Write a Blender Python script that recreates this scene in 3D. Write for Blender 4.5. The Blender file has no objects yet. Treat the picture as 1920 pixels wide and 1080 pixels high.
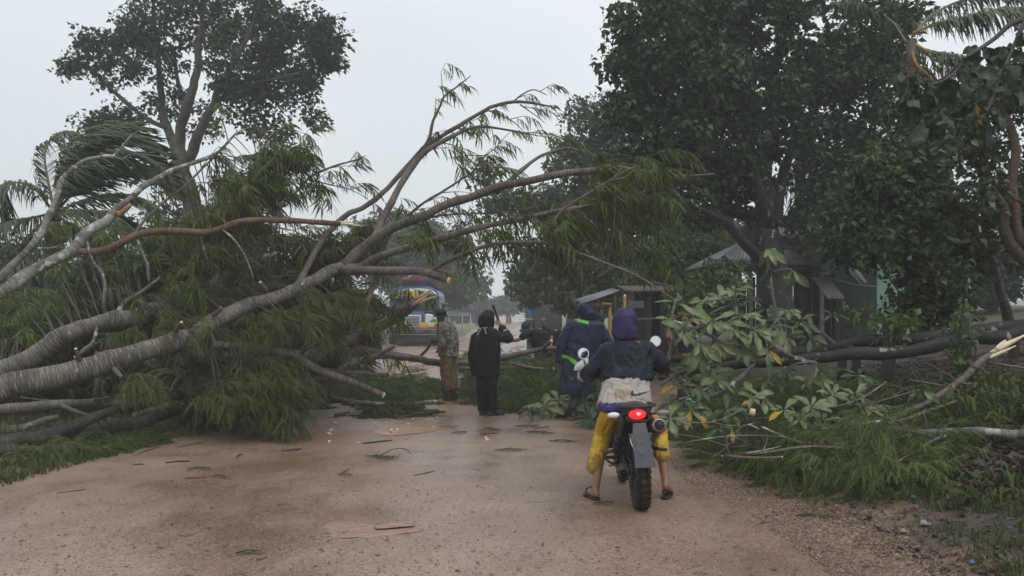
import bpy, bmesh, math, random
import numpy as np
from mathutils import Vector, Matrix
from mathutils.bvhtree import BVHTree
rng = np.random.default_rng(7)
random.seed(7)
S = bpy.context.scene
COL = S.collection
R = math.radians
# ------------------------------------------------------------------ camera
FPX, HZ, CAMH = 1867.0, 578.0, 1.7
PITCH = math.atan((HZ - 540) / FPX)
SP, CP = math.sin(PITCH), math.cos(PITCH)
cd = bpy.data.cameras.new('camera')
cd.sensor_width = 36.0
cd.lens = 36.0 * FPX / 1920
cd.clip_start = 0.1
cd.clip_end = 2000
cam = bpy.data.objects.new('camera', cd)
COL.objects.link(cam)
cam.location = (0, 0, CAMH)
cam.rotation_euler = (math.pi / 2 + PITCH, 0, 0)
S.camera = cam
# ------------------------------------------------------------------ sky and light
SUN_EL, SUN_ROT = 62, 150
world = bpy.data.worlds.new('World')
S.world = world
world.use_nodes = True
nt = world.node_tree
nt.nodes.clear()
wo = nt.nodes.new('ShaderNodeOutputWorld')
bg = nt.nodes.new('ShaderNodeBackground')
bg.inputs['Strength'].default_value = 0.1
sky = nt.nodes.new('ShaderNodeTexSky')
sky.sky_type = 'NISHITA'
sky.sun_disc = False
sky.sun_elevation = R(SUN_EL)
sky.sun_rotation = R(SUN_ROT)
sky.dust_density = 4
wtc = nt.nodes.new('ShaderNodeTexCoord')
wn = nt.nodes.new('ShaderNodeTexNoise')
wn.inputs['Scale'].default_value = 1.6
wn.inputs['Detail'].default_value = 3
wn.inputs['Roughness'].default_value = 0.45
wr = nt.nodes.new('ShaderNodeValToRGB')          # cloud deck: pale grey with slightly darker banks
wr.color_ramp.elements[0].position = 0.3
wr.color_ramp.elements[0].color = (6.6, 7.3, 7.9, 1)
wr.color_ramp.elements[1].position = 0.62
wr.color_ramp.elements[1].color = (9.1, 9.55, 9.9, 1)
wm = nt.nodes.new('ShaderNodeMixRGB')
wm.inputs['Fac'].default_value = 0.9
nt.links.new(wtc.outputs['Generated'], wn.inputs['Vector'])
nt.links.new(wn.outputs['Fac'], wr.inputs['Fac'])
nt.links.new(sky.outputs['Color'], wm.inputs['Color1'])
nt.links.new(wr.outputs['Color'], wm.inputs['Color2'])
nt.links.new(wm.outputs['Color'], bg.inputs['Color'])
nt.links.new(bg.outputs['Background'], wo.inputs['Surface'])
sl = bpy.data.lights.new('sun', 'SUN')
sl.energy = 1.4
sl.angle = R(60)
sl.color = (1, 0.97, 0.93)
so = bpy.data.objects.new('sun', sl)
COL.objects.link(so)
so.rotation_euler = (R(90 - SUN_EL), 0, R(180 - SUN_ROT))
S.view_settings.view_transform = 'Standard'
S.view_settings.look = 'None'
S.view_settings.exposure = 0.08
S.view_settings.gamma = 1.0
S.view_settings.use_curve_mapping = False
S.render.engine = 'CYCLES'
S.cycles.use_denoising = True
S.cycles.denoising_prefilter = 'ACCURATE'
S.cycles.use_adaptive_sampling = False
S.cycles.max_bounces = 7
S.cycles.diffuse_bounces = 3
S.cycles.glossy_bounces = 3
S.cycles.transmission_bounces = 3
S.cycles.transparent_max_bounces = 8
S.cycles.volume_bounces = 2
HAZE = 0.0024


def P(px, py, Y):
    """the point at depth Y that stands at pixel (px, py) of the photograph"""
    u = 540 - py
    t = Y / (FPX * CP - u * SP)
    return np.array([(px - 960) * t, Y, CAMH + (FPX * SP + u * CP) * t])


# ------------------------------------------------------------------ numeric helpers
def vnoise(p, seed=0):
    p = np.asarray(p, float)
    i = np.floor(p).astype(np.int64)
    f = p - i
    f = f * f * (3 - 2 * f)

    def h(a, b, c):
        n = (a * 73856093) ^ (b * 19349663) ^ (c * 83492791) ^ (seed * 2654435761)
        n = (n ^ (n >> 13)) * 1274126177 & 0x7fffffff
        return ((n ^ (n >> 16)) & 0xffff) / 32767.5 - 1
    x, y, z = i[:, 0], i[:, 1], i[:, 2]
    r = 0
    for dx in (0, 1):
        wx = f[:, 0] if dx else 1 - f[:, 0]
        for dy in (0, 1):
            wy = f[:, 1] if dy else 1 - f[:, 1]
            for dz in (0, 1):
                wz = f[:, 2] if dz else 1 - f[:, 2]
                r = r + wx * wy * wz * h(x + dx, y + dy, z + dz)
    return r


def sst(a, b, x):
    t = np.clip((x - a) / (b - a), 0, 1)
    return t * t * (3 - 2 * t)


def nrm(v):
    v = np.asarray(v, float)
    return v / (np.linalg.norm(v, axis=-1, keepdims=True) + 1e-9)


# a piece of geometry is (V, [face arrays], uv or None)
def merge(ds):
    ds = [d for d in ds if d is not None and len(d[0])]
    V = np.concatenate([d[0] for d in ds])
    F, o = [], 0
    for d in ds:
        for f in d[1]:
            F.append(np.asarray(f) + o)
        o += len(d[0])
    if all(len(d) > 2 and d[2] is not None for d in ds):
        return V, F, np.concatenate([d[2] for d in ds])
    uv = np.concatenate([d[2] if len(d) > 2 and d[2] is not None else np.zeros((len(d[0]), 2)) for d in ds])
    return V, F, uv


def mesh(d, name='mesh', smooth=True):
    V = np.asarray(d[0], np.float32)
    me = bpy.data.meshes.new(name)
    groups = {}
    for f in d[1]:
        f = np.asarray(f)
        if len(f):
            groups.setdefault(f.shape[1], []).append(f)
    loops, starts, s = [], [], 0
    for k, fs in groups.items():
        f = np.concatenate(fs)
        loops.append(f.ravel())
        starts.append(np.arange(len(f)) * k + s)
        s += f.size
    loops = np.concatenate(loops).astype(np.int32)
    starts = np.concatenate(starts).astype(np.int32)
    me.vertices.add(len(V))
    me.vertices.foreach_set('co', V.ravel())
    me.loops.add(len(loops))
    me.loops.foreach_set('vertex_index', loops)
    me.polygons.add(len(starts))
    me.polygons.foreach_set('loop_start', starts)
    me.polygons.foreach_set('use_smooth', np.full(len(starts), smooth, bool))
    if len(d) > 2 and d[2] is not None:
        ul = me.uv_layers.new(name='uv')
        ul.data.foreach_set('uv', np.asarray(d[2], np.float32)[loops].ravel())
    me.update(calc_edges=True)
    return me


ORG = {}


def tag(o, label=None, cat=None, group=None, kind=None):
    if label: o['label'] = label
    if cat: o['category'] = cat
    if group: o['group'] = group
    if kind: o['kind'] = kind
    return o


def thing(name, label, cat, loc, group=None, rot=None):
    o = bpy.data.objects.new(name, None)
    o.empty_display_size = 0.2
    COL.objects.link(o)
    o.location = tuple(float(a) for a in loc)
    if rot is not None:
        o.rotation_euler = rot
    ORG[o.name] = np.array(loc, float) if rot is None else None
    return tag(o, label, cat, group)


def part(name, d, m, parent=None, smooth=True, kind=None, label=None):
    """a mesh object; world coordinates become local to an unrotated parent, coordinates under a rotated thing are local already"""
    V = np.array(d[0], float)
    org = None
    if parent is not None:
        org = ORG.get(parent.name)
        if org is not None:
            V = V - org
    me = mesh((V,) + tuple(d[1:]), name, smooth)
    for x in (m if isinstance(m, (list, tuple)) else [m]):
        me.materials.append(x)
    o = bpy.data.objects.new(name, me)
    COL.objects.link(o)
    if parent is not None:
        o.parent = parent
        ORG[o.name] = org
    if kind: o['kind'] = kind
    if label: o['label'] = label
    return o


def single(name, d, m, label, cat, loc=None, group=None, smooth=True, kind=None):
    """a thing that is one mesh; its origin is put at its base"""
    V = np.array(d[0], float)
    if loc is None:
        loc = np.array([V[:, 0].mean(), V[:, 1].mean(), V[:, 2].min()])
    o = part(name, (V - loc,) + tuple(d[1:]), m, None, smooth)
    o.location = tuple(loc)
    return tag(o, label, cat, group, kind)


def spline(pts, sub=4):
    """Catmull-Rom through rows of any width"""
    p = np.array(pts, float)
    q = np.vstack([2 * p[0] - p[1], p, 2 * p[-1] - p[-2]])
    out = []
    for i in range(1, len(q) - 2):
        a, b, c, d = q[i - 1], q[i], q[i + 1], q[i + 2]
        for k in range(sub):
            t = k / sub
            out.append(0.5 * (2 * b + (c - a) * t + (2 * a - 5 * b + 4 * c - d) * t * t + (3 * b - a - 3 * c + d) * t ** 3))
    out.append(p[-1])
    return np.array(out)


def tube(pts, rad, n=8, cap=True, wob=0.0, seed=0, flat=None):
    pts = np.array(pts, float)
    rad = np.broadcast_to(np.asarray(rad, float), (len(pts),)).copy()
    if wob and len(pts) > 8:              # slight crookedness of natural wood
        l_ = np.concatenate([[0], np.cumsum(np.linalg.norm(np.diff(pts, axis=0), axis=1))])
        for a_ in range(3):
            pts[1:-1, a_] += (rad * .38 * vnoise(np.stack([l_ * 2.2 + seed, l_ * 0 + a_ * 7.3, l_ * 0], -1), 17) + rad * .16 * vnoise(np.stack([l_ * 6 + seed, l_ * 0 + a_ * 5.3, l_ * 0], -1), 18))[1:-1]
        rad = rad * (1 + .10 * vnoise(np.stack([l_ * 4 + seed, l_ * 0, l_ * 0 + 3], -1), 19))
    T = nrm(np.gradient(pts, axis=0))
    N = np.zeros_like(pts)
    a = np.array([0, 0, 1.0]) if abs(T[0][2]) < 0.9 else np.array([1.0, 0, 0])
    v = a - T[0] * a.dot(T[0])
    for i in range(len(pts)):
        v = v - T[i] * v.dot(T[i])
        v = v / (np.linalg.norm(v) + 1e-9)
        N[i] = v
    B = np.cross(T, N)
    th = np.linspace(0, 2 * math.pi, n + 1)
    c, s = np.cos(th), np.sin(th)
    rr = rad[:, None] * np.ones(n + 1)
    V = pts[:, None, :] + rr[..., None] * (c[None, :, None] * N[:, None, :] + s[None, :, None] * B[:, None, :])
    if wob:
        d = vnoise(V.reshape(-1, 3) / (rad.mean() * 2.2), seed).reshape(rr.shape)
        d[:, -1] = d[:, 0]
        V = V + (rr * wob * d)[..., None] * (V - pts[:, None, :]) / (rr[..., None] + 1e-9)
    L = np.concatenate([[0], np.cumsum(np.linalg.norm(np.diff(pts, axis=0), axis=1))])
    uv = np.stack([np.broadcast_to(th / (2 * math.pi) * rad.mean() * 6.28, rr.shape), np.broadcast_to(L[:, None], rr.shape)], -1)
    m = len(pts)
    i = np.arange(m - 1)[:, None] * (n + 1) + np.arange(n)[None, :]
    F = np.stack([i, i + 1, i + n + 2, i + n + 1], -1).reshape(-1, 4)
    V = V.reshape(-1, 3)
    uv = uv.reshape(-1, 2)
    Fs = [F]
    if cap:
        V = np.vstack([V, pts[0], pts[-1]])
        uv = np.vstack([uv, [0, 0], [0, L[-1]]])
        a = len(V) - 2
        k = np.arange(n)
        e = (m - 1) * (n + 1)
        Fs.append(np.vstack([np.stack([np.full(n, a), k + 1, k], -1), np.stack([np.full(n, a + 1), e + k, e + k + 1], -1)]))
    return V, Fs, uv


def bez(p0, p1, p2, n=6):
    t = np.linspace(0, 1, n)[:, None]
    return (1 - t) ** 2 * np.array(p0) + 2 * t * (1 - t) * np.array(p1) + t * t * np.array(p2)


def box(c, s, rot=None):
    c = np.array(c, float)
    h = np.array(s, float) / 2
    V = np.array([[x, y, z] for x in (-1, 1) for y in (-1, 1) for z in (-1, 1)], float) * h
    if rot is not None:
        V = V @ np.array(rot.to_3x3() if hasattr(rot, 'to_3x3') else rot).T
    F = np.array([[0, 1, 3, 2], [4, 6, 7, 5], [0, 4, 5, 1], [2, 3, 7, 6], [0, 2, 6, 4], [1, 5, 7, 3]])
    return V + c, [F], np.zeros((8, 2))


def rotm(ax, deg):
    return np.array(Matrix.Rotation(R(deg), 3, ax))


def bevel(d, w=0.01, seg=2):
    bm = bmesh.new()
    vs = [bm.verts.new(v) for v in d[0]]
    for f in d[1]:
        for q in f:
            try: bm.faces.new([vs[int(k)] for k in q])
            except ValueError: pass
    bmesh.ops.recalc_face_normals(bm, faces=bm.faces)
    bmesh.ops.bevel(bm, geom=bm.edges[:], offset=w, segments=seg, affect='EDGES', profile=0.6)
    bmesh.ops.triangulate(bm, faces=bm.faces[:])
    bm.verts.index_update()
    V = np.array([v.co[:] for v in bm.verts])
    F = np.array([[v.index for v in f.verts] for f in bm.faces])
    bm.free()
    return V, [F], np.zeros((len(V), 2))


def prism(poly, fn, t0, t1):
    """polygon (list of 2-D points, counter-clockwise) swept between fn(a, b, t0) and fn(a, b, t1)"""
    n = len(poly)
    V = np.array([fn(a, b, t0) for a, b in poly] + [fn(a, b, t1) for a, b in poly], float)
    bm = bmesh.new()
    vs = [bm.verts.new(v) for v in V]
    bm.faces.new(vs[:n][::-1])
    bm.faces.new(vs[n:])
    for i in range(n):
        j = (i + 1) % n
        bm.faces.new([vs[i], vs[j], vs[n + j], vs[n + i]])
    bmesh.ops.recalc_face_normals(bm, faces=bm.faces)
    bmesh.ops.triangulate(bm, faces=bm.faces[:])
    bm.verts.index_update()
    V = np.array([v.co[:] for v in bm.verts])
    F = np.array([[v.index for v in f.verts] for f in bm.faces])
    bm.free()
    return V, [F], np.zeros((len(V), 2))


def ell(c, r, M=None, nu=16, nv=10):
    th = np.linspace(0, 2 * math.pi, nu, endpoint=False)
    ph = np.linspace(-math.pi / 2, math.pi / 2, nv + 1)[1:-1]
    V = [[math.cos(p) * math.cos(t), math.cos(p) * math.sin(t), math.sin(p)] for p in ph for t in th]
    V = np.array(V + [[0, 0, -1], [0, 0, 1]]) * np.array(r, float)
    if M is not None:
        V = V @ np.array(M).T
    m = len(ph)
    F4 = [[i * nu + j, i * nu + (j + 1) % nu, (i + 1) * nu + (j + 1) % nu, (i + 1) * nu + j] for i in range(m - 1) for j in range(nu)]
    a, b = m * nu, m * nu + 1
    F3 = [[a, (j + 1) % nu, j] for j in range(nu)] + [[b, (m - 1) * nu + j, (m - 1) * nu + (j + 1) % nu] for j in range(nu)]
    return V + np.array(c), [np.array(F4), np.array(F3)], np.zeros((len(V), 2))


def caps(p0, p1, r0, r1=None, n=12):
    """tapered capsule, closed"""
    r1 = r0 if r1 is None else r1
    p0, p1 = np.array(p0, float), np.array(p1, float)
    d = nrm(p1 - p0)
    pts, rad = [], []
    for a in (88, 60, 30):
        pts.append(p0 - d * r0 * math.sin(R(a))); rad.append(r0 * math.cos(R(a)))
    pts += [p0, p1]; rad += [r0, r1]
    for a in (30, 60, 88):
        pts.append(p1 + d * r1 * math.sin(R(a))); rad.append(r1 * math.cos(R(a)))
    V, F, uv = tube(pts, rad, n)
    return V, F, uv


def chain(pts, rad, n=12):
    return [caps(pts[i], pts[i + 1], rad[i], rad[i + 1], n) for i in range(len(pts) - 1)]


def loft(rings, n=20, dome=True):
    """rings: (centre, half width, half depth, lateral unit, forward unit); closed"""
    th = np.linspace(0, 2 * math.pi, n + 1)
    V = []
    for c, a, b, la, fw in rings:
        ct, st = np.cos(th)[:, None], np.sin(th)[:, None]
        V.append(np.array(c) + a * np.sign(ct) * np.abs(ct) ** 0.9 * np.array(la) + b * np.sign(st) * np.abs(st) ** 0.9 * np.array(fw))
    m = len(rings)
    V = np.vstack(V + [np.array(rings[0][0])[None], np.array(rings[-1][0])[None]])
    i = np.arange(m - 1)[:, None] * (n + 1) + np.arange(n)[None, :]
    F = np.stack([i, i + 1, i + n + 2, i + n + 1], -1).reshape(-1, 4)
    k = np.arange(n)
    a, b = m * (n + 1), m * (n + 1) + 1
    e = (m - 1) * (n + 1)
    F3 = np.vstack([np.stack([np.full(n, a), k + 1, k], -1), np.stack([np.full(n, b), e + k, e + k + 1], -1)])
    return V, [F, F3], np.zeros((len(V), 2))


def data_of(me):
    V = np.empty(len(me.vertices) * 3, np.float32)
    me.vertices.foreach_get('co', V)
    me.calc_loop_triangles()
    T = np.empty(len(me.loop_triangles) * 3, np.int32)
    me.loop_triangles.foreach_get('vertices', T)
    return V.reshape(-1, 3).astype(float), [T.reshape(-1, 3)], None


def remesh(ds, voxel=0.012, smooth=4, fac=0.5):
    """union of closed pieces as one continuous skin"""
    me = mesh(merge(ds), 'tmp')
    o = bpy.data.objects.new('tmp', me)
    COL.objects.link(o)
    m = o.modifiers.new('r', 'REMESH')
    m.mode = 'VOXEL'
    m.voxel_size = voxel
    if smooth:
        s = o.modifiers.new('s', 'SMOOTH')
        s.iterations = smooth
        s.factor = fac
    dg = bpy.context.evaluated_depsgraph_get()
    e = bpy.data.meshes.new_from_object(o.evaluated_get(dg))
    V, F, _ = data_of(e)
    N = np.empty(len(e.vertices) * 3, np.float32)
    e.vertices.foreach_get('normal', N)
    bpy.data.objects.remove(o)
    bpy.data.meshes.remove(me)
    bpy.data.meshes.remove(e)
    return V, F, np.zeros((len(V), 2)), N.reshape(-1, 3).astype(float)


def folds(d, amp, scale, seed=0, stretch=(1, 1, 0.45)):
    """cloth folds pushed along the normals"""
    V, F, uv, N = d
    p = V * np.array(stretch) / scale
    w = vnoise(V / (scale * 2.5), seed + 5)[:, None] * 1.3
    a = vnoise(p + w, seed)
    b = vnoise(p * 2.3 - w, seed + 1)
    dd = (1 - 2.2 * np.abs(a)) * 0.7 + (1 - 2.2 * np.abs(b)) * 0.35
    return V + N * (dd * amp)[:, None], F, uv


# ------------------------------------------------------------------ materials
MATS = {}


def mat(name, col, rough=0.6, col2=None, nscale=6.0, metal=0.0, bump=0.0, bscale=40.0, spec=0.3, contrast=(0.35, 0.65),
        stretch=None, emit=None, alpha=None, coat=0.0, coords='Object', detail=6.0, spots=None):
    if name in MATS:
        return MATS[name]
    m = bpy.data.materials.new(name)
    m.use_nodes = True
    t = m.node_tree
    N, L = t.nodes, t.links
    b = N['Principled BSDF']
    b.inputs['Base Color'].default_value = (*col, 1)
    b.inputs['Roughness'].default_value = rough
    b.inputs['Metallic'].default_value = metal
    b.inputs['Specular IOR Level'].default_value = spec
    b.inputs['Coat Weight'].default_value = coat
    b.inputs['Coat Roughness'].default_value = 0.15
    tc = N.new('ShaderNodeTexCoord')
    mp = N.new('ShaderNodeMapping')
    if stretch:
        mp.inputs['Scale'].default_value = stretch
    L.new(tc.outputs[coords], mp.inputs['Vector'])
    if col2 is not None:
        n = N.new('ShaderNodeTexNoise')
        n.inputs['Scale'].default_value = nscale
        n.inputs['Detail'].default_value = detail
        L.new(mp.outputs['Vector'], n.inputs['Vector'])
        r = N.new('ShaderNodeValToRGB')
        r.color_ramp.elements[0].position, r.color_ramp.elements[1].position = contrast
        r.color_ramp.elements[0].color = (*col, 1)
        r.color_ramp.elements[1].color = (*col2, 1)
        L.new(n.outputs['Fac'], r.inputs['Fac'])
        out = r.outputs['Color']
        if spots is not None:                    # lichen: (colour, scale, threshold)
            n2 = N.new('ShaderNodeTexNoise')
            n2.inputs['Scale'].default_value = spots[1]
            n2.inputs['Detail'].default_value = 5
            L.new(tc.outputs['Object'], n2.inputs['Vector'])
            r2 = N.new('ShaderNodeValToRGB')
            r2.color_ramp.elements[0].position, r2.color_ramp.elements[1].position = spots[2], spots[2] + 0.05
            L.new(n2.outputs['Fac'], r2.inputs['Fac'])
            mx = N.new('ShaderNodeMixRGB')
            mx.inputs['Color2'].default_value = (*spots[0], 1)
            L.new(r2.outputs['Color'], mx.inputs['Fac'])
            L.new(out, mx.inputs['Color1'])
            out = mx.outputs['Color']
        L.new(out, b.inputs['Base Color'])
    if bump:
        n = N.new('ShaderNodeTexNoise')
        n.inputs['Scale'].default_value = bscale
        n.inputs['Detail'].default_value = 5
        L.new(mp.outputs['Vector'], n.inputs['Vector'])
        bp = N.new('ShaderNodeBump')
        bp.inputs['Strength'].default_value = min(1, bump)
        bp.inputs['Distance'].default_value = 0.02
        L.new(n.outputs['Fac'], bp.inputs['Height'])
        L.new(bp.outputs['Normal'], b.inputs['Normal'])
    if emit:
        b.inputs['Emission Color'].default_value = (*emit[0], 1)
        b.inputs['Emission Strength'].default_value = emit[1]
    if alpha is not None:
        b.inputs['Alpha'].default_value = alpha
    MATS[name] = m
    return m


def leafmat(name, cols, rough=0.45, trans=0.25, spec=0.4, under=None, nscale=0.6):
    """leaf surface: a colour per leaf from a ramp, slow drift through the crown, some light passing through, paler underside"""
    if name in MATS:
        return MATS[name]
    m = bpy.data.materials.new(name)
    m.use_nodes = True
    t = m.node_tree
    N, L = t.nodes, t.links
    b = N['Principled BSDF']
    out = N['Material Output']
    g = N.new('ShaderNodeNewGeometry')
    tc = N.new('ShaderNodeTexCoord')
    n = N.new('ShaderNodeTexNoise')
    n.inputs['Scale'].default_value = nscale
    n.inputs['Detail'].default_value = 3
    L.new(tc.outputs['Object'], n.inputs['Vector'])
    ad = N.new('ShaderNodeMath')
    ad.operation = 'MULTIPLY_ADD'
    ad.inputs[1].default_value = 0.55
    L.new(g.outputs['Random Per Island'], ad.inputs[0])
    mu = N.new('ShaderNodeMath')
    mu.operation = 'MULTIPLY_ADD'
    mu.inputs[1].default_value = 1.1
    mu.inputs[2].default_value = -0.33
    L.new(n.outputs['Fac'], mu.inputs[0])
    L.new(mu.outputs[0], ad.inputs[2])
    r = N.new('ShaderNodeValToRGB')
    el = r.color_ramp.elements
    for i, c in enumerate(cols):
        p = i / (len(cols) - 1)
        if i < 2:
            e = el[i]; e.position = p
        else:
            e = el.new(p)
        e.color = (*c, 1)
    el[1].position = 1 / (len(cols) - 1)
    L.new(ad.outputs[0], r.inputs['Fac'])
    col = r.outputs['Color']
    if under:
        mx = N.new('ShaderNodeMixRGB')
        mx.inputs['Color2'].default_value = (*under, 1)
        L.new(g.outputs['Backfacing'], mx.inputs['Fac'])
        L.new(col, mx.inputs['Color1'])
        col = mx.outputs['Color']
    L.new(col, b.inputs['Base Color'])
    b.inputs['Roughness'].default_value = rough
    b.inputs['Specular IOR Level'].default_value = spec
    tr = N.new('ShaderNodeBsdfTranslucent')
    L.new(col, tr.inputs['Color'])
    ms = N.new('ShaderNodeMixShader')
    ms.inputs['Fac'].default_value = trans
    L.new(b.outputs[0], ms.inputs[1])
    L.new(tr.outputs[0], ms.inputs[2])
    L.new(ms.outputs[0], out.inputs['Surface'])
    MATS[name] = m
    return m
# ------------------------------------------------------------------ surfaces
def road_material():
    m = bpy.data.materials.new('wet_road')
    m.use_nodes = True
    t = m.node_tree
    N, L = t.nodes, t.links
    b = N['Principled BSDF']
    tc = N.new('ShaderNodeTexCoord')

    def noise(scale, detail=6, rough=0.55, st=None):
        n = N.new('ShaderNodeTexNoise')
        n.inputs['Scale'].default_value = scale
        n.inputs['Detail'].default_value = detail
        n.inputs['Roughness'].default_value = rough
        if st:
            mp = N.new('ShaderNodeMapping')
            mp.inputs['Scale'].default_value = st
            L.new(tc.outputs['Object'], mp.inputs['Vector'])
            L.new(mp.outputs['Vector'], n.inputs['Vector'])
        else:
            L.new(tc.outputs['Object'], n.inputs['Vector'])
        return n.outputs['Fac']

    def ramp(f, a, b_, ca, cb):
        r = N.new('ShaderNodeValToRGB')
        r.color_ramp.elements[0].position, r.color_ramp.elements[1].position = a, b_
        r.color_ramp.elements[0].color, r.color_ramp.elements[1].color = (*ca, 1), (*cb, 1)
        L.new(f, r.inputs['Fac'])
        return r.outputs['Color']

    def mix(f, a, b_, mode='MIX'):
        x = N.new('ShaderNodeMixRGB')
        x.blend_type = mode
        if isinstance(f, float): x.inputs['Fac'].default_value = f
        else: L.new(f, x.inputs['Fac'])
        for s, v in ((x.inputs['Color1'], a), (x.inputs['Color2'], b_)):
            if isinstance(v, tuple): s.default_value = (*v, 1)
            else: L.new(v, s)
        return x.outputs['Color']
    base = ramp(noise(0.55, 5), 0.32, 0.68, (0.262, 0.173, 0.128), (0.375, 0.265, 0.203))
    base = mix(ramp(noise(2.3, 7, 0.6, (1, 0.5, 1)), 0.45, 0.72, (0, 0, 0), (0.6, 0.6, 0.6)), base, (0.24, 0.157, 0.115))
    grain = ramp(noise(55, 3, 0.7), 0.36, 0.66, (0.48, 0.46, 0.45), (1.28, 1.25, 1.22))
    base = mix(1.0, base, grain, 'MULTIPLY')
    speck = ramp(noise(26, 2, 0.5), 0.66, 0.71, (0, 0, 0), (0.85, 0.85, 0.85))
    base = mix(speck, base, (0.07, 0.045, 0.034))
    pale = ramp(noise(38, 1, 0.5, (1.1, 0.9, 1.3)), 0.70, 0.74, (0, 0, 0), (0.5, 0.5, 0.5))
    base = mix(pale, base, (0.36, 0.27, 0.21))
    wm_ = noise(0.62, 7, 0.62, (1, 0.55, 1))
    base = mix(1.0, base, ramp(wm_, 0.46, 0.62, (1, 1, 1), (0.84, 0.82, 0.80)), 'MULTIPLY')
    L.new(base, b.inputs['Base Color'])
    wet = ramp(wm_, 0.44, 0.64, (0.42, 0.42, 0.42), (0.12, 0.12, 0.12))
    L.new(wet, b.inputs['Roughness'])
    b.inputs['Specular IOR Level'].default_value = 0.55
    bp = N.new('ShaderNodeBump')
    bp.inputs['Strength'].default_value = 0.5
    bp.inputs['Distance'].default_value = 0.008
    hs = mix(0.5, noise(55, 3, 0.7), noise(14, 4, 0.6))
    L.new(hs, bp.inputs['Height'])
    L.new(bp.outputs['Normal'], b.inputs['Normal'])
    return m


def earth_material():
    m = bpy.data.materials.new('verge_earth')
    m.use_nodes = True
    t = m.node_tree
    N, L = t.nodes, t.links
    b = N['Principled BSDF']
    tc = N.new('ShaderNodeTexCoord')
    sx = N.new('ShaderNodeSeparateXYZ')
    L.new(tc.outputs['Object'], sx.inputs[0])

    def noise(scale, detail=6):
        n = N.new('ShaderNodeTexNoise')
        n.inputs['Scale'].default_value = scale
        n.inputs['Detail'].default_value = detail
        L.new(tc.outputs['Object'], n.inputs['Vector'])
        return n.outputs['Fac']

    def ramp(f, a, b_, ca, cb):
        r = N.new('ShaderNodeValToRGB')
        r.color_ramp.elements[0].position, r.color_ramp.elements[1].position = a, b_
        r.color_ramp.elements[0].color, r.color_ramp.elements[1].color = (*ca, 1), (*cb, 1)
        L.new(f, r.inputs['Fac'])
        return r.outputs['Color']

    def mix(f, a, b_, mode='MIX'):
        x = N.new('ShaderNodeMixRGB')
        x.blend_type = mode
        if isinstance(f, float): x.inputs['Fac'].default_value = f
        else: L.new(f, x.inputs['Fac'])
        L.new(a, x.inputs['Color1'])
        L.new(b_, x.inputs['Color2'])
        return x.outputs['Color']
    grass = ramp(noise(1.4), 0.3, 0.7, (0.075, 0.098, 0.038), (0.15, 0.17, 0.075))
    litter = ramp(noise(9, 8), 0.35, 0.7, (0.028, 0.021, 0.016), (0.085, 0.062, 0.045))
    dirt = ramp(noise(7, 8), 0.35, 0.7, (0.115, 0.068, 0.046), (0.225, 0.145, 0.105))

    def rng_(sock, a, b_):
        r = N.new('ShaderNodeMapRange')
        r.inputs['From Min'].default_value, r.inputs['From Max'].default_value = a, b_
        L.new(sock, r.inputs['Value'])
        return r.outputs['Result']

    def math_(op, a, b_):
        x = N.new('ShaderNodeMath')
        x.operation = op
        for s, v in ((x.inputs[0], a), (x.inputs[1], b_)):
            if isinstance(v, (int, float)): s.default_value = v
            else: L.new(v, s)
        return x.outputs[0]
    jit = math_('MULTIPLY', math_('SUBTRACT', noise(1.1), 0.5), 2.2)
    xj = math_('ADD', sx.outputs['X'], jit)
    right = rng_(xj, 2.2, 3.2)
    near = rng_(math_('ADD', sx.outputs['Y'], jit), 34, 22)
    c = mix(math_('MULTIPLY', right, near), grass, litter)
    # red dirt shoulders on either side of the road
    sh = math_('MULTIPLY', math_('MINIMUM', rng_(xj, -6.0, -5.3), rng_(xj, 3.3, 2.7)), rng_(math_('ADD', sx.outputs['Y'], jit), 47, 42))
    c = mix(sh, c, dirt)
    L.new(c, b.inputs['Base Color'])
    b.inputs['Roughness'].default_value = 0.75
    bp = N.new('ShaderNodeBump')
    bp.inputs['Strength'].default_value = 0.9
    bp.inputs['Distance'].default_value = 0.04
    L.new(noise(22, 6), bp.inputs['Height'])
    L.new(bp.outputs['Normal'], b.inputs['Normal'])
    return m


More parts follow.
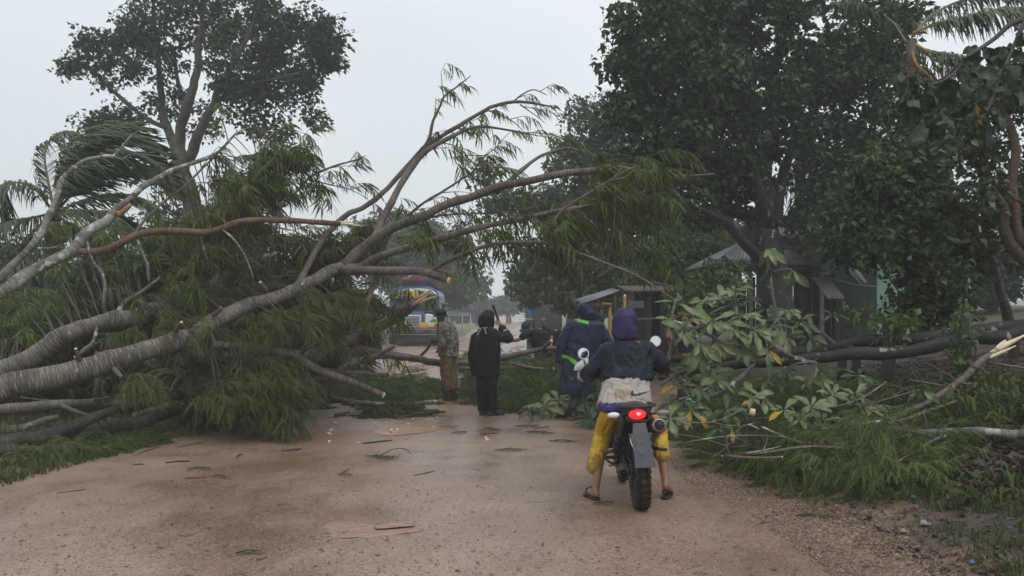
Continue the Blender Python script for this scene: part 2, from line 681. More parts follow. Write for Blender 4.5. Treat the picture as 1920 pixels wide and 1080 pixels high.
def bark_material(name, dark, light, pale, ring=1.0, rough=0.6, spots=0.62, moss=None, bands=0.3):
    """bark in tube coordinates: u round the stem, v along it, both in metres"""
    m = bpy.data.materials.new(name)
    m.use_nodes = True
    t = m.node_tree
    N, L = t.nodes, t.links
    b = N['Principled BSDF']
    tc = N.new('ShaderNodeTexCoord')

    def noise(scale, st, detail=5, co='UV'):
        mp = N.new('ShaderNodeMapping')
        mp.inputs['Scale'].default_value = st
        L.new(tc.outputs[co], mp.inputs['Vector'])
        n = N.new('ShaderNodeTexNoise')
        n.inputs['Scale'].default_value = scale
        n.inputs['Detail'].default_value = detail
        L.new(mp.outputs['Vector'], n.inputs['Vector'])
        return n.outputs['Fac']

    def ramp(f, a, b_, ca, cb):
        r = N.new('ShaderNodeValToRGB')
        r.color_ramp.elements[0].position, r.color_ramp.elements[1].position = a, b_
        r.color_ramp.elements[0].color, r.color_ramp.elements[1].color = (*ca, 1), (*cb, 1)
        L.new(f, r.inputs['Fac'])
        return r.outputs['Color']

    def mix(f, a, b_):
        x = N.new('ShaderNodeMixRGB')
        if isinstance(f, float): x.inputs['Fac'].default_value = f
        else: L.new(f, x.inputs['Fac'])
        for s, v in ((x.inputs['Color1'], a), (x.inputs['Color2'], b_)):
            if isinstance(v, tuple): s.default_value = (*v, 1)
            else: L.new(v, s)
        return x.outputs['Color']
    c = ramp(noise(3.0, (1, 1, 1), 6, 'Object'), 0.35, 0.65, dark, light)
    rg = noise(9, (0.7, 7.0 * ring, 1), 4)
    c = mix(ramp(rg, 0.45, 0.72, (0, 0, 0), (0.75, 0.75, 0.75)), c, tuple(0.45 * a for a in dark))
    rg2 = noise(14, (0.5, 5.0 * ring, 1), 3)
    c = mix(ramp(rg2, 0.54, 0.66, (0, 0, 0), (bands, bands, bands)), c, pale)
    sp = noise(7, (1, 1, 1), 6, 'Object')
    c = mix(ramp(sp, spots, spots + 0.05, (0, 0, 0), (0.85, 0.85, 0.85)), c, pale)
    if moss:
        ms = noise(4, (1, 1, 1), 5, 'Object')
        c = mix(ramp(ms, 0.5, 0.62, (0, 0, 0), (0.7, 0.7, 0.7)), c, moss)
    L.new(c, b.inputs['Base Color'])
    b.inputs['Roughness'].default_value = rough
    b.inputs['Specular IOR Level'].default_value = 0.22
    bp = N.new('ShaderNodeBump')
    bp.inputs['Strength'].default_value = 0.8
    bp.inputs['Distance'].default_value = 0.012
    h = mix(0.5, rg, noise(30, (1, 1, 1), 4, 'Object'))
    L.new(h, bp.inputs['Height'])
    L.new(bp.outputs['Normal'], b.inputs['Normal'])
    return m


M_road = road_material()
M_earth = earth_material()
B_fallen = bark_material('grey_ringed_bark', (0.060, 0.048, 0.040), (0.155, 0.132, 0.111), (0.32, 0.29, 0.25), 1.0, spots=0.66, bands=0.75)
B_limb = bark_material('brown_limb_bark', (0.075, 0.058, 0.047), (0.165, 0.135, 0.112), (0.30, 0.27, 0.23), 0.6, spots=0.68)
B_red = bark_material('reddish_limb_bark', (0.085, 0.05, 0.036), (0.15, 0.092, 0.066), (0.20, 0.14, 0.10), 0.6, spots=0.75)
B_dark = bark_material('dark_wet_bark', (0.034, 0.029, 0.025), (0.085, 0.074, 0.062), (0.16, 0.15, 0.13), 0.4, spots=0.70)
B_lichen = bark_material('lichen_bark', (0.013, 0.012, 0.010), (0.038, 0.035, 0.030), (0.30, 0.30, 0.27), 0.4, spots=0.625, bands=0.03)
B_pale = bark_material('pale_lichen_bark', (0.085, 0.08, 0.07), (0.24, 0.23, 0.205), (0.42, 0.42, 0.38), 0.4, spots=0.56)
B_tree = bark_material('tree_bark', (0.05, 0.042, 0.035), (0.125, 0.108, 0.09), (0.22, 0.20, 0.17), 0.4, spots=0.66)
B_orange = bark_material('orange_bark', (0.05, 0.03, 0.018), (0.105, 0.062, 0.035), (0.13, 0.09, 0.06), 0.5, spots=0.72)
M_wood = mat('fresh_wood', (0.62, 0.46, 0.27), 0.6, (0.78, 0.66, 0.45), 14, stretch=(1, 1, 1), bump=0.4, bscale=60)
L_feather = leafmat('feathery_leaf', [(0.026, 0.040, 0.012), (0.058, 0.082, 0.021), (0.102, 0.122, 0.034), (0.17, 0.185, 0.064)], 0.5, 0.3, 0.22, nscale=1.2)
L_feather_dk = leafmat('feathery_leaf_fresh', [(0.026, 0.044, 0.013), (0.064, 0.100, 0.024), (0.118, 0.156, 0.042), (0.19, 0.225, 0.075)], 0.5, 0.3, 0.22, nscale=1.6)
L_left = leafmat('broad_leaf_grey_green', [(0.020, 0.032, 0.016), (0.030, 0.048, 0.021), (0.045, 0.066, 0.027), (0.08, 0.10, 0.045)], 0.5, 0.2, 0.25)
L_mid = leafmat('silvery_leaf', [(0.025, 0.043, 0.020), (0.05, 0.072, 0.03), (0.095, 0.12, 0.062), (0.20, 0.235, 0.15)], 0.5, 0.25, nscale=0.9)
L_big = leafmat('dark_leaf', [(0.012, 0.024, 0.009), (0.024, 0.044, 0.015), (0.050, 0.082, 0.026), (0.14, 0.18, 0.07)], 0.38, 0.28, 0.35, nscale=0.9)
L_bright = leafmat('bright_bush_leaf', [(0.03, 0.06, 0.018), (0.06, 0.105, 0.03), (0.10, 0.155, 0.045), (0.16, 0.20, 0.075)], 0.45, 0.3)
L_near = leafmat('olive_leaf', [(0.016, 0.026, 0.009), (0.030, 0.047, 0.014), (0.065, 0.090, 0.027), (0.16, 0.19, 0.075)], 0.40, 0.3, 0.32, nscale=1.2)
L_palm = leafmat('palm_leaf', [(0.022, 0.040, 0.018), (0.035, 0.06, 0.022), (0.055, 0.082, 0.03), (0.085, 0.11, 0.045)], 0.38, 0.15)
L_far = leafmat('far_leaf', [(0.03, 0.05, 0.022), (0.05, 0.075, 0.03), (0.075, 0.10, 0.04), (0.10, 0.125, 0.055)], 0.6, 0.2, nscale=0.25)
L_large = leafmat('large_rosette_leaf', [(0.045, 0.075, 0.024), (0.085, 0.125, 0.045), (0.165, 0.21, 0.085), (0.28, 0.31, 0.16)], 0.30, 0.25, 0.5, under=(0.27, 0.29, 0.19), nscale=2.5)
L_hang = leafmat('crumpled_dark_leaf', [(0.008, 0.016, 0.009), (0.014, 0.027, 0.012), (0.022, 0.04, 0.016), (0.06, 0.08, 0.035)], 0.4, 0.15, 0.3, under=(0.05, 0.066, 0.035), nscale=2.5)
L_large_dk = leafmat('large_dark_leaf', [(0.02, 0.04, 0.016), (0.035, 0.065, 0.022), (0.05, 0.088, 0.028), (0.09, 0.125, 0.045)], 0.35, 0.2, under=(0.075, 0.10, 0.05), nscale=1.5)
M_yel = leafmat('yellow_leaf', [(0.40, 0.24, 0.02), (0.50, 0.32, 0.03)], 0.5, 0.3)
L_grass = leafmat('grass_blade', [(0.03, 0.055, 0.014), (0.055, 0.085, 0.022), (0.085, 0.11, 0.03), (0.15, 0.15, 0.06)], 0.55, 0.3, nscale=0.8)
L_litter = leafmat('leaf_litter', [(0.020, 0.014, 0.011), (0.045, 0.030, 0.022), (0.085, 0.052, 0.033), (0.16, 0.10, 0.062)], 0.5, 0.1, nscale=1.0)


# ------------------------------------------------------------------ ground
def edge_l(y):
    y = np.asarray(y, float)
    return -5.1 + 1.0 * sst(12, 17, y) - 1.2 * sst(22, 36, y) + 2.4 * sst(41, 49, y) - 0.8 * sst(90, 160, y) + 0.25 * vnoise(np.stack([y * 0.5, y * 0, y * 0], -1), 3)


def edge_r(y):
    y = np.asarray(y, float)
    return 2.35 - 0.35 * sst(9, 12, y) - 0.9 * sst(25, 45, y) + 0.9 * sst(90, 150, y) + 0.22 * vnoise(np.stack([y * 0.7, y * 0, y * 0 + 9], -1), 4)


def gz(x, y):
    x, y = np.asarray(x, float), np.asarray(y, float)
    d = x - edge_r(y)
    near = sst(6.2, 9.5, y)
    bank = (0.10 * sst(0, 0.8, d) + 0.62 * sst(0.4, 3.0, d) * near + 0.085 * np.clip(d - 2.6, 0, 12) * near) * (1 - 0.6 * sst(35, 70, y))
    e = edge_l(y) - x
    left = 0.10 * sst(0, 1.2, e) + 0.03 * np.clip(e - 3, 0, 20) * 0.5
    q = np.stack([x * 0.9, y * 0.9, x * 0], -1)
    rough = 0.05 * vnoise(q, 8) + 0.025 * vnoise(q * 3.1, 9)
    off = np.clip(np.maximum(d, e) / 0.6, 0, 1)
    road = 0.012 * vnoise(np.stack([x * 0.8, y * 0.5, x * 0], -1), 11) + 0.004 * vnoise(np.stack([x * 4, y * 4, x * 0], -1), 12)
    return bank + left + rough * off + road


def grid(xs, ys, z):
    X, Y = np.meshgrid(xs, ys)
    V = np.stack([X.ravel(), Y.ravel(), z(X.ravel(), Y.ravel())], -1)
    n = len(xs)
    i = np.arange(len(ys) - 1)[:, None] * n + np.arange(n - 1)[None, :]
    return V, [np.stack([i, i + 1, i + n + 1, i + n], -1).reshape(-1, 4)], V[:, :2].copy()


xs = np.concatenate([np.linspace(-230, -40, 14)[:-1], np.linspace(-40, -14, 20)[:-1], np.linspace(-14, -5.5, 40)[:-1], np.linspace(-5.5, 1.8, 30)[:-1],
                     np.linspace(1.8, 10, 90)[:-1], np.linspace(10, 24, 40)[:-1], np.linspace(24, 60, 16)[:-1], np.linspace(60, 230, 14)])
ys = np.concatenate([np.linspace(-20, 3, 10)[:-1], np.linspace(3, 16, 130)[:-1], np.linspace(16, 34, 70)[:-1], np.linspace(34, 100, 40)[:-1], np.linspace(100, 420, 30)])
g = part('ground', grid(xs, ys, gz), M_earth)
g['kind'] = 'structure'
# road: a strip whose sides follow the wandering road edge, 4 mm above the ground
ysr = np.concatenate([np.linspace(-15, 3, 12)[:-1], np.linspace(3, 22, 220)[:-1], np.linspace(22, 60, 90)[:-1], np.linspace(60, 260, 60)])
tt = np.linspace(0, 1, 70)
el_, er_ = edge_l(ysr) - 0.15, edge_r(ysr) + 0.30
for k, (sc, am) in enumerate(((1.7, 0.16), (4.3, 0.07))):
    el_ = el_ + am * vnoise(np.stack([ysr * sc, ysr * 0, ysr * 0 + 20 + k], -1), 31)
    er_ = er_ + am * vnoise(np.stack([ysr * sc, ysr * 0, ysr * 0 + 40 + k], -1), 32)
X = el_[:, None] * (1 - tt) + er_[:, None] * tt
Y = np.repeat(ysr[:, None], 70, 1)
lift = 0.006 + 0 * X
Z = gz(X.ravel(), Y.ravel()).reshape(X.shape) + lift
Z[:, 0] -= 0.03; Z[:, -1] -= 0.03
V = np.stack([X.ravel(), Y.ravel(), Z.ravel()], -1)
i = np.arange(len(ysr) - 1)[:, None] * 70 + np.arange(69)[None, :]
r_ = part('road', (V, [np.stack([i, i + 1, i + 71, i + 70], -1).reshape(-1, 4)], V[:, :2].copy()), M_road)
r_['kind'] = 'structure'


def rz(x, y):
    return float(gz(np.array([x]), np.array([y]))[0]) + 0.006


# far wooded hill
hx = np.linspace(-230, 230, 90)
hy = np.linspace(300, 418, 24)
hf = lambda x, y: -2.5 + (6.5 + 2.5 * vnoise(np.stack([x * 0.02, y * 0.0, x * 0], -1), 5) + 1.2 * vnoise(np.stack([x * 0.12, y * 0.1, x * 0], -1), 6) + 1.2 * vnoise(np.stack([x * .5, y * .3, x * 0], -1), 7)) * sst(300, 370, y)
h_ = part('hill', grid(hx, hy, hf), mat('far_hill_green', (0.035, 0.055, 0.025), 0.9, (0.06, 0.085, 0.035), 0.3))
h_['kind'] = 'structure'

# haze: driving rain and mist between the camera and the far end of the road
hm = bpy.data.materials.new('haze')
hm.use_nodes = True
hm.node_tree.nodes.clear()
ho = hm.node_tree.nodes.new('ShaderNodeOutputMaterial')
hv = hm.node_tree.nodes.new('ShaderNodeVolumePrincipled')
hv.inputs['Color'].default_value = (0.93, 0.95, 0.97, 1)
hv.inputs['Density'].default_value = HAZE
hv.inputs['Anisotropy'].default_value = 0.1
hm.node_tree.links.new(hv.outputs[0], ho.inputs['Volume'])
hm.cycles.homogeneous_volume = True
hz = part('haze', box((0, 205, 12), (520, 470, 31)), hm, smooth=False)
hz['kind'] = 'stuff'


# ------------------------------------------------------------------ vegetation generators
def frames(d, n):
    """rotation matrices whose x axis is d and whose z axis is near n"""
    x = nrm(d)
    z = n - x * (n * x).sum(-1, keepdims=True)
    z = nrm(z)
    y = np.cross(z, x)
    return np.stack([x, y, z], -1)


def scatter(tpl, M, loc, sc):
    V, F = tpl
    n = len(loc)
    W = np.einsum('nij,vj->nvi', M * np.asarray(sc).reshape(-1, 1, 1), V) + loc[:, None, :]
    o = (np.arange(n) * len(V))[:, None, None]
    return W.reshape(-1, 3), [(F[None] + o).reshape(-1, 3)], None


def leaf_tpl(w=0.24, bend=0.12, fold=0.08):
    V = np.array([[0, 0, 0], [0.4, w, fold], [0.45, 0, 0], [0.4, -w, fold], [1, 0, -bend]])
    return V, np.array([[0, 2, 1], [0, 3, 2], [2, 4, 1], [3, 4, 2]])


LEAF = leaf_tpl()
LEAF_W = leaf_tpl(0.33, 0.2, 0.12)


def clumps(centers, radii, n_per, size, tpl=LEAF, wind=0.35, flat=0.7, rg=rng, up=0.5):
    """leaves spread through clumps"""
    k = np.maximum(2, (n_per * rg.uniform(0.5, 1.5, len(centers))).astype(int))
    idx = np.repeat(np.arange(len(centers)), k)
    n = len(idx)
    g = np.clip(rg.normal(0, 0.5, (n, 3)), -.8, .8)
    g[:, 2] *= flat
    loc = np.asarray(centers)[idx] + g * np.asarray(radii)[idx][:, None]
    d = g * 0.9 + rg.normal(0, 0.5, (n, 3)) + np.array([wind, 0, -0.25])
    z = rg.normal(0, 0.55, (n, 3)) + np.array([0, 0, up])
    return scatter(tpl, frames(d, z), loc, size * rg.uniform(0.6, 1.3, n))


def skeleton(stems, targets, rmin=0.008, k=0.55, rg=rng, up=0.25, maxr=0.05, sides=5):
    """thin branches grown from the stems to every target; returns tubes and the end directions"""
    nodes = np.concatenate([s[:, :3] for s in stems])
    nr = np.concatenate([s[:, 3] for s in stems])
    out = []
    T = np.asarray(targets)
    d0 = np.min(np.linalg.norm(T[:, None] - nodes[None, ::3], axis=2), axis=1) if len(nodes) < 4000 else np.linalg.norm(T - nodes.mean(0), axis=1)
    for t in T[np.argsort(d0)]:
        v = nodes - t
        dist = np.linalg.norm(v, axis=1)
        cost = dist + 0.5 * np.clip(v[:, 2], 0, None)
        j = int(np.argmin(cost))
        p0, L = nodes[j], dist[j]
        if L < 0.05:
            continue
        mid = (p0 + t) / 2 + np.array([0, 0, up * L * 0.3]) + rg.normal(0, 0.1 * L, 3)
        n = 5 if L > 0.6 else 4
        b = bez(p0, mid, t, n)
        r0 = min(nr[j] * 0.8, maxr, rmin + 0.012 * L)
        rr = np.linspace(r0, rmin, n)
        out.append(tube(b, rr, sides if r0 > 0.02 else 4, cap=False))
        nodes = np.vstack([nodes, b[1:]])
        nr = np.concatenate([nr, rr[1:]])
    return out


def stem(pxs, sub=4, Y=None):
    """pixel polyline rows (px, py, Y, half thickness in px) to a smooth 3-D stem (x, y, z, r)"""
    q = []
    for r in pxs:
        y = r[2]
        p = P(r[0], r[1], y)
        q.append([*p, r[3] * y / FPX])
    return spline(q, sub)


def lobes(rows, rg=rng, shell=0.35):
    """rows (px, py, Y, rx px, ry px, rz m, count) to clump centres"""
    out = []
    for px, py, Y, rx, ry, rzz, n in rows:
        u = nrm(rg.normal(0, 1, (n, 3)))
        rad = (shell + (1 - shell) * rg.uniform(0, 1, n)) ** 0.6
        c = P(px, py, Y)
        s = Y / FPX
        out.append(c + u * rad[:, None] * np.array([rx * s, rzz, ry * s]))
    return np.concatenate(out)


def tree(name, label, stems, lob, lmat, bmat, n_leaf=40, cr=0.45, size=0.16, tpl=LEAF, wind=0.35, group=None, rg=rng, cat='tree', sides=10, wob=0.12, up=0.5, shell=0.35):
    base = stems[0][0, :3].copy()
    base[2] = float(gz(base[:1], base[1:2])[0]) - 0.15
    s0 = stems[0]
    if s0[0, 2] > base[2] + .05:          # carry the trunk down to the ground with a flared foot
        s0 = np.vstack([[[*base, s0[0, 3] * 1.35]], [[base[0], base[1], base[2] + min(.35, (s0[0, 2] - base[2]) * .5), s0[0, 3] * 1.12]], s0])
    stems = [s0] + list(stems[1:])
    t = thing(name, label, cat, base, group)
    ds = [tube(s[:, :3], s[:, 3], sides, wob=wob, seed=i) for i, s in enumerate(stems)]
    T = lobes(lob, rg, shell)
    ds += skeleton(stems, T, rg=rg, rmin=0.007)
    part('trunk', merge(ds), bmat, t)
    cl = clumps(T, cr * rg.uniform(0.7, 1.3, len(T)), n_leaf, size, tpl, wind, rg=rg, up=up)
    o = part('crown', cl, lmat, t, smooth=False)
    return t, T


# compound leaves: thin hanging pinnae on a drooping rachis
def spray_tpl(rg, pairs=6, L=0.26, pl=0.20, w=0.012, comb=0, droop=0.8, lean=0.28):
    V, F = [], []

    def tri(a, b, c):
        k = len(V)
        V.extend([a, b, c]); F.append([k, k + 1, k + 2])

    def ribbon(p, wd, side):
        k = len(V)
        n = len(p)
        for i in range(n):
            ww = wd * (0.45 if i == 0 else (0.15 if i == n - 1 else 1))
            V.append(p[i] - side * ww); V.append(p[i] + side * ww)
        for i in range(n - 1):
            a = k + 2 * i
            F.append([a, a + 1, a + 3]); F.append([a, a + 3, a + 2])
    ra = np.array([[L * t, 0.03 * math.sin(3 * t) * L, 0.10 * L * t - droop * 0.6 * L * t * t] for t in np.linspace(0, 1, 5)])
    ribbon(ra, 0.004, np.array([0, 0.7, 0.7]))
    for k in range(pairs):
        t = (k + 0.6) / pairs
        base = np.array([L * t, 0, 0.10 * L * t - droop * 0.6 * L * t * t])
        for sd in (-1, 1):
            d0 = nrm(np.array([0.6, sd * 0.9, -0.1]) + rg.normal(0, 0.25, 3))
            dn = nrm(np.array([lean + rg.normal(0, 0.2), sd * 0.12 + rg.normal(0, 0.16), -droop * 1.3]))
            l = pl * rg.uniform(0.75, 1.2)
            ts = np.linspace(0, 1, 4)
            p = np.array([base + l * (d0 * (0.34 * s) + dn * (0.8 * s * s)) for s in ts])
            sv = nrm(np.cross(p[-1] - p[0], rg.normal(0, 1, 3)))
            if comb:
                ribbon(p, 0.0035, sv)
                for j in range(comb):
                    s = (j + 0.7) / (comb + 0.5)
                    c = base + l * (d0 * (0.34 * s) + dn * (0.8 * s * s))
                    tg = nrm(d0 * 0.45 + dn * 1.5 * s)
                    for q in (-1, 1):
                        tip = c + sv * q * w * 2.2 * (1 - 0.4 * s) + tg * w * 1.2
                        tri(c - tg * w * 0.28, c + tg * w * 0.28, tip)
            else:
                ribbon(p, w, sv)
    return np.array(V), np.array(F)


_r = np.random.default_rng(3)
SPRAY = [spray_tpl(_r, 6, 0.24, 0.21, 0.0085) for _ in range(5)]
SPRAY_F = [spray_tpl(_r, 6, 0.26, 0.20, 0.012, comb=7) for _ in range(4)]
SPRAY_L = [spray_tpl(_r, 7, 0.34, 0.20, 0.013, comb=8, droop=0.35) for _ in range(3)]


def sprays(loc, ang, size, tpls=SPRAY, rg=rng, tilt=0.25):
    """compound leaves at loc, turned round the vertical only, so that they keep hanging"""
    n = len(loc)
    pick = rg.integers(0, len(tpls), n)
    d = np.stack([np.cos(ang), np.sin(ang), rg.normal(0.0, tilt, n)], -1)
    z = np.stack([rg.normal(0, tilt * 0.6, n), rg.normal(0, tilt * 0.6, n), np.ones(n)], -1)
    M = frames(d, z)
    sz = size * rg.uniform(0.7, 1.3, n)
    return merge([scatter(tpls[k], M[pick == k], loc[pick == k], sz[pick == k]) for k in range(len(tpls)) if (pick == k).any()])


def dress(st, rmax, step, tw_len=(0.3, 0.9), leaf_step=0.17, size=1.0, tpls=SPRAY, rg=rng, prob=1.0, direct=0.3, wind=0.5, t0=0.0, rise=0.2):
    """twigs with compound leaves along the thin part of a branch"""
    tubes, loc, ang = [], [], []
    p = st[:, :3]
    L = np.concatenate([[0], np.cumsum(np.linalg.norm(np.diff(p, axis=0), axis=1))])
    s = max(L[-1] * t0, 0.05)
    while s < L[-1]:
        j = min(np.searchsorted(L, s), len(p) - 1)
        if st[j, 3] < rmax and rg.random() < prob:
            tg = nrm(p[j] - p[j - 1])
            side = rg.normal(0, 1, 3)
            d = nrm(tg * 0.6 + side * 0.7 + np.array([wind, 0, rise]))
            l = rg.uniform(*tw_len)
            end = p[j] + d * l + np.array([0, 0, -0.25 * l * l])
            b = bez(p[j], p[j] + d * l * 0.6, end, 6)
            tubes.append(tube(b, np.linspace(min(0.008, st[j, 3] * 0.8), 0.003, 6), 4, cap=False))
            m = max(2, int(l / leaf_step))
            t = (np.arange(m) + 0.7) / m
            q = (1 - t)[:, None] ** 2 * b[0] + 2 * (t * (1 - t))[:, None] * (p[j] + d * l * 0.6) + t[:, None] ** 2 * end
            loc.append(q)
            a0 = math.atan2(d[1], d[0])
            ang.append(rg.normal(0, 0.7, m) + 0.5 * a0)
        if rg.random() < direct and st[j, 3] < rmax * 0.7:
            loc.append(p[j][None] + rg.normal(0, 0.02, (1, 3)))
            ang.append(rg.normal(0, 0.9, 1))
        s += step * 1.6 * rg.uniform(0.6, 1.4)
    if not loc:
        return None
    loc = np.concatenate(loc)
    return (merge(tubes) if tubes else None), sprays(loc, np.concatenate(ang), size, tpls, rg)


def fill(stems, rows, per=7, size=1.0, tpls=SPRAY, rg=rng, lead=0.5, maxL=2.2, shell=0.1):
    """leafy twigs filling lobes, each twig joined to the nearest stem when one is near"""
    T = lobes(rows, rg, shell)
    T[:, 2] = np.maximum(T[:, 2], gz(T[:, 0], T[:, 1]) + 0.05)
    nodes = np.concatenate([s[:, :3] for s in stems])
    tubes, loc, ang = [], [], []
    for t in T:
        j = int(np.argmin(np.linalg.norm(nodes - t, axis=1)))
        v = nodes[j] - t
        L = np.linalg.norm(v)
        if L < maxL:
            tubes.append(tube(bez(nodes[j], (nodes[j] + t) / 2 + np.array([0, 0, 0.12 * L]), t, 5), np.linspace(0.009, 0.005, 5), 4, cap=False))
        d = nrm(np.array([rg.normal(0.5, 0.7), rg.normal(0, 0.6), rg.normal(-0.1, 0.35)]))
        l = lead * rg.uniform(0.6, 1.4)
        b = bez(t, t + d * l * 0.6, t + d * l + np.array([0, 0, -0.2 * l]), 5)
        b[:, 2] = np.maximum(b[:, 2], gz(b[:, 0], b[:, 1]) + 0.03)
        tubes.append(tube(b, np.linspace(0.005, 0.002, 5), 3, cap=False))
        q = np.linspace(0.05, 1, per)
        loc.append(np.stack([np.interp(q, np.linspace(0, 1, 5), b[:, a]) for a in range(3)], -1))
        ang.append(rg.normal(0, 0.75, per) + 0.4 * math.atan2(d[1], d[0]))
    loc = np.concatenate(loc)
    return merge(tubes), sprays(loc, np.concatenate(ang), size, tpls, rg, .42)
# ================================================================== standing trees
# ---- tall grey-green tree on the left
LT = 31
st = [stem([(385, 640, LT, 26), (368, 480, LT, 22), (350, 350, LT, 17), (338, 300, LT, 15), (335, 250, LT, 11), (352, 200, LT - .5, 9), (365, 150, LT - .6, 8), (372, 90, LT - .8, 6), (378, 30, LT - .8, 4), (380, -60, LT - .8, 2)]),
      stem([(345, 310, LT, 10), (318, 250, LT + .5, 9), (305, 200, LT + .8, 7), (298, 120, LT + 1, 5), (290, 40, LT + 1, 4), (285, -40, LT + 1, 2)]),
      stem([(356, 300, LT, 10), (368, 260, LT - .5, 10), (392, 215, LT - 1, 8), (412, 165, LT - 1.5, 6), (440, 110, LT - 2, 5), (470, 60, LT - 2, 4), (490, -10, LT - 2, 2)]),
      stem([(312, 240, LT + .4, 5), (275, 222, LT + .3, 4), (235, 190, LT, 4), (200, 160, LT, 3), (170, 128, LT, 3), (140, 110, LT, 1)], 3),
      stem([(400, 195, LT - 1.2, 5), (450, 165, LT - 1.5, 4), (510, 150, LT - 2, 3), (580, 130, LT - 2, 2)], 3),
      stem([(340, 290, LT, 6), (345, 200, LT + 1.2, 5), (335, 160, LT + 1.5, 4), (325, 90, LT + 1.5, 3)], 3)]
rows = [(560, 85, LT - 1, 90, 70, 1.5, 50), (480, 60, LT - 1, 85, 85, 1.8, 50), (400, 25, LT, 90, 60, 1.8, 40), (300, 40, LT, 80, 55, 1.6, 32), (235, 60, LT, 50, 40, 1.0, 18),
        (185, 92, LT, 40, 34, .8, 14), (132, 122, LT, 26, 24, .5, 8), (280, 120, LT, 70, 40, 1.2, 20), (540, 165, LT - 1, 65, 40, 1.2, 26), (470, 190, LT - 1, 60, 40, 1.2, 22),
        (590, 218, LT - 1, 20, 18, .5, 5), (430, 130, LT - 1.5, 70, 50, 1.2, 22), (505, 245, LT - 1, 45, 28, .8, 11), (210, 135, LT, 40, 26, .7, 7), (175, 228, LT + 1, 45, 16, .7, 9),
        (245, 215, LT + 1, 35, 25, .6, 8), (320, 190, LT + 1, 40, 40, .8, 9), (615, 95, LT - 1, 35, 34, .8, 12), (400, -60, LT, 220, 60, 2, 60), (380, 220, LT, 40, 40, 1, 8),
        (470, 370, LT, 70, 60, 1.4, 24), (430, 430, LT, 80, 60, 1.2, 26), (300, 330, LT + 1, 50, 50, 1, 10), (540, 300, LT + .5, 30, 30, .6, 5), (300, 430, LT + 1, 100, 70, 1.5, 20)]
tree('broadleaf_tree', 'tall grey green tree with spreading crown rising above the fallen tree', st, rows, L_left, B_tree, 60, 0.36, 0.155, LEAF_W, 0.45, rg=np.random.default_rng(11))

# ---- big dark tree on the right
DT = 20
st = [stem([(1450, 600, DT, 36), (1446, 520, DT, 30), (1442, 440, DT, 27), (1438, 390, DT, 21), (1434, 320, DT, 15), (1442, 234, DT, 12), (1452, 140, DT, 9), (1470, 60, DT, 6), (1490, -30, DT, 3)]),
      stem([(1440, 430, DT, 16), (1418, 350, DT - .5, 13), (1405, 300, DT - .8, 11), (1368, 215, DT - 1.2, 8), (1330, 140, DT - 1.5, 6), (1290, 60, DT - 1.5, 4), (1260, -10, DT - 1.5, 2)]),
      stem([(1446, 420, DT, 14), (1470, 320, DT + .4, 10), (1490, 280, DT + .6, 8), (1530, 200, DT + 1, 6), (1580, 120, DT + 1, 4), (1620, 60, DT + 1, 2)]),
      stem([(1440, 500, DT, 13), (1410, 470, DT - .5, 11), (1367, 422, DT - 1, 9), (1322, 398, DT - 1.5, 6), (1270, 370, DT - 1.8, 4), (1230, 340, DT - 2, 2)]),
      stem([(1436, 470, DT, 12), (1420, 430, DT + .5, 10), (1404, 408, DT + .6, 9), (1367, 397, DT + .8, 6), (1340, 370, DT + 1, 3)]),
      stem([(1436, 330, DT, 8), (1400, 250, DT + 1, 6), (1380, 150, DT + 1.5, 5), (1370, 40, DT + 1.5, 3)])]
rows = [(1240, 50, DT - 1, 95, 75, 1.4, 60), (1340, 40, DT, 90, 80, 1.6, 60), (1440, 60, DT, 80, 80, 1.6, 50), (1215, 140, DT - 1, 70, 70, 1.2, 46), (1320, 160, DT - 1, 80, 70, 1.6, 56),
        (1420, 180, DT, 80, 60, 1.6, 44), (1250, 240, DT - 1, 85, 70, 1.3, 56), (1350, 270, DT, 80, 70, 1.5, 44), (1190, 300, DT - .5, 50, 50, .9, 22), (1300, 360, DT, 80, 60, 1.3, 40), (1200, 400, DT, 60, 40, 1, 22),
        (1530, 200, DT + 1, 70, 60, 1.2, 34), (1560, 110, DT + 1, 90, 60, 1.3, 44), (1640, 60, DT + 1, 80, 70, 1.3, 42), (1620, 160, DT + 1, 70, 60, 1.2, 34), (1480, 270, DT, 50, 40, 1, 16),
        (1160, 215, DT - .5, 30, 40, .6, 10), (1330, -50, DT, 200, 50, 2, 60), (1560, -30, DT + 1, 150, 40, 2, 30), (1560, 270, DT + 1, 70, 50, 1.2, 24), (1380, 340, DT + 1, 60, 50, 1, 22), (1510, 340, DT + 1, 40, 40, .8, 10), (1160, 110, DT - 1, 22, 30, .5, 7), (1560, 370, DT + .5, 60, 40, .9, 20), (1500, 420, DT + .5, 40, 30, .7, 8), (1590, 440, DT + .5, 40, 26, .7, 10), (1660, 250, DT + 1, 60, 60, 1.2, 24)]
tree('dark_tree', 'huge dark leafy tree with a mossy many stemmed trunk right of the road', st, rows, L_big, B_lichen, 46, 0.29, 0.155, LEAF_W, 0.4, rg=np.random.default_rng(12))

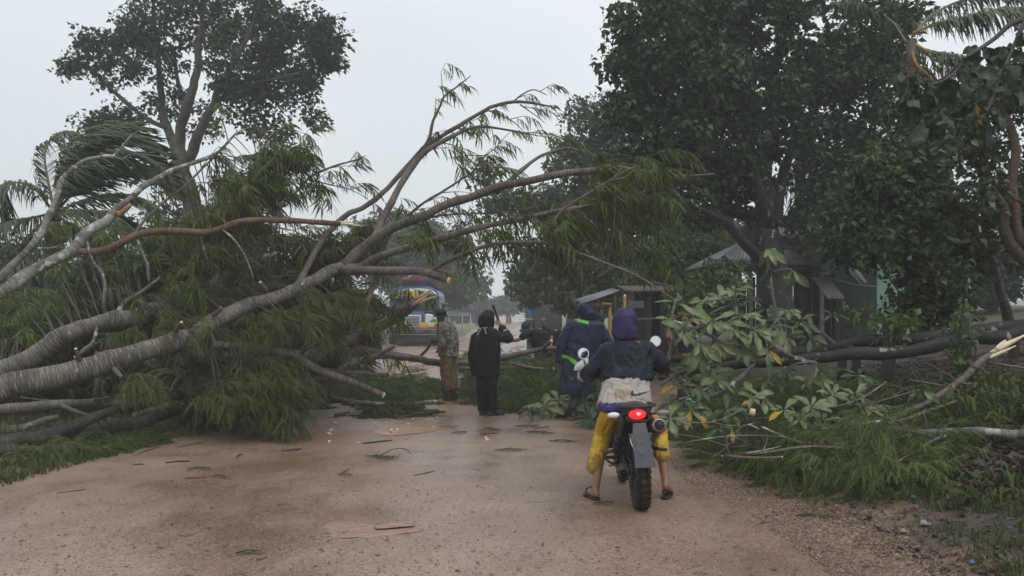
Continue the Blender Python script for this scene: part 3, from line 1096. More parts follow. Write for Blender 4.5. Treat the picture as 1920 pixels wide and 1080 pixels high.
# ---- silvery tree behind it
MT = 31
st = [stem([(1075, 620, MT, 16), (1078, 540, MT, 13), (1085, 450, MT, 10), (1095, 350, MT, 8), (1110, 250, MT, 5), (1120, 190, MT, 2)]),
      stem([(1080, 520, MT, 9), (1040, 450, MT - 1, 7), (1010, 400, MT - 1, 4), (980, 370, MT - 1, 2)]),
      stem([(1082, 500, MT, 9), (1140, 420, MT, 7), (1190, 360, MT, 4), (1230, 300, MT, 2)])]
rows = [(1105, 230, MT, 50, 50, 1.2, 26), (1065, 300, MT, 42, 44, 1, 20), (1130, 320, MT, 60, 60, 1.4, 34), (1030, 390, MT - 1, 55, 40, 1.2, 26), (955, 380, MT - 1, 40, 30, .8, 11),
        (1085, 400, MT, 70, 50, 1.4, 36), (1160, 420, MT, 70, 60, 1.4, 36), (1040, 480, MT, 70, 45, 1.4, 42), (1120, 500, MT, 80, 45, 1.6, 44), (1020, 540, MT, 70, 36, 1.4, 46), (1090, 560, MT, 70, 26, 1.4, 30),
        (990, 515, MT, 28, 30, .8, 12), (1195, 490, MT, 60, 50, 1.4, 30), (1170, 230, MT, 40, 50, 1, 16), (905, 330, MT, 22, 20, .5, 4), (920, 395, MT, 24, 18, .5, 4)]
tree('silvery_tree', 'tree with pale wind turned leaves between the road and the dark tree', st, rows, L_mid, B_tree, 62, 0.38, 0.17, LEAF_W, 0.4, rg=np.random.default_rng(13))

# ---- brighter small trees and bushes under the dark tree
bush_rows = [
    (1250, 500, 26, [(1250, 490, 26, 70, 50, 1.2, 60), (1300, 450, 26, 60, 40, 1, 36), (1210, 530, 26, 50, 30, 1, 26)], 'leafy green bush between the silvery tree and the tin roofed shelter', L_bright),
    (1340, 560, 19, [(1340, 545, 19, 45, 42, .7, 46), (1310, 575, 19, 36, 28, .6, 22)], 'bright green bush just left of the tin roofed shelter', L_bright),
    (60, 560, 25, [(40, 560, 25, 90, 60, 1, 60), (150, 560, 25, 80, 60, 1, 56), (240, 580, 25, 60, 50, 1, 30), (60, 480, 26, 60, 40, 1, 24)], 'dark bushes under the coconut palm at the left', L_near),
    (1375, 470, 30, [(1370, 455, 30, 50, 40, 1, 30), (1400, 480, 30, 40, 40, 1, 20)], 'bush behind the roof edge of the tin roofed shelter', L_bright)]
for k, (px, py, Y, lb, lab, lm) in enumerate(bush_rows):
    b0 = P(px, py, Y)
    zg = gz(b0[:1], b0[1:2])[0]
    st = [np.array([[b0[0], b0[1], zg - .1, .07], [b0[0], b0[1], zg + .7, .05], [b0[0], b0[1], b0[2], .03]])]
    tree('bush', lab, st, lb, lm, B_tree, 60, 0.36, 0.13, LEAF_W, 0.3, cat='bush', rg=np.random.default_rng(30 + k))

# ---- low branching tree near the right edge
NT = 14
st = [stem([(1908, 740, NT, 12), (1903, 670, NT, 11), (1894, 618, NT, 10), (1886, 585, NT, 10), (1869, 524, NT, 9), (1853, 463, NT, 9), (1849, 402, NT, 8), (1845, 321, NT, 8), (1840, 250, NT, 7), (1836, 170, NT, 5), (1830, 90, NT, 3)]),
      stem([(1845, 325, NT, 6), (1820, 290, NT - .2, 6), (1790, 287, NT - .4, 6), (1763, 296, NT - .6, 5), (1723, 321, NT - .9, 4), (1690, 345, NT - 1.1, 3), (1640, 400, NT - 1.3, 2), (1600, 430, NT - 1.4, 1)]),
      stem([(1848, 360, NT, 7), (1825, 345, NT - .3, 6), (1804, 347, NT - .5, 6), (1784, 376, NT - .7, 5), (1740, 400, NT - .9, 3), (1690, 430, NT - 1.2, 2)]),
      stem([(1784, 376, NT - .7, 4), (1700, 445, NT - 1, 3), (1672, 490, NT - 1.2, 2.5), (1668, 520, NT - 1.2, 2), (1690, 560, NT - 1.2, 1.5), (1670, 620, NT - 1.2, 1)]),
      stem([(1842, 270, NT, 5), (1790, 230, NT + .3, 4), (1740, 190, NT + .5, 3), (1690, 170, NT + .5, 2)])]
rows = [(1640, 340, NT - 1, 50, 70, .7, 62), (1710, 300, NT - .8, 60, 60, .8, 64), (1790, 260, NT, 60, 55, .8, 56), (1620, 450, NT - 1.3, 50, 60, .6, 60), (1700, 420, NT - 1, 60, 60, .7, 60), (1780, 420, NT - .6, 60, 60, .7, 54),
        (1740, 530, NT - 1, 55, 60, .6, 54), (1690, 590, NT - 1, 40, 30, .5, 18), (1800, 500, NT - .5, 40, 60, .5, 26), (1880, 330, NT, 50, 80, .7, 32), (1720, 200, NT + .4, 70, 50, .7, 40), (1850, 180, NT, 60, 70, .7, 40), (1590, 400, NT - 1.4, 26, 34, .4, 14), (1760, 590, NT - 1, 40, 30, .5, 16)]
tree('leafy_tree', 'low branching olive leaved tree at the right edge in front of the green house', st, rows, L_near, B_dark, 25, 0.25, 0.11, LEAF_W, 0.3, rg=np.random.default_rng(14), shell=0.1)

# ---- orange barked tree at the far right edge
st = [stem([(1990, 560, 12.5, 14), (1935, 500, 12.5, 12), (1905, 470, 12.5, 11), (1884, 430, 12.5, 10), (1887, 395, 12.5, 10), (1868, 366, 12.5, 6), (1840, 372, 12.5, 3)]),
      stem([(1918, 462, 12.5, 9), (1902, 402, 12.6, 9), (1896, 341, 12.7, 9), (1904, 280, 12.8, 9), (1893, 235, 12.9, 8), (1878, 205, 13, 6), (1850, 180, 13, 3)])]
st[0] = np.vstack([[[7.6, 12.5, float(gz(np.array([7.6]), np.array([12.5]))[0]) - .1, .12]], st[0]])
rows = [(1900, 160, 13, 60, 50, .7, 22), (1930, 420, 13, 50, 70, .6, 24), (1840, 365, 12.5, 24, 20, .3, 5)]
tree('curved_tree', 'orange barked tree with a hooked trunk at the right edge', st, rows, L_near, B_orange, 45, 0.3, 0.11, LEAF_W, 0.3, rg=np.random.default_rng(15))

# ---- hazy trees down the road
far = [(800, 590, 66, [(760, 520, 66, 60, 44, 2.2, 40), (835, 525, 66, 50, 46, 2.2, 40), (800, 470, 66, 70, 46, 2.4, 46), (870, 540, 66, 40, 40, 1.5, 24), (720, 450, 68, 60, 50, 2.2, 36)], 'hazy wide tree standing right behind the painted bus'),
       (745, 590, 84, [(745, 430, 84, 50, 34, 2.2, 30), (700, 480, 84, 60, 50, 2.4, 36), (790, 440, 84, 30, 26, 1.5, 14)], 'pale hazy tall tree above and behind the painted bus'),
       (955, 600, 118, [(957, 570, 118, 28, 14, 2, 40), (940, 578, 118, 16, 10, 1.2, 14)], 'small round tree beside the end of the road'),
       (893, 600, 108, [(885, 580, 108, 22, 18, 1.6, 24), (908, 572, 108, 18, 14, 1.4, 16), (860, 585, 106, 24, 16, 1.6, 16)], 'low hazy tree behind the roadside stall'),
       (30, 600, 62, [(30, 540, 62, 70, 46, 2.4, 44), (-60, 520, 62, 80, 70, 2.4, 40)], 'hazy tree behind the coconut palm at the left edge'),
       (180, 600, 48, [(180, 540, 48, 80, 70, 2.2, 60), (260, 520, 48, 70, 70, 2, 44), (110, 570, 48, 60, 40, 2, 30)], 'dull green tree behind the fallen tree, below the palm fronds'),
       (540, 610, 56, [(540, 560, 56, 90, 50, 2.2, 60), (620, 570, 56, 70, 40, 2, 40), (470, 560, 56, 70, 60, 2, 40)], 'hazy bushy tree behind the fallen tree, left of the painted bus')]
for k, (px, py, Y, lb, lab) in enumerate(far):
    b0 = P(px, py, Y)
    zg = gz(b0[:1], b0[1:2])[0]
    top = P(lb[0][0], lb[0][1], Y)
    st = [np.array([[b0[0], b0[1], zg - .1, .28], [b0[0], b0[1], zg * .6 + top[2] * .4, .2], [*top, .08]])]
    tree('hazy_tree', lab, st, lb, L_far, B_tree, 70, (0.012 if Y < 90 else 0.0055) * Y, (0.0052 if Y < 90 else 0.004) * Y, LEAF_W, 0.3, rg=np.random.default_rng(50 + k), sides=6)
# trees beyond the houses on the right
for k, (px, Y, lb, lab) in enumerate([
        (1600, 34, [(1600, 420, 34, 90, 80, 2, 60), (1700, 380, 34, 90, 90, 2, 60), (1560, 330, 34, 40, 40, 1.5, 14)], 'dim tree crowding behind the pale roof of the green house'),
        (1860, 30, [(1850, 470, 30, 70, 90, 2, 70), (1940, 430, 30, 80, 110, 2, 70), (1800, 520, 30, 50, 60, 1.5, 34)], 'dark thicket tree on the slope beyond the right edge post'),
        (1290, 38, [(1270, 470, 38, 60, 60, 2, 44), (1340, 430, 38, 60, 50, 2, 30), (1200, 540, 38, 80, 40, 2, 40)], 'dull tree filling the gap behind the brick shack')]):
    b0 = P(px, 560, Y)
    zg = gz(b0[:1], b0[1:2])[0]
    top = P(lb[0][0], lb[0][1], Y)
    st = [np.array([[b0[0], b0[1], zg - .1, .2], [b0[0], b0[1], zg + 1.5, .16], [*top, .06]])]
    tree('background_tree', lab, st, lb, L_big if k != 2 else L_near, B_dark, 80, 0.5, 0.2, LEAF_W, 0.3, rg=np.random.default_rng(70 + k), sides=6)


# ---- palms
def frond(pts, L_leaf, n, hang=0.8, rg=rng, wind=0.6, wid=0.036):
    """rachis tube and leaflets for one palm frond given by 3-D points (x, y, z, r)"""
    s = spline(pts, 6)
    p = s[:, :3]
    ra = tube(p, s[:, 3], 5, cap=False)
    Ls = np.concatenate([[0], np.cumsum(np.linalg.norm(np.diff(p, axis=0), axis=1))])
    V, F = [], []
    for k in range(n):
        t = 0.12 + 0.88 * (k + .5) / n
        q = np.array([np.interp(t * Ls[-1], Ls, p[:, a]) for a in range(3)])
        q2 = np.array([np.interp(min(1, t + .03) * Ls[-1], Ls, p[:, a]) for a in range(3)])
        tg = nrm(q2 - q + 1e-6)
        sd = nrm(np.cross(tg, [0, 0, 1.0]) + 1e-6)
        ll = L_leaf * math.sin(math.pi * (0.18 + 0.74 * t)) * rg.uniform(.7, 1.15)
        for sgn in (-1, 1):
            d0 = nrm(sd * sgn * 0.8 + tg * 0.75 + rg.normal(0, .08, 3))
            dn = nrm(np.array([wind, 0.1 * sgn, -hang]) + rg.normal(0, .22, 3))
            c = [q, q + ll * .35 * d0, q + ll * (.5 * d0 + .25 * dn), q + ll * (.55 * d0 + .6 * dn)]
            w = nrm(np.cross(d0 + dn, sd * sgn + np.array([0, 0, .6]))) * wid * .5
            b = len(V)
            for m_, ww in zip(c, (.5, 1, .8, .05)):
                V.append(m_ - w * ww); V.append(m_ + w * ww)
            for m_ in range(3):
                a = b + 2 * m_
                F.append([a, a + 1, a + 3]); F.append([a, a + 3, a + 2])
    return ra, (np.array(V), [np.array(F)], None)


M_rachis = mat('frond_rib', (0.17, 0.165, 0.06), 0.45, (0.11, 0.12, 0.045), 4)
M_rachis_y = mat('frond_rib_yellow', (0.42, 0.28, 0.06), 0.5, (0.30, 0.2, 0.06), 4)
L_deadpalm = leafmat('dead_palm_leaf', [(0.10, 0.038, 0.02), (0.18, 0.07, 0.032), (0.24, 0.10, 0.05)], 0.6, 0.2)
L_palegr = leafmat('pale_palm_leaf', [(0.10, 0.10, 0.06), (0.16, 0.16, 0.10), (0.22, 0.22, 0.15)], 0.5, 0.2)


def palm(name, label, base, trunk, fronds, rg, coconuts=None):
    zg = float(gz(base[:1], base[1:2])[0])
    t = thing(name, label, 'palm tree', (base[0], base[1], zg - .05))
    part('trunk', tube(trunk[:, :3], trunk[:, 3], 9, wob=.08), B_tree, t)
    for pts, ll, n, hang, wind, kind in fronds:
        n = int(n * 1.35)
        ra, lv = frond(np.array(pts), ll, n, hang, rg, wind)
        lm, rm = {'g': (L_palm, M_rachis), 'd': (L_deadpalm, M_rachis_y), 'y': (L_palm, M_rachis_y), 'p': (L_palegr, M_rachis)}[kind]
        f = part('frond', ra, rm, t, label={'d': 'dead orange brown frond', 'y': 'frond with a yellow rib', 'p': 'pale dry frond'}.get(kind))
        part('leaflets', lv, lm, f, smooth=False)
    if coconuts is not None:
        mc = mat('coconut_husk', (0.09, 0.10, 0.03), 0.5, (0.16, 0.14, 0.05), 5)
        for c, r in coconuts:
            part('coconut', ell(c, (r, r, r * 1.15)), mc, t)
    return t


def fp(rows, Y0):
    """frond points: rows (px, py, dY, r px)"""
    return [[*P(a, b, Y0 + c), r * Y0 / FPX] for a, b, c, r in rows]


PY = 19.0
c0 = (104, 398)
fr = [(fp([(100, 398, 0, 3), (72, 360, -.3, 2.5), (40, 343, -.5, 2), (14, 348, -.6, 1.5), (6, 380, -.6, 1), (10, 420, -.6, .6)], PY), .75, 44, 1.2, .25, 'g'),
      (fp([(102, 396, 0, 3), (90, 340, .2, 2.5), (84, 290, .4, 2), (98, 258, .5, 1.6), (125, 247, .6, 1), (150, 252, .7, .6)], PY), .8, 48, .9, .4, 'g'),
      (fp([(100, 400, 0, 3), (60, 408, -.5, 2), (20, 415, -.8, 1.5), (-20, 432, -1, .8), (-50, 470, -1, .5)], PY), .8, 44, 1.2, .1, 'g'),
      (fp([(104, 398, 0, 3), (80, 430, -.6, 2), (55, 470, -.9, 1.5), (30, 500, -1, 1), (10, 540, -1, .6)], PY), .7, 40, 1.0, .25, 'g'),
      (fp([(106, 392, 0, 3), (120, 330, -.2, 2.8), (140, 278, -.4, 2.2), (185, 245, -.6, 1.8), (235, 235, -.8, 1.3), (275, 243, -.9, .7)], PY), .95, 64, .35, 1.2, 'g'),
      (fp([(106, 392, 0, 3), (128, 325, -.5, 2.8), (160, 275, -.8, 2.2), (210, 250, -1, 1.8), (265, 260, -1.2, 1.3), (310, 290, -1.3, .7)], PY), .95, 64, .4, 1.2, 'g'),
      (fp([(106, 394, 0, 3), (135, 345, -.6, 2.6), (180, 305, -1, 2.2), (230, 285, -1.3, 1.8), (285, 300, -1.5, 1.3), (325, 340, -1.6, .7)], PY), .95, 64, .5, 1.1, 'g'),
      (fp([(106, 396, 0, 3), (140, 360, -.2, 2.6), (190, 330, -.3, 2.2), (250, 318, -.4, 1.8), (300, 335, -.5, 1.3), (335, 370, -.6, .7)], PY), .9, 60, .6, 1.1, 'g'),
      (fp([(108, 398, 0, 3), (145, 380, .4, 2.6), (200, 365, .8, 2.2), (250, 372, 1, 1.8), (290, 395, 1.1, 1)], PY), .85, 54, .8, .9, 'g'),
      (fp([(108, 400, 0, 3), (150, 395, -.8, 2.4), (200, 400, -1.2, 2), (245, 425, -1.4, 1.2), (270, 460, -1.5, .7)], PY), .8, 50, .9, .8, 'g'),
      (fp([(106, 392, 0, 3), (124, 335, .3, 2.8), (150, 290, .5, 2.2), (200, 262, .6, 1.8), (255, 268, .6, 1.3), (300, 310, .6, .7)], PY), .95, 64, .5, 1.2, 'g'),
      (fp([(106, 394, 0, 3), (130, 352, .6, 2.6), (170, 318, .9, 2.2), (225, 300, 1, 1.8), (280, 318, 1, 1.3), (315, 360, 1, .7)], PY), .95, 64, .6, 1.1, 'g'),
      (fp([(106, 404, 0, 3), (135, 425, .3, 2.4), (165, 460, .5, 1.8), (185, 510, .6, 1)], PY), .7, 40, 1, .4, 'g'),
      (fp([(104, 404, 0, 3), (95, 450, .4, 2.2), (75, 500, .6, 1.6), (60, 560, .6, .9)], PY), .7, 40, 1, .3, 'g')]
tr = stem([(92, 690, PY, 16), (93, 600, PY, 14), (96, 520, PY, 13), (101, 450, PY, 12), (104, 398, PY, 12)])
rr = np.random.default_rng(5)
cocos = []
for a, b in ((96, 432), (110, 436), (92, 447), (106, 450), (120, 446), (99, 462), (114, 463), (124, 434), (86, 436)):
    cocos.append((P(a, b, PY - .45 + rr.uniform(-.1, .1)), .085))
base = tr[0, :3]
palm('coconut_palm', 'coconut palm with windblown fronds and green coconuts at the left', base, tr, fr, rr, cocos)

PR = 17.5
cx, cy = 1705, 60
fr = [(fp([(1712, 62, 0, 3), (1752, 46, -.3, 2.6), (1810, 32, -.5, 2.2), (1880, 18, -.6, 1.6), (1950, 20, -.7, .8)], PR), .75, 56, 1.1, .1, 'y'),
      (fp([(1712, 68, 0, 3), (1745, 30, .4, 2.6), (1800, 2, .6, 2.2), (1860, -10, .6, 1.6), (1920, 0, .6, .8)], PR), .7, 50, 1.0, .2, 'g'),
      (fp([(1712, 80, 0, 3), (1745, 98, -.4, 2.6), (1787, 104, -.6, 2), (1840, 125, -.8, 1.3), (1880, 160, -.9, .7)], PR), .7, 46, 1.0, .1, 'y'),
      (fp([(1708, 90, 0, 3), (1720, 122, -.4, 2.6), (1745, 145, -.6, 2), (1765, 180, -.7, 1.3), (1775, 220, -.8, .7)], PR), .6, 40, .9, -.1, 'd'),
      (fp([(1712, 85, 0, 3), (1770, 120, .6, 2.4), (1830, 130, 1, 2), (1890, 150, 1.2, 1.4), (1925, 200, 1.3, .8)], PR), .7, 46, .9, .2, 'p'),
      (fp([(1700, 80, 0, 3), (1670, 40, .3, 2.4), (1620, 10, .6, 2), (1560, 5, .8, 1)], PR), .7, 40, .9, .4, 'g'),
      (fp([(1705, 95, 0, 3), (1715, 170, .5, 2), (1722, 240, .7, 1.5), (1722, 300, .7, .8)], PR), .6, 36, 1, .2, 'd')]
tr = stem([(1730, 640, PR, 14), (1725, 500, PR, 12), (1716, 300, PR, 11), (1708, 75, PR, 11)])
palm('coconut_palm', 'coconut palm with yellow ribbed and dead orange fronds at the upper right', tr[0, :3], tr, fr, rr)

P2 = 24
fr = [(fp([(1500, 290, 0, 2.4), (1530, 270, -.3, 2), (1555, 290, -.5, 1.6), (1572, 340, -.6, 1), (1575, 390, -.6, .5)], P2), .8, 46, 1.1, .2, 'g'),
      (fp([(1498, 290, 0, 2.4), (1450, 280, .3, 2), (1400, 310, .5, 1.6), (1365, 370, .6, 1), (1350, 430, .6, .5)], P2), .8, 46, 1.1, .2, 'g'),
      (fp([(1502, 296, 0, 2.4), (1520, 320, -.6, 2), (1540, 370, -.8, 1.6), (1548, 430, -.8, .8)], P2), .8, 44, 1.1, .2, 'g'),
      (fp([(1496, 296, 0, 2.4), (1470, 330, .4, 2), (1450, 390, .5, 1.6), (1440, 440, .5, .8)], P2), .8, 44, 1.1, .2, 'g'),
      (fp([(1500, 288, 0, 2.4), (1520, 240, .4, 2), (1550, 215, .5, 1.4), (1580, 215, .5, .8)], P2), .8, 40, 1.0, .3, 'p'),
      (fp([(1500, 296, 0, 2.4), (1498, 350, -.3, 2), (1490, 400, -.4, 1.4), (1486, 450, -.4, .6)], P2), .7, 40, 1.1, .2, 'g'),
      (fp([(1504, 292, 0, 2.4), (1560, 280, .3, 2), (1620, 300, .5, 1.4), (1660, 350, .5, .7)], P2), .8, 44, 1.0, .2, 'g')]
tr = stem([(1496, 640, P2, 11), (1497, 500, P2, 10), (1499, 400, P2, 9), (1500, 292, P2, 9)])
palm('coconut_palm', 'palm with drooping fronds half hidden behind the dark tree trunk', tr[0, :3], tr, fr, rr)

# ================================================================== the fallen tree
grain = mat('torn_wood', (0.66, 0.53, 0.34), 0.6, (0.78, 0.68, 0.48), 18, stretch=(1, 1, 6), bump=0.4)
rF = np.random.default_rng(21)


def cut_end(s, at=-1, name='cut_end', parent=None):
    """pale sawn face on the end of a branch"""
    p, q = s[at, :3], s[at - 1 if at == -1 else at + 1, :3]
    d = nrm(p - q)
    r = s[at, 3] * 1.03
    return part(name, tube([p - d * r * .3, p + d * r * .28], [r, r * .92], 10), M_wood, parent)


def splinter(s, parent, n=5, L=.35):
    """torn pale wood at a broken end"""
    p, q = s[-1, :3], s[-2, :3]
    d = nrm(p - q)
    r = max(s[-1, 3], .02)
    ds = []
    for k in range(n):
        a = rF.normal(0, .5, 3) * r
        l = L * rF.uniform(.35, 1)
        e = p + a * 1.2 + d * l + rF.normal(0, .06, 3) * l
        ds.append(tube([p + a - d * r, p + a + d * l * .4, e], [r * .45, r * .3, .002], 5))
    return part('torn_end', merge(ds), grain, parent)


def limb(parent, s, bm, sides=9, fol=None, lm=None, end=None, name='branch', wob=.1, label=None):
    b = part(name, tube(s[:, :3], s[:, 3], sides, wob=wob, seed=int(abs(s[0, 0] * 97)) % 50), bm, parent, label=label)
    if fol is not None:
        tw, lv = fol
        if tw is not None:
            part('twigs', tw, B_limb, b, kind='stuff')
        part('foliage', lv, lm or L_feather, b, smooth=False, kind='stuff')
    if end == 'cut': cut_end(s, parent=b)
    if end == 'torn': splinter(s, b)
    return b


# main stem
A = stem([(-160, 778, 11.0, 30), (-60, 752, 11.4, 29), (0, 728, 11.6, 27), (120, 697, 11.9, 25), (240, 668, 12.3, 22), (360, 630, 12.8, 19), (450, 583, 13.3, 16), (540, 545, 13.8, 14), (600, 522, 14.1, 13), (645, 502, 14.4, 12)])
ft = thing('fallen_tree', 'fallen tree with a pale ringed trunk whose crown arches over the red road', 'fallen tree', (A[0, 0], A[0, 1], rz(-6, 11) - .05))
part('trunk', tube(A[:, :3], A[:, 3] * .93, 16, wob=.09), B_fallen, ft)
for (px, py, Y, dx, dy) in ((150, 676, 11.75, -8, -22), (330, 622, 12.5, 10, -18), (400, 590, 12.9, 16, -14), (500, 545, 13.4, -12, -16), (215, 690, 12.0, 14, 16)):
    s = stem([(px, py, Y, 5), (px + dx * .6, py + dy * .6, Y - .05, 4), (px + dx, py + dy, Y - .08, 3.2)])
    limb(ft, s, B_limb, 7, None, end='cut' if dy < -15 else None, name='stub')
b1 = stem([(640, 505, 14.4, 12), (700, 452, 14.4, 10), (760, 418, 14.3, 9), (840, 385, 14.2, 8), (920, 358, 14.0, 8), (1000, 336, 13.8, 7), (1080, 322, 13.6, 6.5), (1150, 317, 13.4, 5), (1210, 321, 13.3, 4), (1270, 330, 13.2, 3), (1340, 326, 13.1, 1.5)])
limb(ft, b1, B_limb, 10, dress(b1, .045, .16, (.3, .8), rg=rF, t0=.12, prob=.9, direct=.15))
b1a = stem([(700, 455, 14.4, 8), (712, 430, 14.6, 7), (740, 365, 14.8, 6.5), (775, 310, 15, 6), (805, 280, 15.1, 5), (850, 255, 15.2, 4), (895, 238, 15.3, 3), (950, 243, 15.3, 2), (1010, 255, 15.3, 1)])
limb(ft, b1a, B_limb, 8, dress(b1a, .045, .13, (.3, .8), rg=rF, t0=.25, prob=.95, direct=.3))
b2 = stem([(545, 545, 14.0, 7), (567, 518, 14.8, 6.5), (598, 459, 15.2, 6), (647, 406, 15.5, 5.5), (679, 390, 15.6, 5), (728, 353, 15.8, 4.5), (785, 288, 16, 4.5), (804, 269, 16, 4.5), (850, 241, 16, 4), (907, 210, 16, 3.5), (924, 200, 16, 3), (965, 190, 16, 3), (1013, 196, 16, 2), (1046, 203, 16, 1)])
limb(ft, b2, B_limb, 8, dress(b2, .04, .30, (.25, .6), rg=rF, t0=.1, prob=.62, direct=.18))
b2a = stem([(804, 269, 16, 3), (813, 225, 16, 2.5), (826, 198, 16, 2), (834, 180, 16, 2), (859, 161, 16, 1.5), (883, 142, 16, .8)])
limb(ft, b2a, B_limb, 6, dress(b2a, .03, .28, (.15, .4), rg=rF, t0=.3, prob=.8, direct=.3))
b2t = stem([(832, 182, 16, 1.4), (829, 160, 16, 1), (827, 135, 16, .6)])
limb(ft, b2t, B_limb, 5, dress(b2t, .03, .16, (.15, .3), rg=rF, direct=.6))
b2b = stem([(963, 190, 16, 2), (978, 178, 16, 1.6), (1000, 168, 16, 1.2), (1025, 178, 16, .7)])
limb(ft, b2b, B_limb, 5, dress(b2b, .03, .22, (.15, .35), rg=rF, direct=.5))
b2c = stem([(916, 207, 16, 1.6), (945, 219, 16, 1.2), (965, 230, 16, 1), (985, 250, 16, .6)])
limb(ft, b2c, B_limb, 5, dress(b2c, .03, .25, (.15, .3), rg=rF, direct=.3))
b2d = stem([(975, 196, 16, 1.4), (995, 210, 16, 1), (1010, 220, 16, .8), (1022, 231, 16, .5)])
limb(ft, b2d, B_limb, 5, dress(b2d, .03, .3, (.15, .3), rg=rF, direct=.3))
b3 = stem([(655, 503, 14.3, 9), (675, 502, 14.1, 8.5), (712, 481, 13.9, 8), (785, 459, 13.6, 7), (854, 439, 13.3, 6.5), (907, 424, 13.1, 6), (989, 408, 12.8, 5), (1070, 392, 12.5, 4), (1156, 377, 12.2, 1.6)])
limb(ft, b3, B_limb, 9, dress(b3, .05, .16, (.3, .7), rg=rF, t0=.25, prob=.8, direct=.1), end='cut')
b4 = stem([(640, 508, 14.3, 10), (700, 507, 13.8, 8.5), (760, 508, 13.4, 8), (800, 511, 13.1, 7.5), (820, 518, 13, 7), (843, 526, 12.9, 6.5)])
limb(ft, b4, B_limb, 10, dress(b4, .09, .5, (.2, .4), rg=rF, t0=.15, prob=.4, direct=.05), end='cut')
b4a = stem([(802, 511, 13.1, 4.5), (830, 495, 13, 4.5), (853, 485, 12.9, 4.2), (907, 463, 12.7, 4), (953, 454, 12.5, 3.6), (1020, 455, 12.3, 3.2), (1070, 470, 12.1, 2.5), (1120, 487, 11.9, 2.2), (1187, 513, 11.7, 1.8), (1240, 545, 11.5, 1.3), (1270, 566, 11.4, .7)])
limb(ft, b4a, B_limb, 8, dress(b4a, .04, .22, (.25, .6), rg=rF, prob=.75, direct=.1))
b4b = stem([(1020, 455, 12.3, 3), (1022, 450, 12.3, 3), (1040, 413, 12.2, 2.6), (1060, 390, 12.2, 2.4), (1103, 363, 12.1, 2.2), (1153, 332, 12, 1.8), (1167, 308, 12, .8)])
limb(ft, b4b, B_limb, 6, dress(b4b, .04, .16, (.3, .7), rg=rF, prob=.8))
b4c = stem([(1145, 338, 12, 1.6), (1175, 330, 12, 1.3), (1195, 310, 12, 1), (1215, 290, 12, .6)])
limb(ft, b4c, B_limb, 5, dress(b4c, .03, .2, (.2, .5), rg=rF))
b5 = stem([(930, 362, 14, 5), (937, 354, 14, 4.6), (970, 327, 14.2, 4.2), (1002, 300, 14.4, 3.6), (1032, 285, 14.5, 3), (1070, 277, 14.6, 2.2), (1110, 295, 14.6, 1.4), (1160, 300, 14.6, .8)])
limb(ft, b5, B_limb, 6, dress(b5, .04, .2, (.2, .6), rg=rF, prob=.8))
b6 = stem([(745, 425, 14.4, 3), (787, 387, 14.3, 2.6), (825, 362, 14.3, 2.4), (875, 330, 14.2, 2), (890, 317, 14.2, 1.8), (910, 292, 14.2, 1.4), (935, 274, 14.2, .7)])
limb(ft, b6, B_limb, 6, dress(b6, .04, .14, (.25, .6), rg=rF, prob=.9, direct=.3))
b6b = stem([(890, 317, 14.2, 1.4), (925, 314, 14.2, 1.1), (960, 316, 14.2, .8), (985, 330, 14.2, .5)])
limb(ft, b6b, B_limb, 5, dress(b6b, .03, .25, (.15, .4), rg=rF, direct=.3))
b6c = stem([(760, 420, 14.3, 2.4), (830, 404, 14.3, 2), (900, 400, 14.3, 1.6), (960, 398, 14.2, 1.2), (1030, 380, 14.1, .7)])
limb(ft, b6c, B_limb, 5, dress(b6c, .03, .2, (.2, .5), rg=rF, direct=.3))
b0 = stem([(515, 440, 15.6, 3), (527, 390, 15.6, 2.8), (560, 355, 15.6, 2.6), (585, 330, 15.6, 2.4), (625, 312, 15.6, 2), (665, 300, 15.6, 1.6), (685, 292, 15.6, .8)])
limb(ft, b0, B_limb, 6, dress(b0, .03, .2, (.2, .5), rg=rF, t0=.3, prob=.85, direct=.3))
b0b = stem([(580, 337, 15.6, 1.6), (620, 347, 15.6, 1.3), (655, 355, 15.6, 1), (690, 372, 15.6, .6)])
limb(ft, b0b, B_limb, 5, dress(b0b, .03, .16, (.2, .5), rg=rF, direct=.4))

# second bole of the same crown, lying lower
b7 = stem([(285, 672, 12.9, 19), (340, 670, 13.3, 18), (400, 668, 13.8, 17), (480, 672, 14.3, 16), (575, 668, 14.9, 14), (625, 655, 15.2, 13), (665, 638, 15.4, 12), (690, 620, 15.3, 11.5), (720, 603, 15.1, 10.5), (752, 585, 14.9, 10), (782, 566, 14.7, 9)])
limb(ft, b7, B_fallen, 12, None, end='torn')
b7a = stem([(675, 627, 15.4, 7), (680, 592, 15.5, 6.5), (692, 555, 15.7, 5.5), (705, 522, 15.9, 4.5), (712, 480, 16, 4), (735, 430, 16.1, 3), (755, 390, 16.2, 2)])
limb(ft, b7a, B_limb, 8, dress(b7a, .05, .25, (.2, .4), rg=rF, prob=.7, t0=.6))
b7b = stem([(660, 648, 15.4, 9), (690, 658, 15.6, 8), (725, 665, 15.8, 7.5), (775, 672, 17.3, 7), (825, 680, 18.8, 7), (875, 682, 18.9, 6.5), (935, 673, 18.7, 6), (971, 663, 18.6, 5.5), (1004, 657, 18.6, 5), (1042, 654, 18.6, 4.5), (1060, 655, 18.6, 4)])
limb(ft, b7b, B_limb, 9, dress(b7b, .08, .5, (.3, .6), rg=rF, prob=.5, rise=-.6, t0=.45))
b7c = stem([(1018, 656, 18.6, 4), (1024, 648, 18.5, 3.6), (1034, 639, 18.4, 3.2)])
limb(ft, b7c, B_limb, 7, None, end='cut')
b8 = stem([(395, 645, 13.0, 8), (462, 652, 13.3, 8.5), (512, 660, 13.5, 8.5), (550, 667, 13.6, 9), (600, 695, 13.7, 8), (650, 712, 13.8, 7.5), (687, 727, 13.9, 7), (718, 741, 14, 6)])
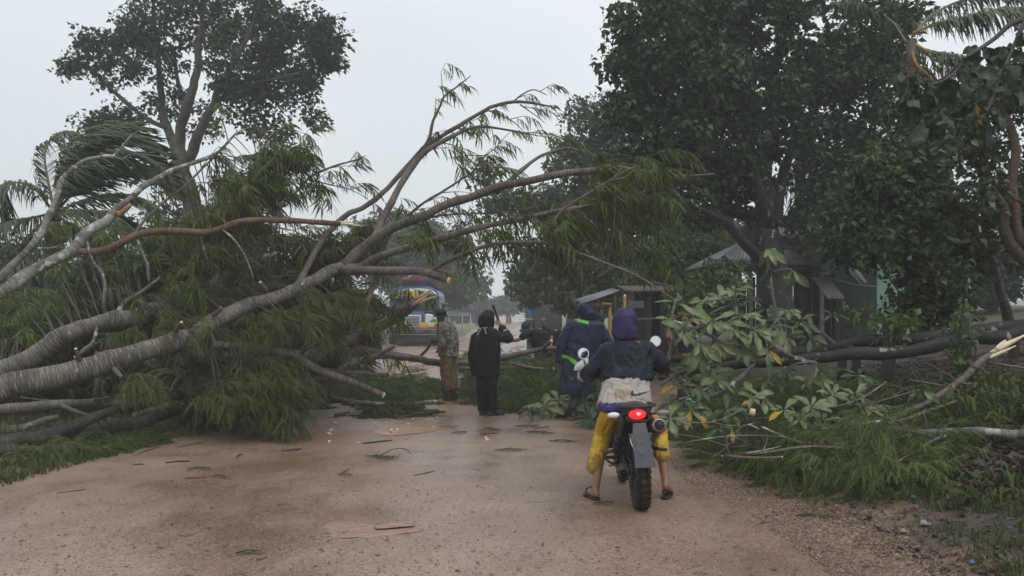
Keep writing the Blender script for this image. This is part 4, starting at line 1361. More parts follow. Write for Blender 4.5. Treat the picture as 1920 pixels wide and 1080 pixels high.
limb(ft, b8, B_fallen, 10, None, end='cut')
b9 = stem([(650, 690, 14.6, 8), (675, 677, 14.8, 7), (712, 667, 15.2, 6.5), (745, 668, 15.8, 5), (775, 672, 16.6, 4)])
limb(ft, b9, B_limb, 8, dress(b9, .07, .4, (.2, .4), rg=rF, rise=-.6))
b9b = stem([(710, 668, 15, 4), (722, 660, 15, 3.6), (742, 650, 15, 3)])
limb(ft, b9b, B_limb, 7, None, end='cut')
b10 = stem([(647, 645, 14.2, 3), (652, 660, 14.2, 3.5), (650, 680, 14.1, 4.5), (620, 702, 14, 6), (585, 712, 13.9, 7.5), (550, 716, 13.8, 9), (475, 728, 13.6, 8), (425, 745, 13.4, 7)])
limb(ft, b10[::-1].copy(), B_fallen, 9, dress(b10[::-1].copy(), .07, .4, (.3, .6), rg=rF), end='cut')
b11 = stem([(600, 692, 14, 4.5), (640, 698, 14.1, 4.2), (687, 701, 14.2, 4), (731, 702, 14.3, 4)])
limb(ft, b11, B_limb, 7, None, end='cut')
b12 = stem([(560, 668, 13.8, 4), (580, 650, 13.8, 4), (625, 630, 13.9, 3.6), (675, 620, 14, 3), (720, 608, 14.1, 2)])
limb(ft, b12, B_limb, 7, dress(b12, .03, .3, (.2, .4), rg=rF))

# hanging masses of the crown, joined to its stems
stems_f = [A, b1, b2, b3, b4, b7, b7a, b8, b0, b10]
rowsF = [(330, 575, 15.2, 120, 50, .8, 36), (480, 560, 15.6, 110, 60, .8, 50), (585, 590, 16, 75, 60, .8, 40), (655, 570, 16.2, 36, 60, .6, 20), (560, 470, 16, 70, 50, .7, 26), (640, 440, 16, 50, 40, .6, 10),
         (430, 650, 14.6, 70, 40, .4, 22), (400, 700, 14.2, 60, 50, .4, 22), (560, 640, 15.4, 80, 40, .4, 22), (755, 538, 14.9, 14, 10, .2, 2), (200, 640, 15.6, 120, 40, .7, 24), (600, 480, 16, 60, 40, .6, 10),
         (820, 440, 13.8, 70, 26, .3, 5), (1000, 430, 12.7, 80, 36, .5, 7), (1090, 385, 12.5, 70, 50, .6, 11), (1180, 345, 12.7, 60, 40, .6, 10), (1120, 330, 13.4, 70, 24, .5, 6), (1130, 450, 12.2, 60, 30, .4, 3)]
tw, lv = fill(stems_f, rowsF, 8, 1.05, SPRAY, rF, .5)
c_ = part('crown', lv, L_feather, ft, smooth=False, kind='stuff')
part('twigs', tw, B_limb, ft, kind='stuff')
rowsN = [(450, 700, 13.0, 50, 55, .25, 26), (480, 735, 13.0, 60, 40, .25, 22), (405, 735, 12.7, 22, 36, .15, 8), (560, 600, 13.9, 60, 40, .3, 9), (330, 560, 13.6, 50, 30, .2, 8), (280, 632, 12.9, 50, 26, .1, 8), (330, 602, 13.0, 40, 26, .1, 7), (600, 565, 13.6, 40, 30, .15, 7), (235, 700, 12.0, 30, 36, .1, 4), (520, 600, 13.3, 40, 36, .15, 8)]
tw, lv = fill(stems_f, rowsN, 7, 1.1, SPRAY_F, rF, .45)
part('crown', lv, L_feather, ft, smooth=False, kind='stuff')
part('twigs', tw, B_limb, ft, kind='stuff')

# ---- second fallen trunk behind the first
B = stem([(-160, 770, 14.0, 24), (-80, 735, 14.0, 23), (0, 695, 14.1, 21), (60, 665, 14.2, 20), (125, 630, 14.4, 19), (190, 607, 14.6, 18), (250, 595, 14.8, 16), (330, 580, 15, 14), (370, 572, 15.2, 13), (385, 545, 15.3, 11), (410, 518, 15.4, 10), (450, 498, 15.5, 9), (487, 485, 15.6, 7)])
f2 = thing('fallen_tree', 'second fallen trunk behind the ringed one, snapped off pale at its tip', 'fallen tree', (B[0, 0], B[0, 1], 0))
part('trunk', tube(B[:, :3], B[:, 3], 13, wob=.09), B_fallen, f2)
splinter(B, f2, 5, .3)
s = stem([(398, 530, 15.3, 4), (404, 518, 15.3, 3), (407, 505, 15.3, 2)])
splinter(s, f2, 4, .22)
for rws, bmx in (([(372, 570, 15.2, 6), (400, 577, 15.3, 5.5), (440, 580, 15.5, 5), (500, 588, 15.8, 3.5), (560, 590, 16, 2)], B_limb),
                 ([(215, 598, 14.7, 5), (232, 570, 14.9, 5), (262, 550, 15, 4), (300, 520, 15.2, 3)], B_pale),
                 ([(140, 672, 13.8, 4), (160, 655, 13.9, 4), (175, 640, 14, 3.6), (182, 615, 14.3, 3)], B_pale),
                 ([(195, 580, 14.8, 3), (195, 520, 14.9, 3), (175, 490, 15, 2.5), (163, 450, 15.1, 2)], B_pale),
                 ([(280, 530, 15, 2.5), (277, 500, 15, 3), (275, 490, 15, 2.8), (258, 450, 15.1, 2)], B_pale)):
    s = stem(rws)
    limb(f2, s, bmx, 7, dress(s, .03, .3, (.3, .6), rg=rF, prob=.5))
rowsB = [(200, 520, 16.2, 120, 60, .9, 50), (330, 470, 16.4, 110, 70, .9, 54), (430, 420, 16.4, 80, 44, .9, 16), (310, 430, 16.3, 70, 40, .9, 20), (90, 600, 16, 90, 50, .9, 34), (420, 480, 16.8, 80, 60, .8, 30), (60, 640, 15.6, 60, 40, .7, 16),
         (250, 620, 16, 120, 40, .7, 30), (470, 310, 16, 40, 30, .6, 6), (430, 350, 16.2, 50, 36, .6, 10), (60, 690, 16, 90, 40, .6, 26), (180, 690, 16, 90, 40, .6, 30), (300, 700, 15.6, 80, 40, .5, 24), (30, 560, 17, 60, 50, .6, 18), (510, 540, 16.6, 60, 40, .6, 20), (150, 430, 16, 40, 40, .6, 10)]
tw, lv = fill([B, A], rowsB, 8, 1.1, SPRAY, rF, .55)
part('crown', lv, L_feather_dk, f2, smooth=False, kind='stuff')
part('twigs', tw, B_limb, f2, kind='stuff')

# ---- leaning limb from the left with a reddish torn branch
Cc = stem([(-120, 600, 11.6, 14), (-60, 578, 11.8, 13), (0, 545, 12, 12), (60, 508, 12.2, 11), (135, 466, 12.5, 11), (160, 437, 12.6, 10.5), (200, 416, 12.8, 9.5), (217, 397, 12.9, 9), (225, 388, 12.9, 7), (250, 367, 13, 6), (275, 345, 13.1, 5.5), (325, 320, 13.4, 4.5), (375, 302, 13.6, 4), (410, 285, 13.8, 3), (445, 247, 14, 2), (475, 240, 14.1, 1.2)])
f3 = thing('fallen_limb', 'grey limb leaning in from the left edge with a long reddish broken branch', 'fallen limb', (Cc[0, 0], Cc[0, 1], 0))
part('trunk', tube(Cc[:, :3], Cc[:, 3], 11, wob=.1), B_pale, f3)
s = stem([(222, 402, 12.85, 6), (235, 392, 12.8, 5), (246, 384, 12.8, 3)])
part('torn_end', tube(s[:, :3], s[:, 3], 7, wob=.3), mat('old_torn_wood', (0.27, 0.15, 0.07), .7, (0.36, .22, .11), 20, stretch=(1, 1, 4)), f3)
s = stem([(135, 468, 12.5, 7), (185, 472, 12.5, 7.5), (225, 455, 12.5, 7), (270, 437, 12.6, 7), (320, 432, 12.7, 6.5), (380, 436, 12.8, 6.5), (410, 430, 12.9, 6), (450, 417, 13, 5.8), (520, 413, 13.1, 5.4), (590, 417, 13.2, 5), (638, 419, 13.3, 4.6)])
limb(f3, s, B_red, 9, None, end='torn', label='reddish brown branch torn white at its tip')
s = stem([(-40, 560, 11.9, 8), (10, 512, 12, 7.5), (50, 470, 12.1, 7), (75, 440, 12.2, 6), (85, 410, 12.3, 5.5), (105, 370, 12.4, 5.5), (115, 340, 12.5, 5), (140, 315, 12.6, 4), (160, 300, 12.7, 3.6), (200, 292, 12.8, 3), (215, 290, 12.9, 2.6), (245, 255, 13, 2), (265, 243, 13.1, 1)])
limb(f3, s, B_pale, 8, None)
s2 = stem([(212, 291, 12.9, 1.8), (228, 299, 12.9, 1.5), (245, 290, 13, 1), (290, 285, 13.1, .6)])
limb(f3, s2, B_pale, 5, None)
s3 = stem([(248, 442, 12.6, 3), (270, 415, 12.9, 2.8), (300, 385, 13.1, 2.6), (350, 345, 13.4, 2.2), (380, 315, 13.6, 2), (410, 287, 13.8, 1.4)])
limb(f3, s3, B_limb, 6, dress(s3, .03, .2, (.3, .6), rg=rF))
for rws in ([(375, 440, 12.8, 2), (382, 465, 12.9, 2), (390, 490, 13, 1.5)], [(413, 428, 12.9, 2), (440, 450, 12.9, 2), (462, 485, 13, 1.6), (475, 520, 13, 1)], [(70, 465, 12.1, 2.5), (95, 465, 12.1, 2.2), (108, 462, 12.1, 1.5)],
            [(165, 465, 12.4, 1.6), (172, 485, 12.5, 1.6), (190, 515, 12.6, 1.4), (198, 560, 12.7, 1.2)]):
    s = stem(rws)
    limb(f3, s, B_pale, 5, None)
fol = dress(Cc, .03, .2, (.4, .9), rg=rF, t0=.6, prob=.9, direct=.3)
part('twigs', fol[0], B_limb, f3, kind='stuff')
part('foliage', fol[1], L_feather_dk, f3, smooth=False, kind='stuff')
rowsC = [(490, 285, 14, 50, 30, .5, 8), (450, 320, 13.8, 50, 34, .5, 8), (400, 390, 14.2, 60, 36, .5, 9), (360, 450, 14, 80, 34, .4, 14), (540, 300, 14.1, 24, 24, .3, 4)]
tw, lv = fill([Cc], rowsC, 8, 1.05, SPRAY, rF, .55)
part('twigs', tw, B_limb, f3, kind='stuff')
part('foliage', lv, L_feather, f3, smooth=False, kind='stuff')


# ---- logs and limbs lying on the left verge
def log(name, label, rws, bm, sides=11, end=None, extra=(), fol=None, group=None, cat='log', wob=.1):
    s = stem(rws)
    s[:, 2] = np.maximum(s[:, 2], gz(s[:, 0], s[:, 1]) + s[:, 3] * .8)
    t = thing(name, label, cat, (s[0, 0], s[0, 1], s[0, 2] - s[0, 3]), group)
    part('trunk', tube(s[:, :3], s[:, 3], sides, wob=wob, seed=int(abs(s[0, 0] * 31)) % 40), bm, t)
    if end == 'cut': cut_end(s, parent=t)
    if end == 'torn': splinter(s, t, 5, .2)
    for e in extra:
        q = stem(e)
        q[:, 2] = np.maximum(q[:, 2], gz(q[:, 0], q[:, 1]) + q[:, 3] * .8)
        part('branch', tube(q[:, :3], q[:, 3], 8, wob=.1, seed=3), bm, t)
    return t, s


log('forked_log', 'dark forked log lying along the grassy road edge at lower left',
    [(-80, 870, 11.3, 15), (0, 845, 11.5, 15), (50, 830, 11.7, 15), (100, 815, 12.0, 15), (150, 812, 12.3, 13), (225, 800, 12.8, 12), (275, 788, 13.2, 11), (325, 772, 13.6, 10), (387, 757, 14, 9), (440, 744, 14.3, 8), (500, 730, 14.6, 6)], B_dark, 13,
    extra=[[(100, 815, 12.0, 12), (130, 800, 12.1, 10), (162, 787, 12.2, 9.5), (200, 773, 12.4, 9), (250, 757, 12.7, 8), (300, 745, 13, 8), (370, 737, 13.4, 7), (410, 738, 13.6, 5)]])
log('log', 'grey limb lying level across the grass just above the forked log',
    [(-60, 770, 13.3, 10), (0, 767, 13.4, 10), (50, 763, 13.5, 10), (107, 757, 13.6, 9.5), (175, 756, 13.8, 8), (250, 757, 14, 6), (330, 750, 14.3, 5)], B_limb, 10,
    extra=[[(112, 758, 13.6, 5), (140, 770, 13.3, 4), (170, 780, 13.1, 4)], [(190, 765, 13.8, 7), (180, 745, 13.7, 6), (182, 715, 13.6, 5.5), (185, 690, 13.6, 4)], [(200, 752, 13.8, 3.5), (192, 730, 13.8, 3.5), (195, 712, 13.8, 3)]])
log('log', 'short mossy limb half sunk in grass below the ringed trunk', [(5, 813, 12.9, 8), (45, 800, 13, 8), (85, 787, 13.1, 7), (110, 782, 13.2, 6)], bark_material('mossy_bark', (.07, .06, .048), (.15, .135, .11), (.25, .24, .2), .4, moss=(.05, .075, .02)), 9)
log('log', 'dark rotten log with torn pale bark at the very edge of the road', [(-40, 866, 11.0, 14), (20, 858, 11.15, 13), (80, 852, 11.3, 12), (130, 845, 11.5, 10), (150, 842, 11.6, 6)], B_dark, 10, wob=.2)
for k, (rws, lab) in enumerate([
        ([(178, 662, 13.2, 5), (200, 672, 13.3, 5), (235, 678, 13.4, 6), (252, 660, 13.5, 5), (275, 655, 13.6, 4)], 'kinked grey limb just below the ringed trunk'),
        ([(262, 715, 13.4, 4), (290, 725, 13.5, 3.6), (320, 730, 13.6, 3), (355, 731, 13.7, 2)], 'thin pale limb above the forked log, pointing right'),
        ([(280, 748, 13.6, 5), (290, 725, 13.7, 5), (297, 705, 13.8, 4), (330, 697, 13.9, 3)], 'upright broken limb between the logs on the left'),
        ([(320, 735, 13.5, 3), (330, 715, 13.6, 3), (345, 700, 13.6, 2.5), (380, 685, 13.8, 1.5)], 'slim forked stick leaning over the left logs'),
        ([(250, 780, 13.2, 6), (290, 768, 13.4, 6.5), (330, 758, 13.6, 6), (365, 752, 13.8, 5)], 'pale bark limb lying between the prongs of the forked log'),
        ([(437, 762, 14.6, 6), (500, 752, 14.9, 5.5), (560, 742, 15.2, 5), (610, 738, 15.4, 4)], 'mossy limb on the ground below the cut branch end'),
        ([(500, 742, 14.8, 5), (535, 755, 14.9, 4.5), (570, 765, 15, 4), (610, 757, 15.3, 3)], 'bowed dark limb resting on the road edge left of centre'),
        ([(620, 742, 15.6, 4), (655, 752, 15.7, 4), (700, 757, 15.9, 3.8), (760, 757, 16.3, 3.6), (828, 752, 17, 3.4)], 'long thin limb on the road running to the rubber boots of the hatted man'),
        ([(860, 690, 17.4, 4), (920, 693, 17.6, 4), (980, 688, 17.7, 3.5), (1050, 694, 17.8, 3)], 'straight limb lying behind the man in the black raincoat'),
        ([(960, 682, 17, 3), (1000, 690, 17, 3.4), (1038, 692, 17, 3.4)], 'cut pole lying in front of the bending man')]):
    t, s = log('fallen_branch', lab, rws, [B_limb, B_pale, B_limb, B_pale, B_pale, B_limb, B_dark, B_pale, B_limb, B_limb][k], 8, 'cut' if k in (3, 5, 9) else None, cat='branch')
# ================================================================== right side
rR = np.random.default_rng(41)


def big_leaf(rg, w=0.2, wav=0.03):
    n = 6
    V, F = [], []
    for i in range(n + 1):
        t = i / n
        ww = w * (math.sin(math.pi * min(1, t ** 1.5 * 0.96 + .03)) ** .75) if i < n else 0.02
        z = -0.22 * t * t + wav * math.sin(9 * t + rg.uniform(0, 6))
        x = t
        if i == 0: ww = 0.02
        e = wav * rg.normal(0, .6)
        V += [[x, -ww, z + .055 * ww / w + e], [x, -ww * .5, z + .012 + .02 * (-1) ** i * .5], [x, 0, z - .012], [x, ww * .5, z + .012 + .02 * (-1) ** i * .5], [x, ww, z + .055 * ww / w - e]]
    for i in range(n):
        for k in range(4):
            a = i * 5 + k
            F += [[a, a + 5, a + 6], [a, a + 6, a + 1]]
    return np.array(V), [np.array(F)], None


LEAFMESH = {}
for key, m_, w_ in (('pale', L_large, .165), ('dark', L_large_dk, .17), ('yellow', M_yel, .17), ('hang', L_hang, .27)):
    LEAFMESH[key] = []
    for k in range(5):
        me = mesh(big_leaf(rR, w_ * rR.uniform(.85, 1.15), .03 if key != 'hang' else .07), 'leaf')
        me.materials.append(m_)
        LEAFMESH[key].append(me)


def leaf_obj(parent, org, pos, d, up, L, key):
    o = bpy.data.objects.new('leaf', LEAFMESH[key][int(rR.integers(0, 5))])
    COL.objects.link(o)
    o.parent = parent
    M = frames(np.array([d]), np.array([up]))[0]
    mm = Matrix([[*(M[i] * L), float(pos[i] - org[i])] for i in range(3)] + [[0, 0, 0, 1]])
    o.matrix_basis = mm
    return o


def rosette(parent, pos, axis, n, L, key='pale', droop=.5, el=.5):
    org = ORG[parent.name]
    ax = nrm(axis)
    a = nrm(np.cross(ax, rR.normal(0, 1, 3)))
    b = np.cross(ax, a)
    for k in range(n):
        th = 6.283 * (k + rR.uniform(-.3, .3)) / n * (1 + (n > 8)) 
        rad = math.cos(th) * a + math.sin(th) * b
        e = el + rR.normal(0, .18)
        d = nrm(math.cos(e) * rad + math.sin(e) * ax + np.array([.12, 0, -droop * rR.uniform(.5, 1.3)]))
        up = nrm(ax * .7 - rad * .5 + np.array([0, -.3, .6]) + rR.normal(0, .3, 3))
        leaf_obj(parent, org, pos + d * .02, d, up, L * rR.uniform(.5, 1.02), 'yellow' if rR.random() < .025 else key)


# ---- two lichen spotted trunks lying across the fence
D1 = stem([(1235, 708, 11.2, 5), (1260, 700, 11.2, 6), (1340, 690, 11.3, 8), (1413, 680, 11.35, 9), (1509, 676, 11.4, 10), (1586, 666, 11.45, 11), (1701, 656, 11.5, 12), (1798, 641, 11.55, 13), (1918, 622, 11.6, 14), (2040, 604, 11.7, 15)])
D2 = stem([(1236, 672, 12.2, 6), (1300, 674, 12.2, 8), (1364, 675, 12.2, 9), (1470, 664, 12.2, 10), (1567, 648, 12.2, 11), (1677, 638, 12.2, 12), (1798, 624, 12.2, 12), (1918, 607, 12.3, 12), (2040, 592, 12.3, 13)])
g1 = thing('fallen_tree', 'lichen spotted trunk fallen across the fence posts, nearer of the two parallel ones', 'fallen tree', (D1[-1, 0], D1[-1, 1], float(gz(D1[-1:, 0], D1[-1:, 1])[0])))
part('trunk', tube(D1[:, :3], D1[:, 3], 13, wob=.14, seed=4), B_lichen, g1)
g2 = thing('fallen_tree', 'mossy dark trunk fallen just behind the nearer lichen spotted one', 'fallen tree', (D2[-1, 0], D2[-1, 1], float(gz(D2[-1:, 0], D2[-1:, 1])[0])))
part('trunk', tube(D2[:, :3], D2[:, 3], 12, wob=.14, seed=6), B_lichen, g2)


def leafy_branch(parent, rws, ros, bm=B_pale, sub=4, end=None):
    s = stem(rws, sub)
    b = limb(parent, s, bm, 7, None, end=end)
    for (px, py, Y, n, L, key, ax, droop) in ros:
        p = P(px, py, Y)
        j = int(np.argmin(np.linalg.norm(s[:, :3] - p, axis=1)))
        q = s[j, :3]
        if np.linalg.norm(q - p) > .05:
            tw = bez(q, (q + p) / 2 + np.array([0, 0, .05]), p, 5)
            part('twig', tube(tw, np.linspace(.011, .008, 5), 5), bm, b)
        rosette(b, p, np.array(ax, float), n, L, key, droop)
    return b


UP = (0, -.3, 1)
leafy_branch(g1, [(1249, 690, 11.2, 4), (1262, 640, 11.0, 3.5), (1258, 603, 10.9, 3), (1268, 560, 10.9, 2.5)],
             [(1262, 600, 10.8, 6, .27, 'pale', (.3, -.4, .8), .7), (1270, 568, 10.9, 6, .25, 'pale', (.4, -.3, .9), .5), (1282, 622, 10.7, 5, .30, 'pale', (.3, -.6, .4), .9)])
leafy_branch(g1, [(1413, 680, 11.3, 5), (1375, 655, 11.0, 4.5), (1330, 628, 10.9, 4), (1290, 610, 10.8, 3.5), (1262, 602, 10.8, 2.5)],
             [(1300, 596, 10.8, 8, .29, 'pale', UP, .5), (1335, 604, 10.7, 8, .30, 'pale', (-.3, -.4, .8), .5), (1310, 640, 10.6, 6, .36, 'pale', (.2, -.9, .1), 1.1), (1345, 640, 10.7, 6, .33, 'pale', (.3, -.8, .2), 1.0), (1372, 618, 10.7, 7, .28, 'pale', (.3, -.5, .7), .5)])
leafy_branch(g1, [(1509, 676, 11.4, 6), (1475, 665, 11.1, 5), (1445, 640, 11, 4.5), (1420, 622, 10.9, 4), (1392, 606, 10.9, 3), (1370, 604, 10.9, 2)],
             [(1392, 590, 10.9, 7, .28, 'pale', UP, .5), (1412, 618, 10.8, 8, .30, 'pale', (.2, -.6, .6), .6), (1440, 655, 10.8, 6, .26, 'pale', (0, -.8, .4), .8), (1450, 610, 11, 7, .25, 'dark', UP, .5), (1395, 650, 10.8, 6, .25, 'pale', (0, -.8, .4), .9)])
leafy_branch(g2, [(1364, 675, 12.2, 5), (1378, 640, 12, 4.5), (1382, 600, 11.9, 4), (1377, 565, 11.8, 4), (1379, 552, 11.8, 3)],
             [(1350, 560, 11.9, 8, .28, 'pale', UP, .5), (1375, 545, 11.8, 7, .26, 'pale', UP, .4), (1318, 566, 11.9, 8, .27, 'pale', (-.3, -.3, .8), .5), (1405, 560, 11.9, 7, .26, 'dark', UP, .5), (1330, 590, 11.7, 7, .25, 'dark', UP, .6)])
leafy_branch(g2, [(1567, 648, 12.2, 6), (1540, 625, 12, 5), (1510, 612, 11.8, 4.5), (1470, 600, 11.7, 4), (1440, 590, 11.7, 3)],
             [(1440, 580, 11.7, 7, .25, 'dark', UP, .5), (1478, 582, 11.7, 7, .26, 'pale', UP, .5), (1500, 600, 11.6, 7, .26, 'dark', (.2, -.5, .7), .5), (1520, 632, 11.5, 6, .25, 'dark', (0, -.6, .6), .7), (1560, 590, 11.9, 6, .22, 'dark', UP, .5), (1475, 630, 11.6, 6, .24, 'pale', (0, -.6, .5), .8)])
leafy_branch(g1, [(1500, 676, 11.35, 5), (1520, 680, 11, 4), (1530, 680, 10.8, 3)],
             [(1530, 684, 10.8, 7, .34, 'pale', (.1, -.6, -.5), 1.0), (1470, 690, 10.9, 6, .24, 'dark', (0, -.7, .2), .9)])
leafy_branch(g1, [(1413, 682, 11.3, 5), (1390, 705, 11, 4.5), (1350, 735, 10.7, 4), (1300, 755, 10.5, 3)],
             [(1310, 722, 10.6, 8, .30, 'dark', (0, -.5, .6), .7), (1345, 712, 10.7, 7, .26, 'pale', UP, .6), (1285, 750, 10.5, 7, .28, 'dark', UP, .6), (1270, 720, 10.7, 6, .26, 'dark', UP, .6), (1380, 735, 10.8, 6, .24, 'dark', UP, .6), (1258, 690, 10.8, 6, .26, 'dark', UP, .6)])
leafy_branch(g2, [(1470, 664, 12.2, 5), (1465, 620, 12.2, 4), (1450, 560, 12.2, 3.5), (1440, 500, 12.2, 3), (1436, 470, 12.2, 2)],
             [(1437, 465, 12.2, 6, .30, 'pale', (0, -.5, -.5), 1.2), (1440, 500, 12.1, 5, .27, 'dark', (0, -.6, -.4), 1.2), (1485, 505, 12.2, 6, .27, 'pale', (.1, -.5, -.3), 1.1)])
# a tangle of leaves under the blue raincoat, at the foot of the fallen crown
hb = stem([(1180, 770, 14.6, 4), (1140, 780, 14.4, 4), (1105, 780, 14.3, 3.5), (1075, 785, 14.2, 3)])
hb[:, 2] = np.maximum(hb[:, 2], .12)
t5 = thing('fallen_branch', 'torn branch of broad dark leaves lying on the road by the blue raincoat', 'branch', (hb[0, 0], hb[0, 1], rz(hb[0, 0], hb[0, 1])))
b5_ = part('branch', tube(hb[:, :3], hb[:, 3], 7, wob=.1), B_dark, t5)
for (px, py, Y, n, L, key, ax, dr) in [(1114, 752, 14.4, 9, .34, 'dark', (-.1, -.5, .7), .7), (1130, 745, 14.5, 8, .34, 'dark', UP, .7), (1106, 778, 14.3, 8, .28, 'dark', (-.1, -.6, .4), .6), (1130, 778, 14.3, 8, .30, 'dark', UP, .5), (1152, 762, 14.5, 7, .3, 'dark', UP, .6), (1104, 796, 14.1, 7, .24, 'dark', (0, -.6, .5), .3), (1120, 800, 14.0, 6, .2, 'dark', UP, .2)]:
    p = P(px, py, Y); p[2] = max(p[2], .08)
    rosette(b5_, p, np.array(ax, float), n, L, key, dr)
t6 = None
for (nm, lab, rws, ros, bmx) in [
    ('fallen_branch', 'broken pale leafed sprig standing in the feathery heap near the cut stump', [(1560, 830, 9.9, 3), (1540, 800, 10.0, 3), (1520, 770, 10.1, 2.5)],
     [(1520, 765, 10.1, 8, .25, 'pale', (0, -.5, .8), .1), (1540, 790, 10, 7, .25, 'pale', (.3, -.5, .6), .3), (1500, 785, 10, 6, .22, 'pale', (-.4, -.5, .6), .3)], B_pale),
    ('fallen_branch', 'upright sprig of pale leaves just left of the broken grey stem', [(1640, 800, 10.2, 3), (1615, 770, 10.2, 2.5), (1600, 745, 10.2, 2)],
     [(1603, 745, 10.2, 6, .22, 'pale', (0, -.2, 1), -.2), (1622, 765, 10.2, 6, .22, 'pale', (.3, -.4, .7), .2)], B_pale),
    ('fallen_branch', 'sprig of ribbed pale leaves hanging beside the lichen covered limb', [(1800, 770, 10.2, 3), (1780, 780, 10.1, 3), (1765, 785, 10.1, 2)],
     [(1768, 775, 10.1, 7, .26, 'pale', (-.3, -.7, .2), .4), (1775, 795, 10, 5, .25, 'pale', (.2, -.7, -.3), 1.0)], B_dark),
    ('fallen_branch', 'dark leafed sprig at the far right above the leaf litter', [(1900, 820, 10, 3), (1870, 810, 10, 3), (1850, 800, 10, 2)],
     [(1850, 795, 10, 7, .2, 'dark', UP, .4), (1875, 815, 10, 6, .2, 'dark', UP, .4)], B_dark)]:
    s = stem(rws)
    s[:, 2] = np.maximum(s[:, 2], gz(s[:, 0], s[:, 1]) + .03)
    t = thing(nm, lab, 'branch', (s[0, 0], s[0, 1], float(gz(s[:1, 0], s[:1, 1])[0])))
    b = part('stem', tube(s[:, :3], s[:, 3], 6, wob=.1), bmx, t)
    for (px, py, Y, n, L, key, ax, dr) in ros:
        p = P(px, py, Y)
        p[2] = max(p[2], gz(p[:1], p[1:2])[0] + .08)
        rosette(b, p, np.array(ax, float), n, L, key, dr)

for k, (px, py, Y, n, L, key, lab) in enumerate([
        (1296, 768, 10.4, 8, .26, 'pale', 'sprig of broad leaves lying low just right of the rider'), (1362, 770, 10.2, 7, .25, 'dark', 'dark broad leafed sprig left of the cut stump'),
        (1470, 770, 10.1, 7, .23, 'pale', 'small broad leafed sprig right of the cut stump'), (1580, 786, 10.0, 6, .22, 'dark', 'dark broad leafed sprig under the upright pale sprig'),
        (1330, 700, 11.0, 8, .27, 'pale', 'sprig of broad leaves hanging over the nearer fallen trunk by the rider'), (1440, 712, 10.9, 7, .24, 'dark', 'dark broad leafed sprig hanging below the nearer fallen trunk'),
        (1256, 785, 10.2, 6, .24, 'pale', 'broad leafed sprig touching the rear of the motorbike'), (1700, 760, 10.4, 6, .2, 'dark', 'dark broad leafed sprig left of the vine wrapped post'),
        (1020, 762, 15.3, 8, .34, 'pale', 'broad yellow green leaves in the heap between the two raincoats'), (1048, 752, 15.6, 8, .32, 'pale', 'broad leaves right beside the hem of the blue raincoat'), (994, 774, 15.0, 6, .26, 'dark', 'low broad leaves at the front of the heap between the raincoats'),
        (1520, 715, 10.9, 7, .24, 'pale', 'broad leafed sprig just under the middle of the nearer fallen trunk'), (1610, 705, 11.0, 6, .22, 'dark', 'dark leafed sprig under the nearer fallen trunk left of the posts'), (1410, 745, 10.4, 7, .24, 'pale', 'broad leafed sprig above the cut stump'),
        (1350, 800, 10.0, 6, .2, 'dark', 'small dark leafed sprig by the forked upright twig'), (1560, 740, 10.5, 7, .22, 'pale', 'broad leafed sprig below the trunks, left of the upright pale sprig')]):
    p = P(px, py, Y)
    p[2] = max(p[2], gz(p[:1], p[1:2])[0] + .16)
    q = p + np.array([.25, .12, -.10])
    q[2] = max(q[2], gz(q[:1], q[1:2])[0] + .03)
    t = thing('fallen_branch', lab, 'branch', (q[0], q[1], float(gz(q[:1], q[1:2])[0])))
    b = part('stem', tube(bez(q, (p + q) / 2 + [0, 0, .05], p, 5), np.linspace(.012, .008, 5), 6), B_pale, t)
    rosette(b, p, np.array([-.1, -.4, .8]), n, L, key, .5)
    rosette(b, (p + q) / 2 + [0, 0, .03], np.array([.3, -.4, .6]), max(4, n - 3), L * .85, key, .6)
# bare sticks strewn over the torn foliage
rS = np.random.default_rng(91)
for k in range(34):
    px, py = (rS.uniform(1270, 1720), rS.uniform(742, 860)) if k < 22 else (rS.uniform(30, 420), rS.uniform(690, 790))
    Yk = 10.6 - (py - 742) / 118 * 1.6 if k < 22 else rS.uniform(13.2, 14.6)
    p = P(px, py, Yk)
    a = rS.normal(-.2, .6)
    L = rS.uniform(.3, .95)
    d = np.array([math.cos(a), math.sin(a) * .6, rS.normal(.05, .25)])
    s = spline(np.column_stack([bez(p, p + d * L * .5 + rS.normal(0, .06, 3), p + d * L, 5), np.linspace(.011, .005, 5) * rS.uniform(.6, 1.2)]), 3)
    s[:, 2] = np.maximum(s[:, 2], gz(s[:, 0], s[:, 1]) + (.10 if k < 22 else .03))
    t = thing('bare_stick', ['thin bare stick lying on the torn foliage of the right verge', 'thin bare stick tangled under the fallen trunks on the left'][k >= 22], 'stick', s[0, :3], ['sticks strewn over the right verge', 'sticks tangled under the left trunks'][k >= 22])
    b = part('stem', tube(s[:, :3], s[:, 3], 6, wob=.12, seed=k), [B_pale, B_limb, B_dark][k % 3], t)
    m = s[len(s) // 2]
    f = d + rS.normal(0, .5, 3)
    part('fork', tube(bez(m[:3], m[:3] + f * L * .15, m[:3] + f * L * .3 + [0, 0, .03], 4), np.linspace(m[3] * .8, .003, 4), 5), [B_pale, B_limb, B_dark][k % 3], t)

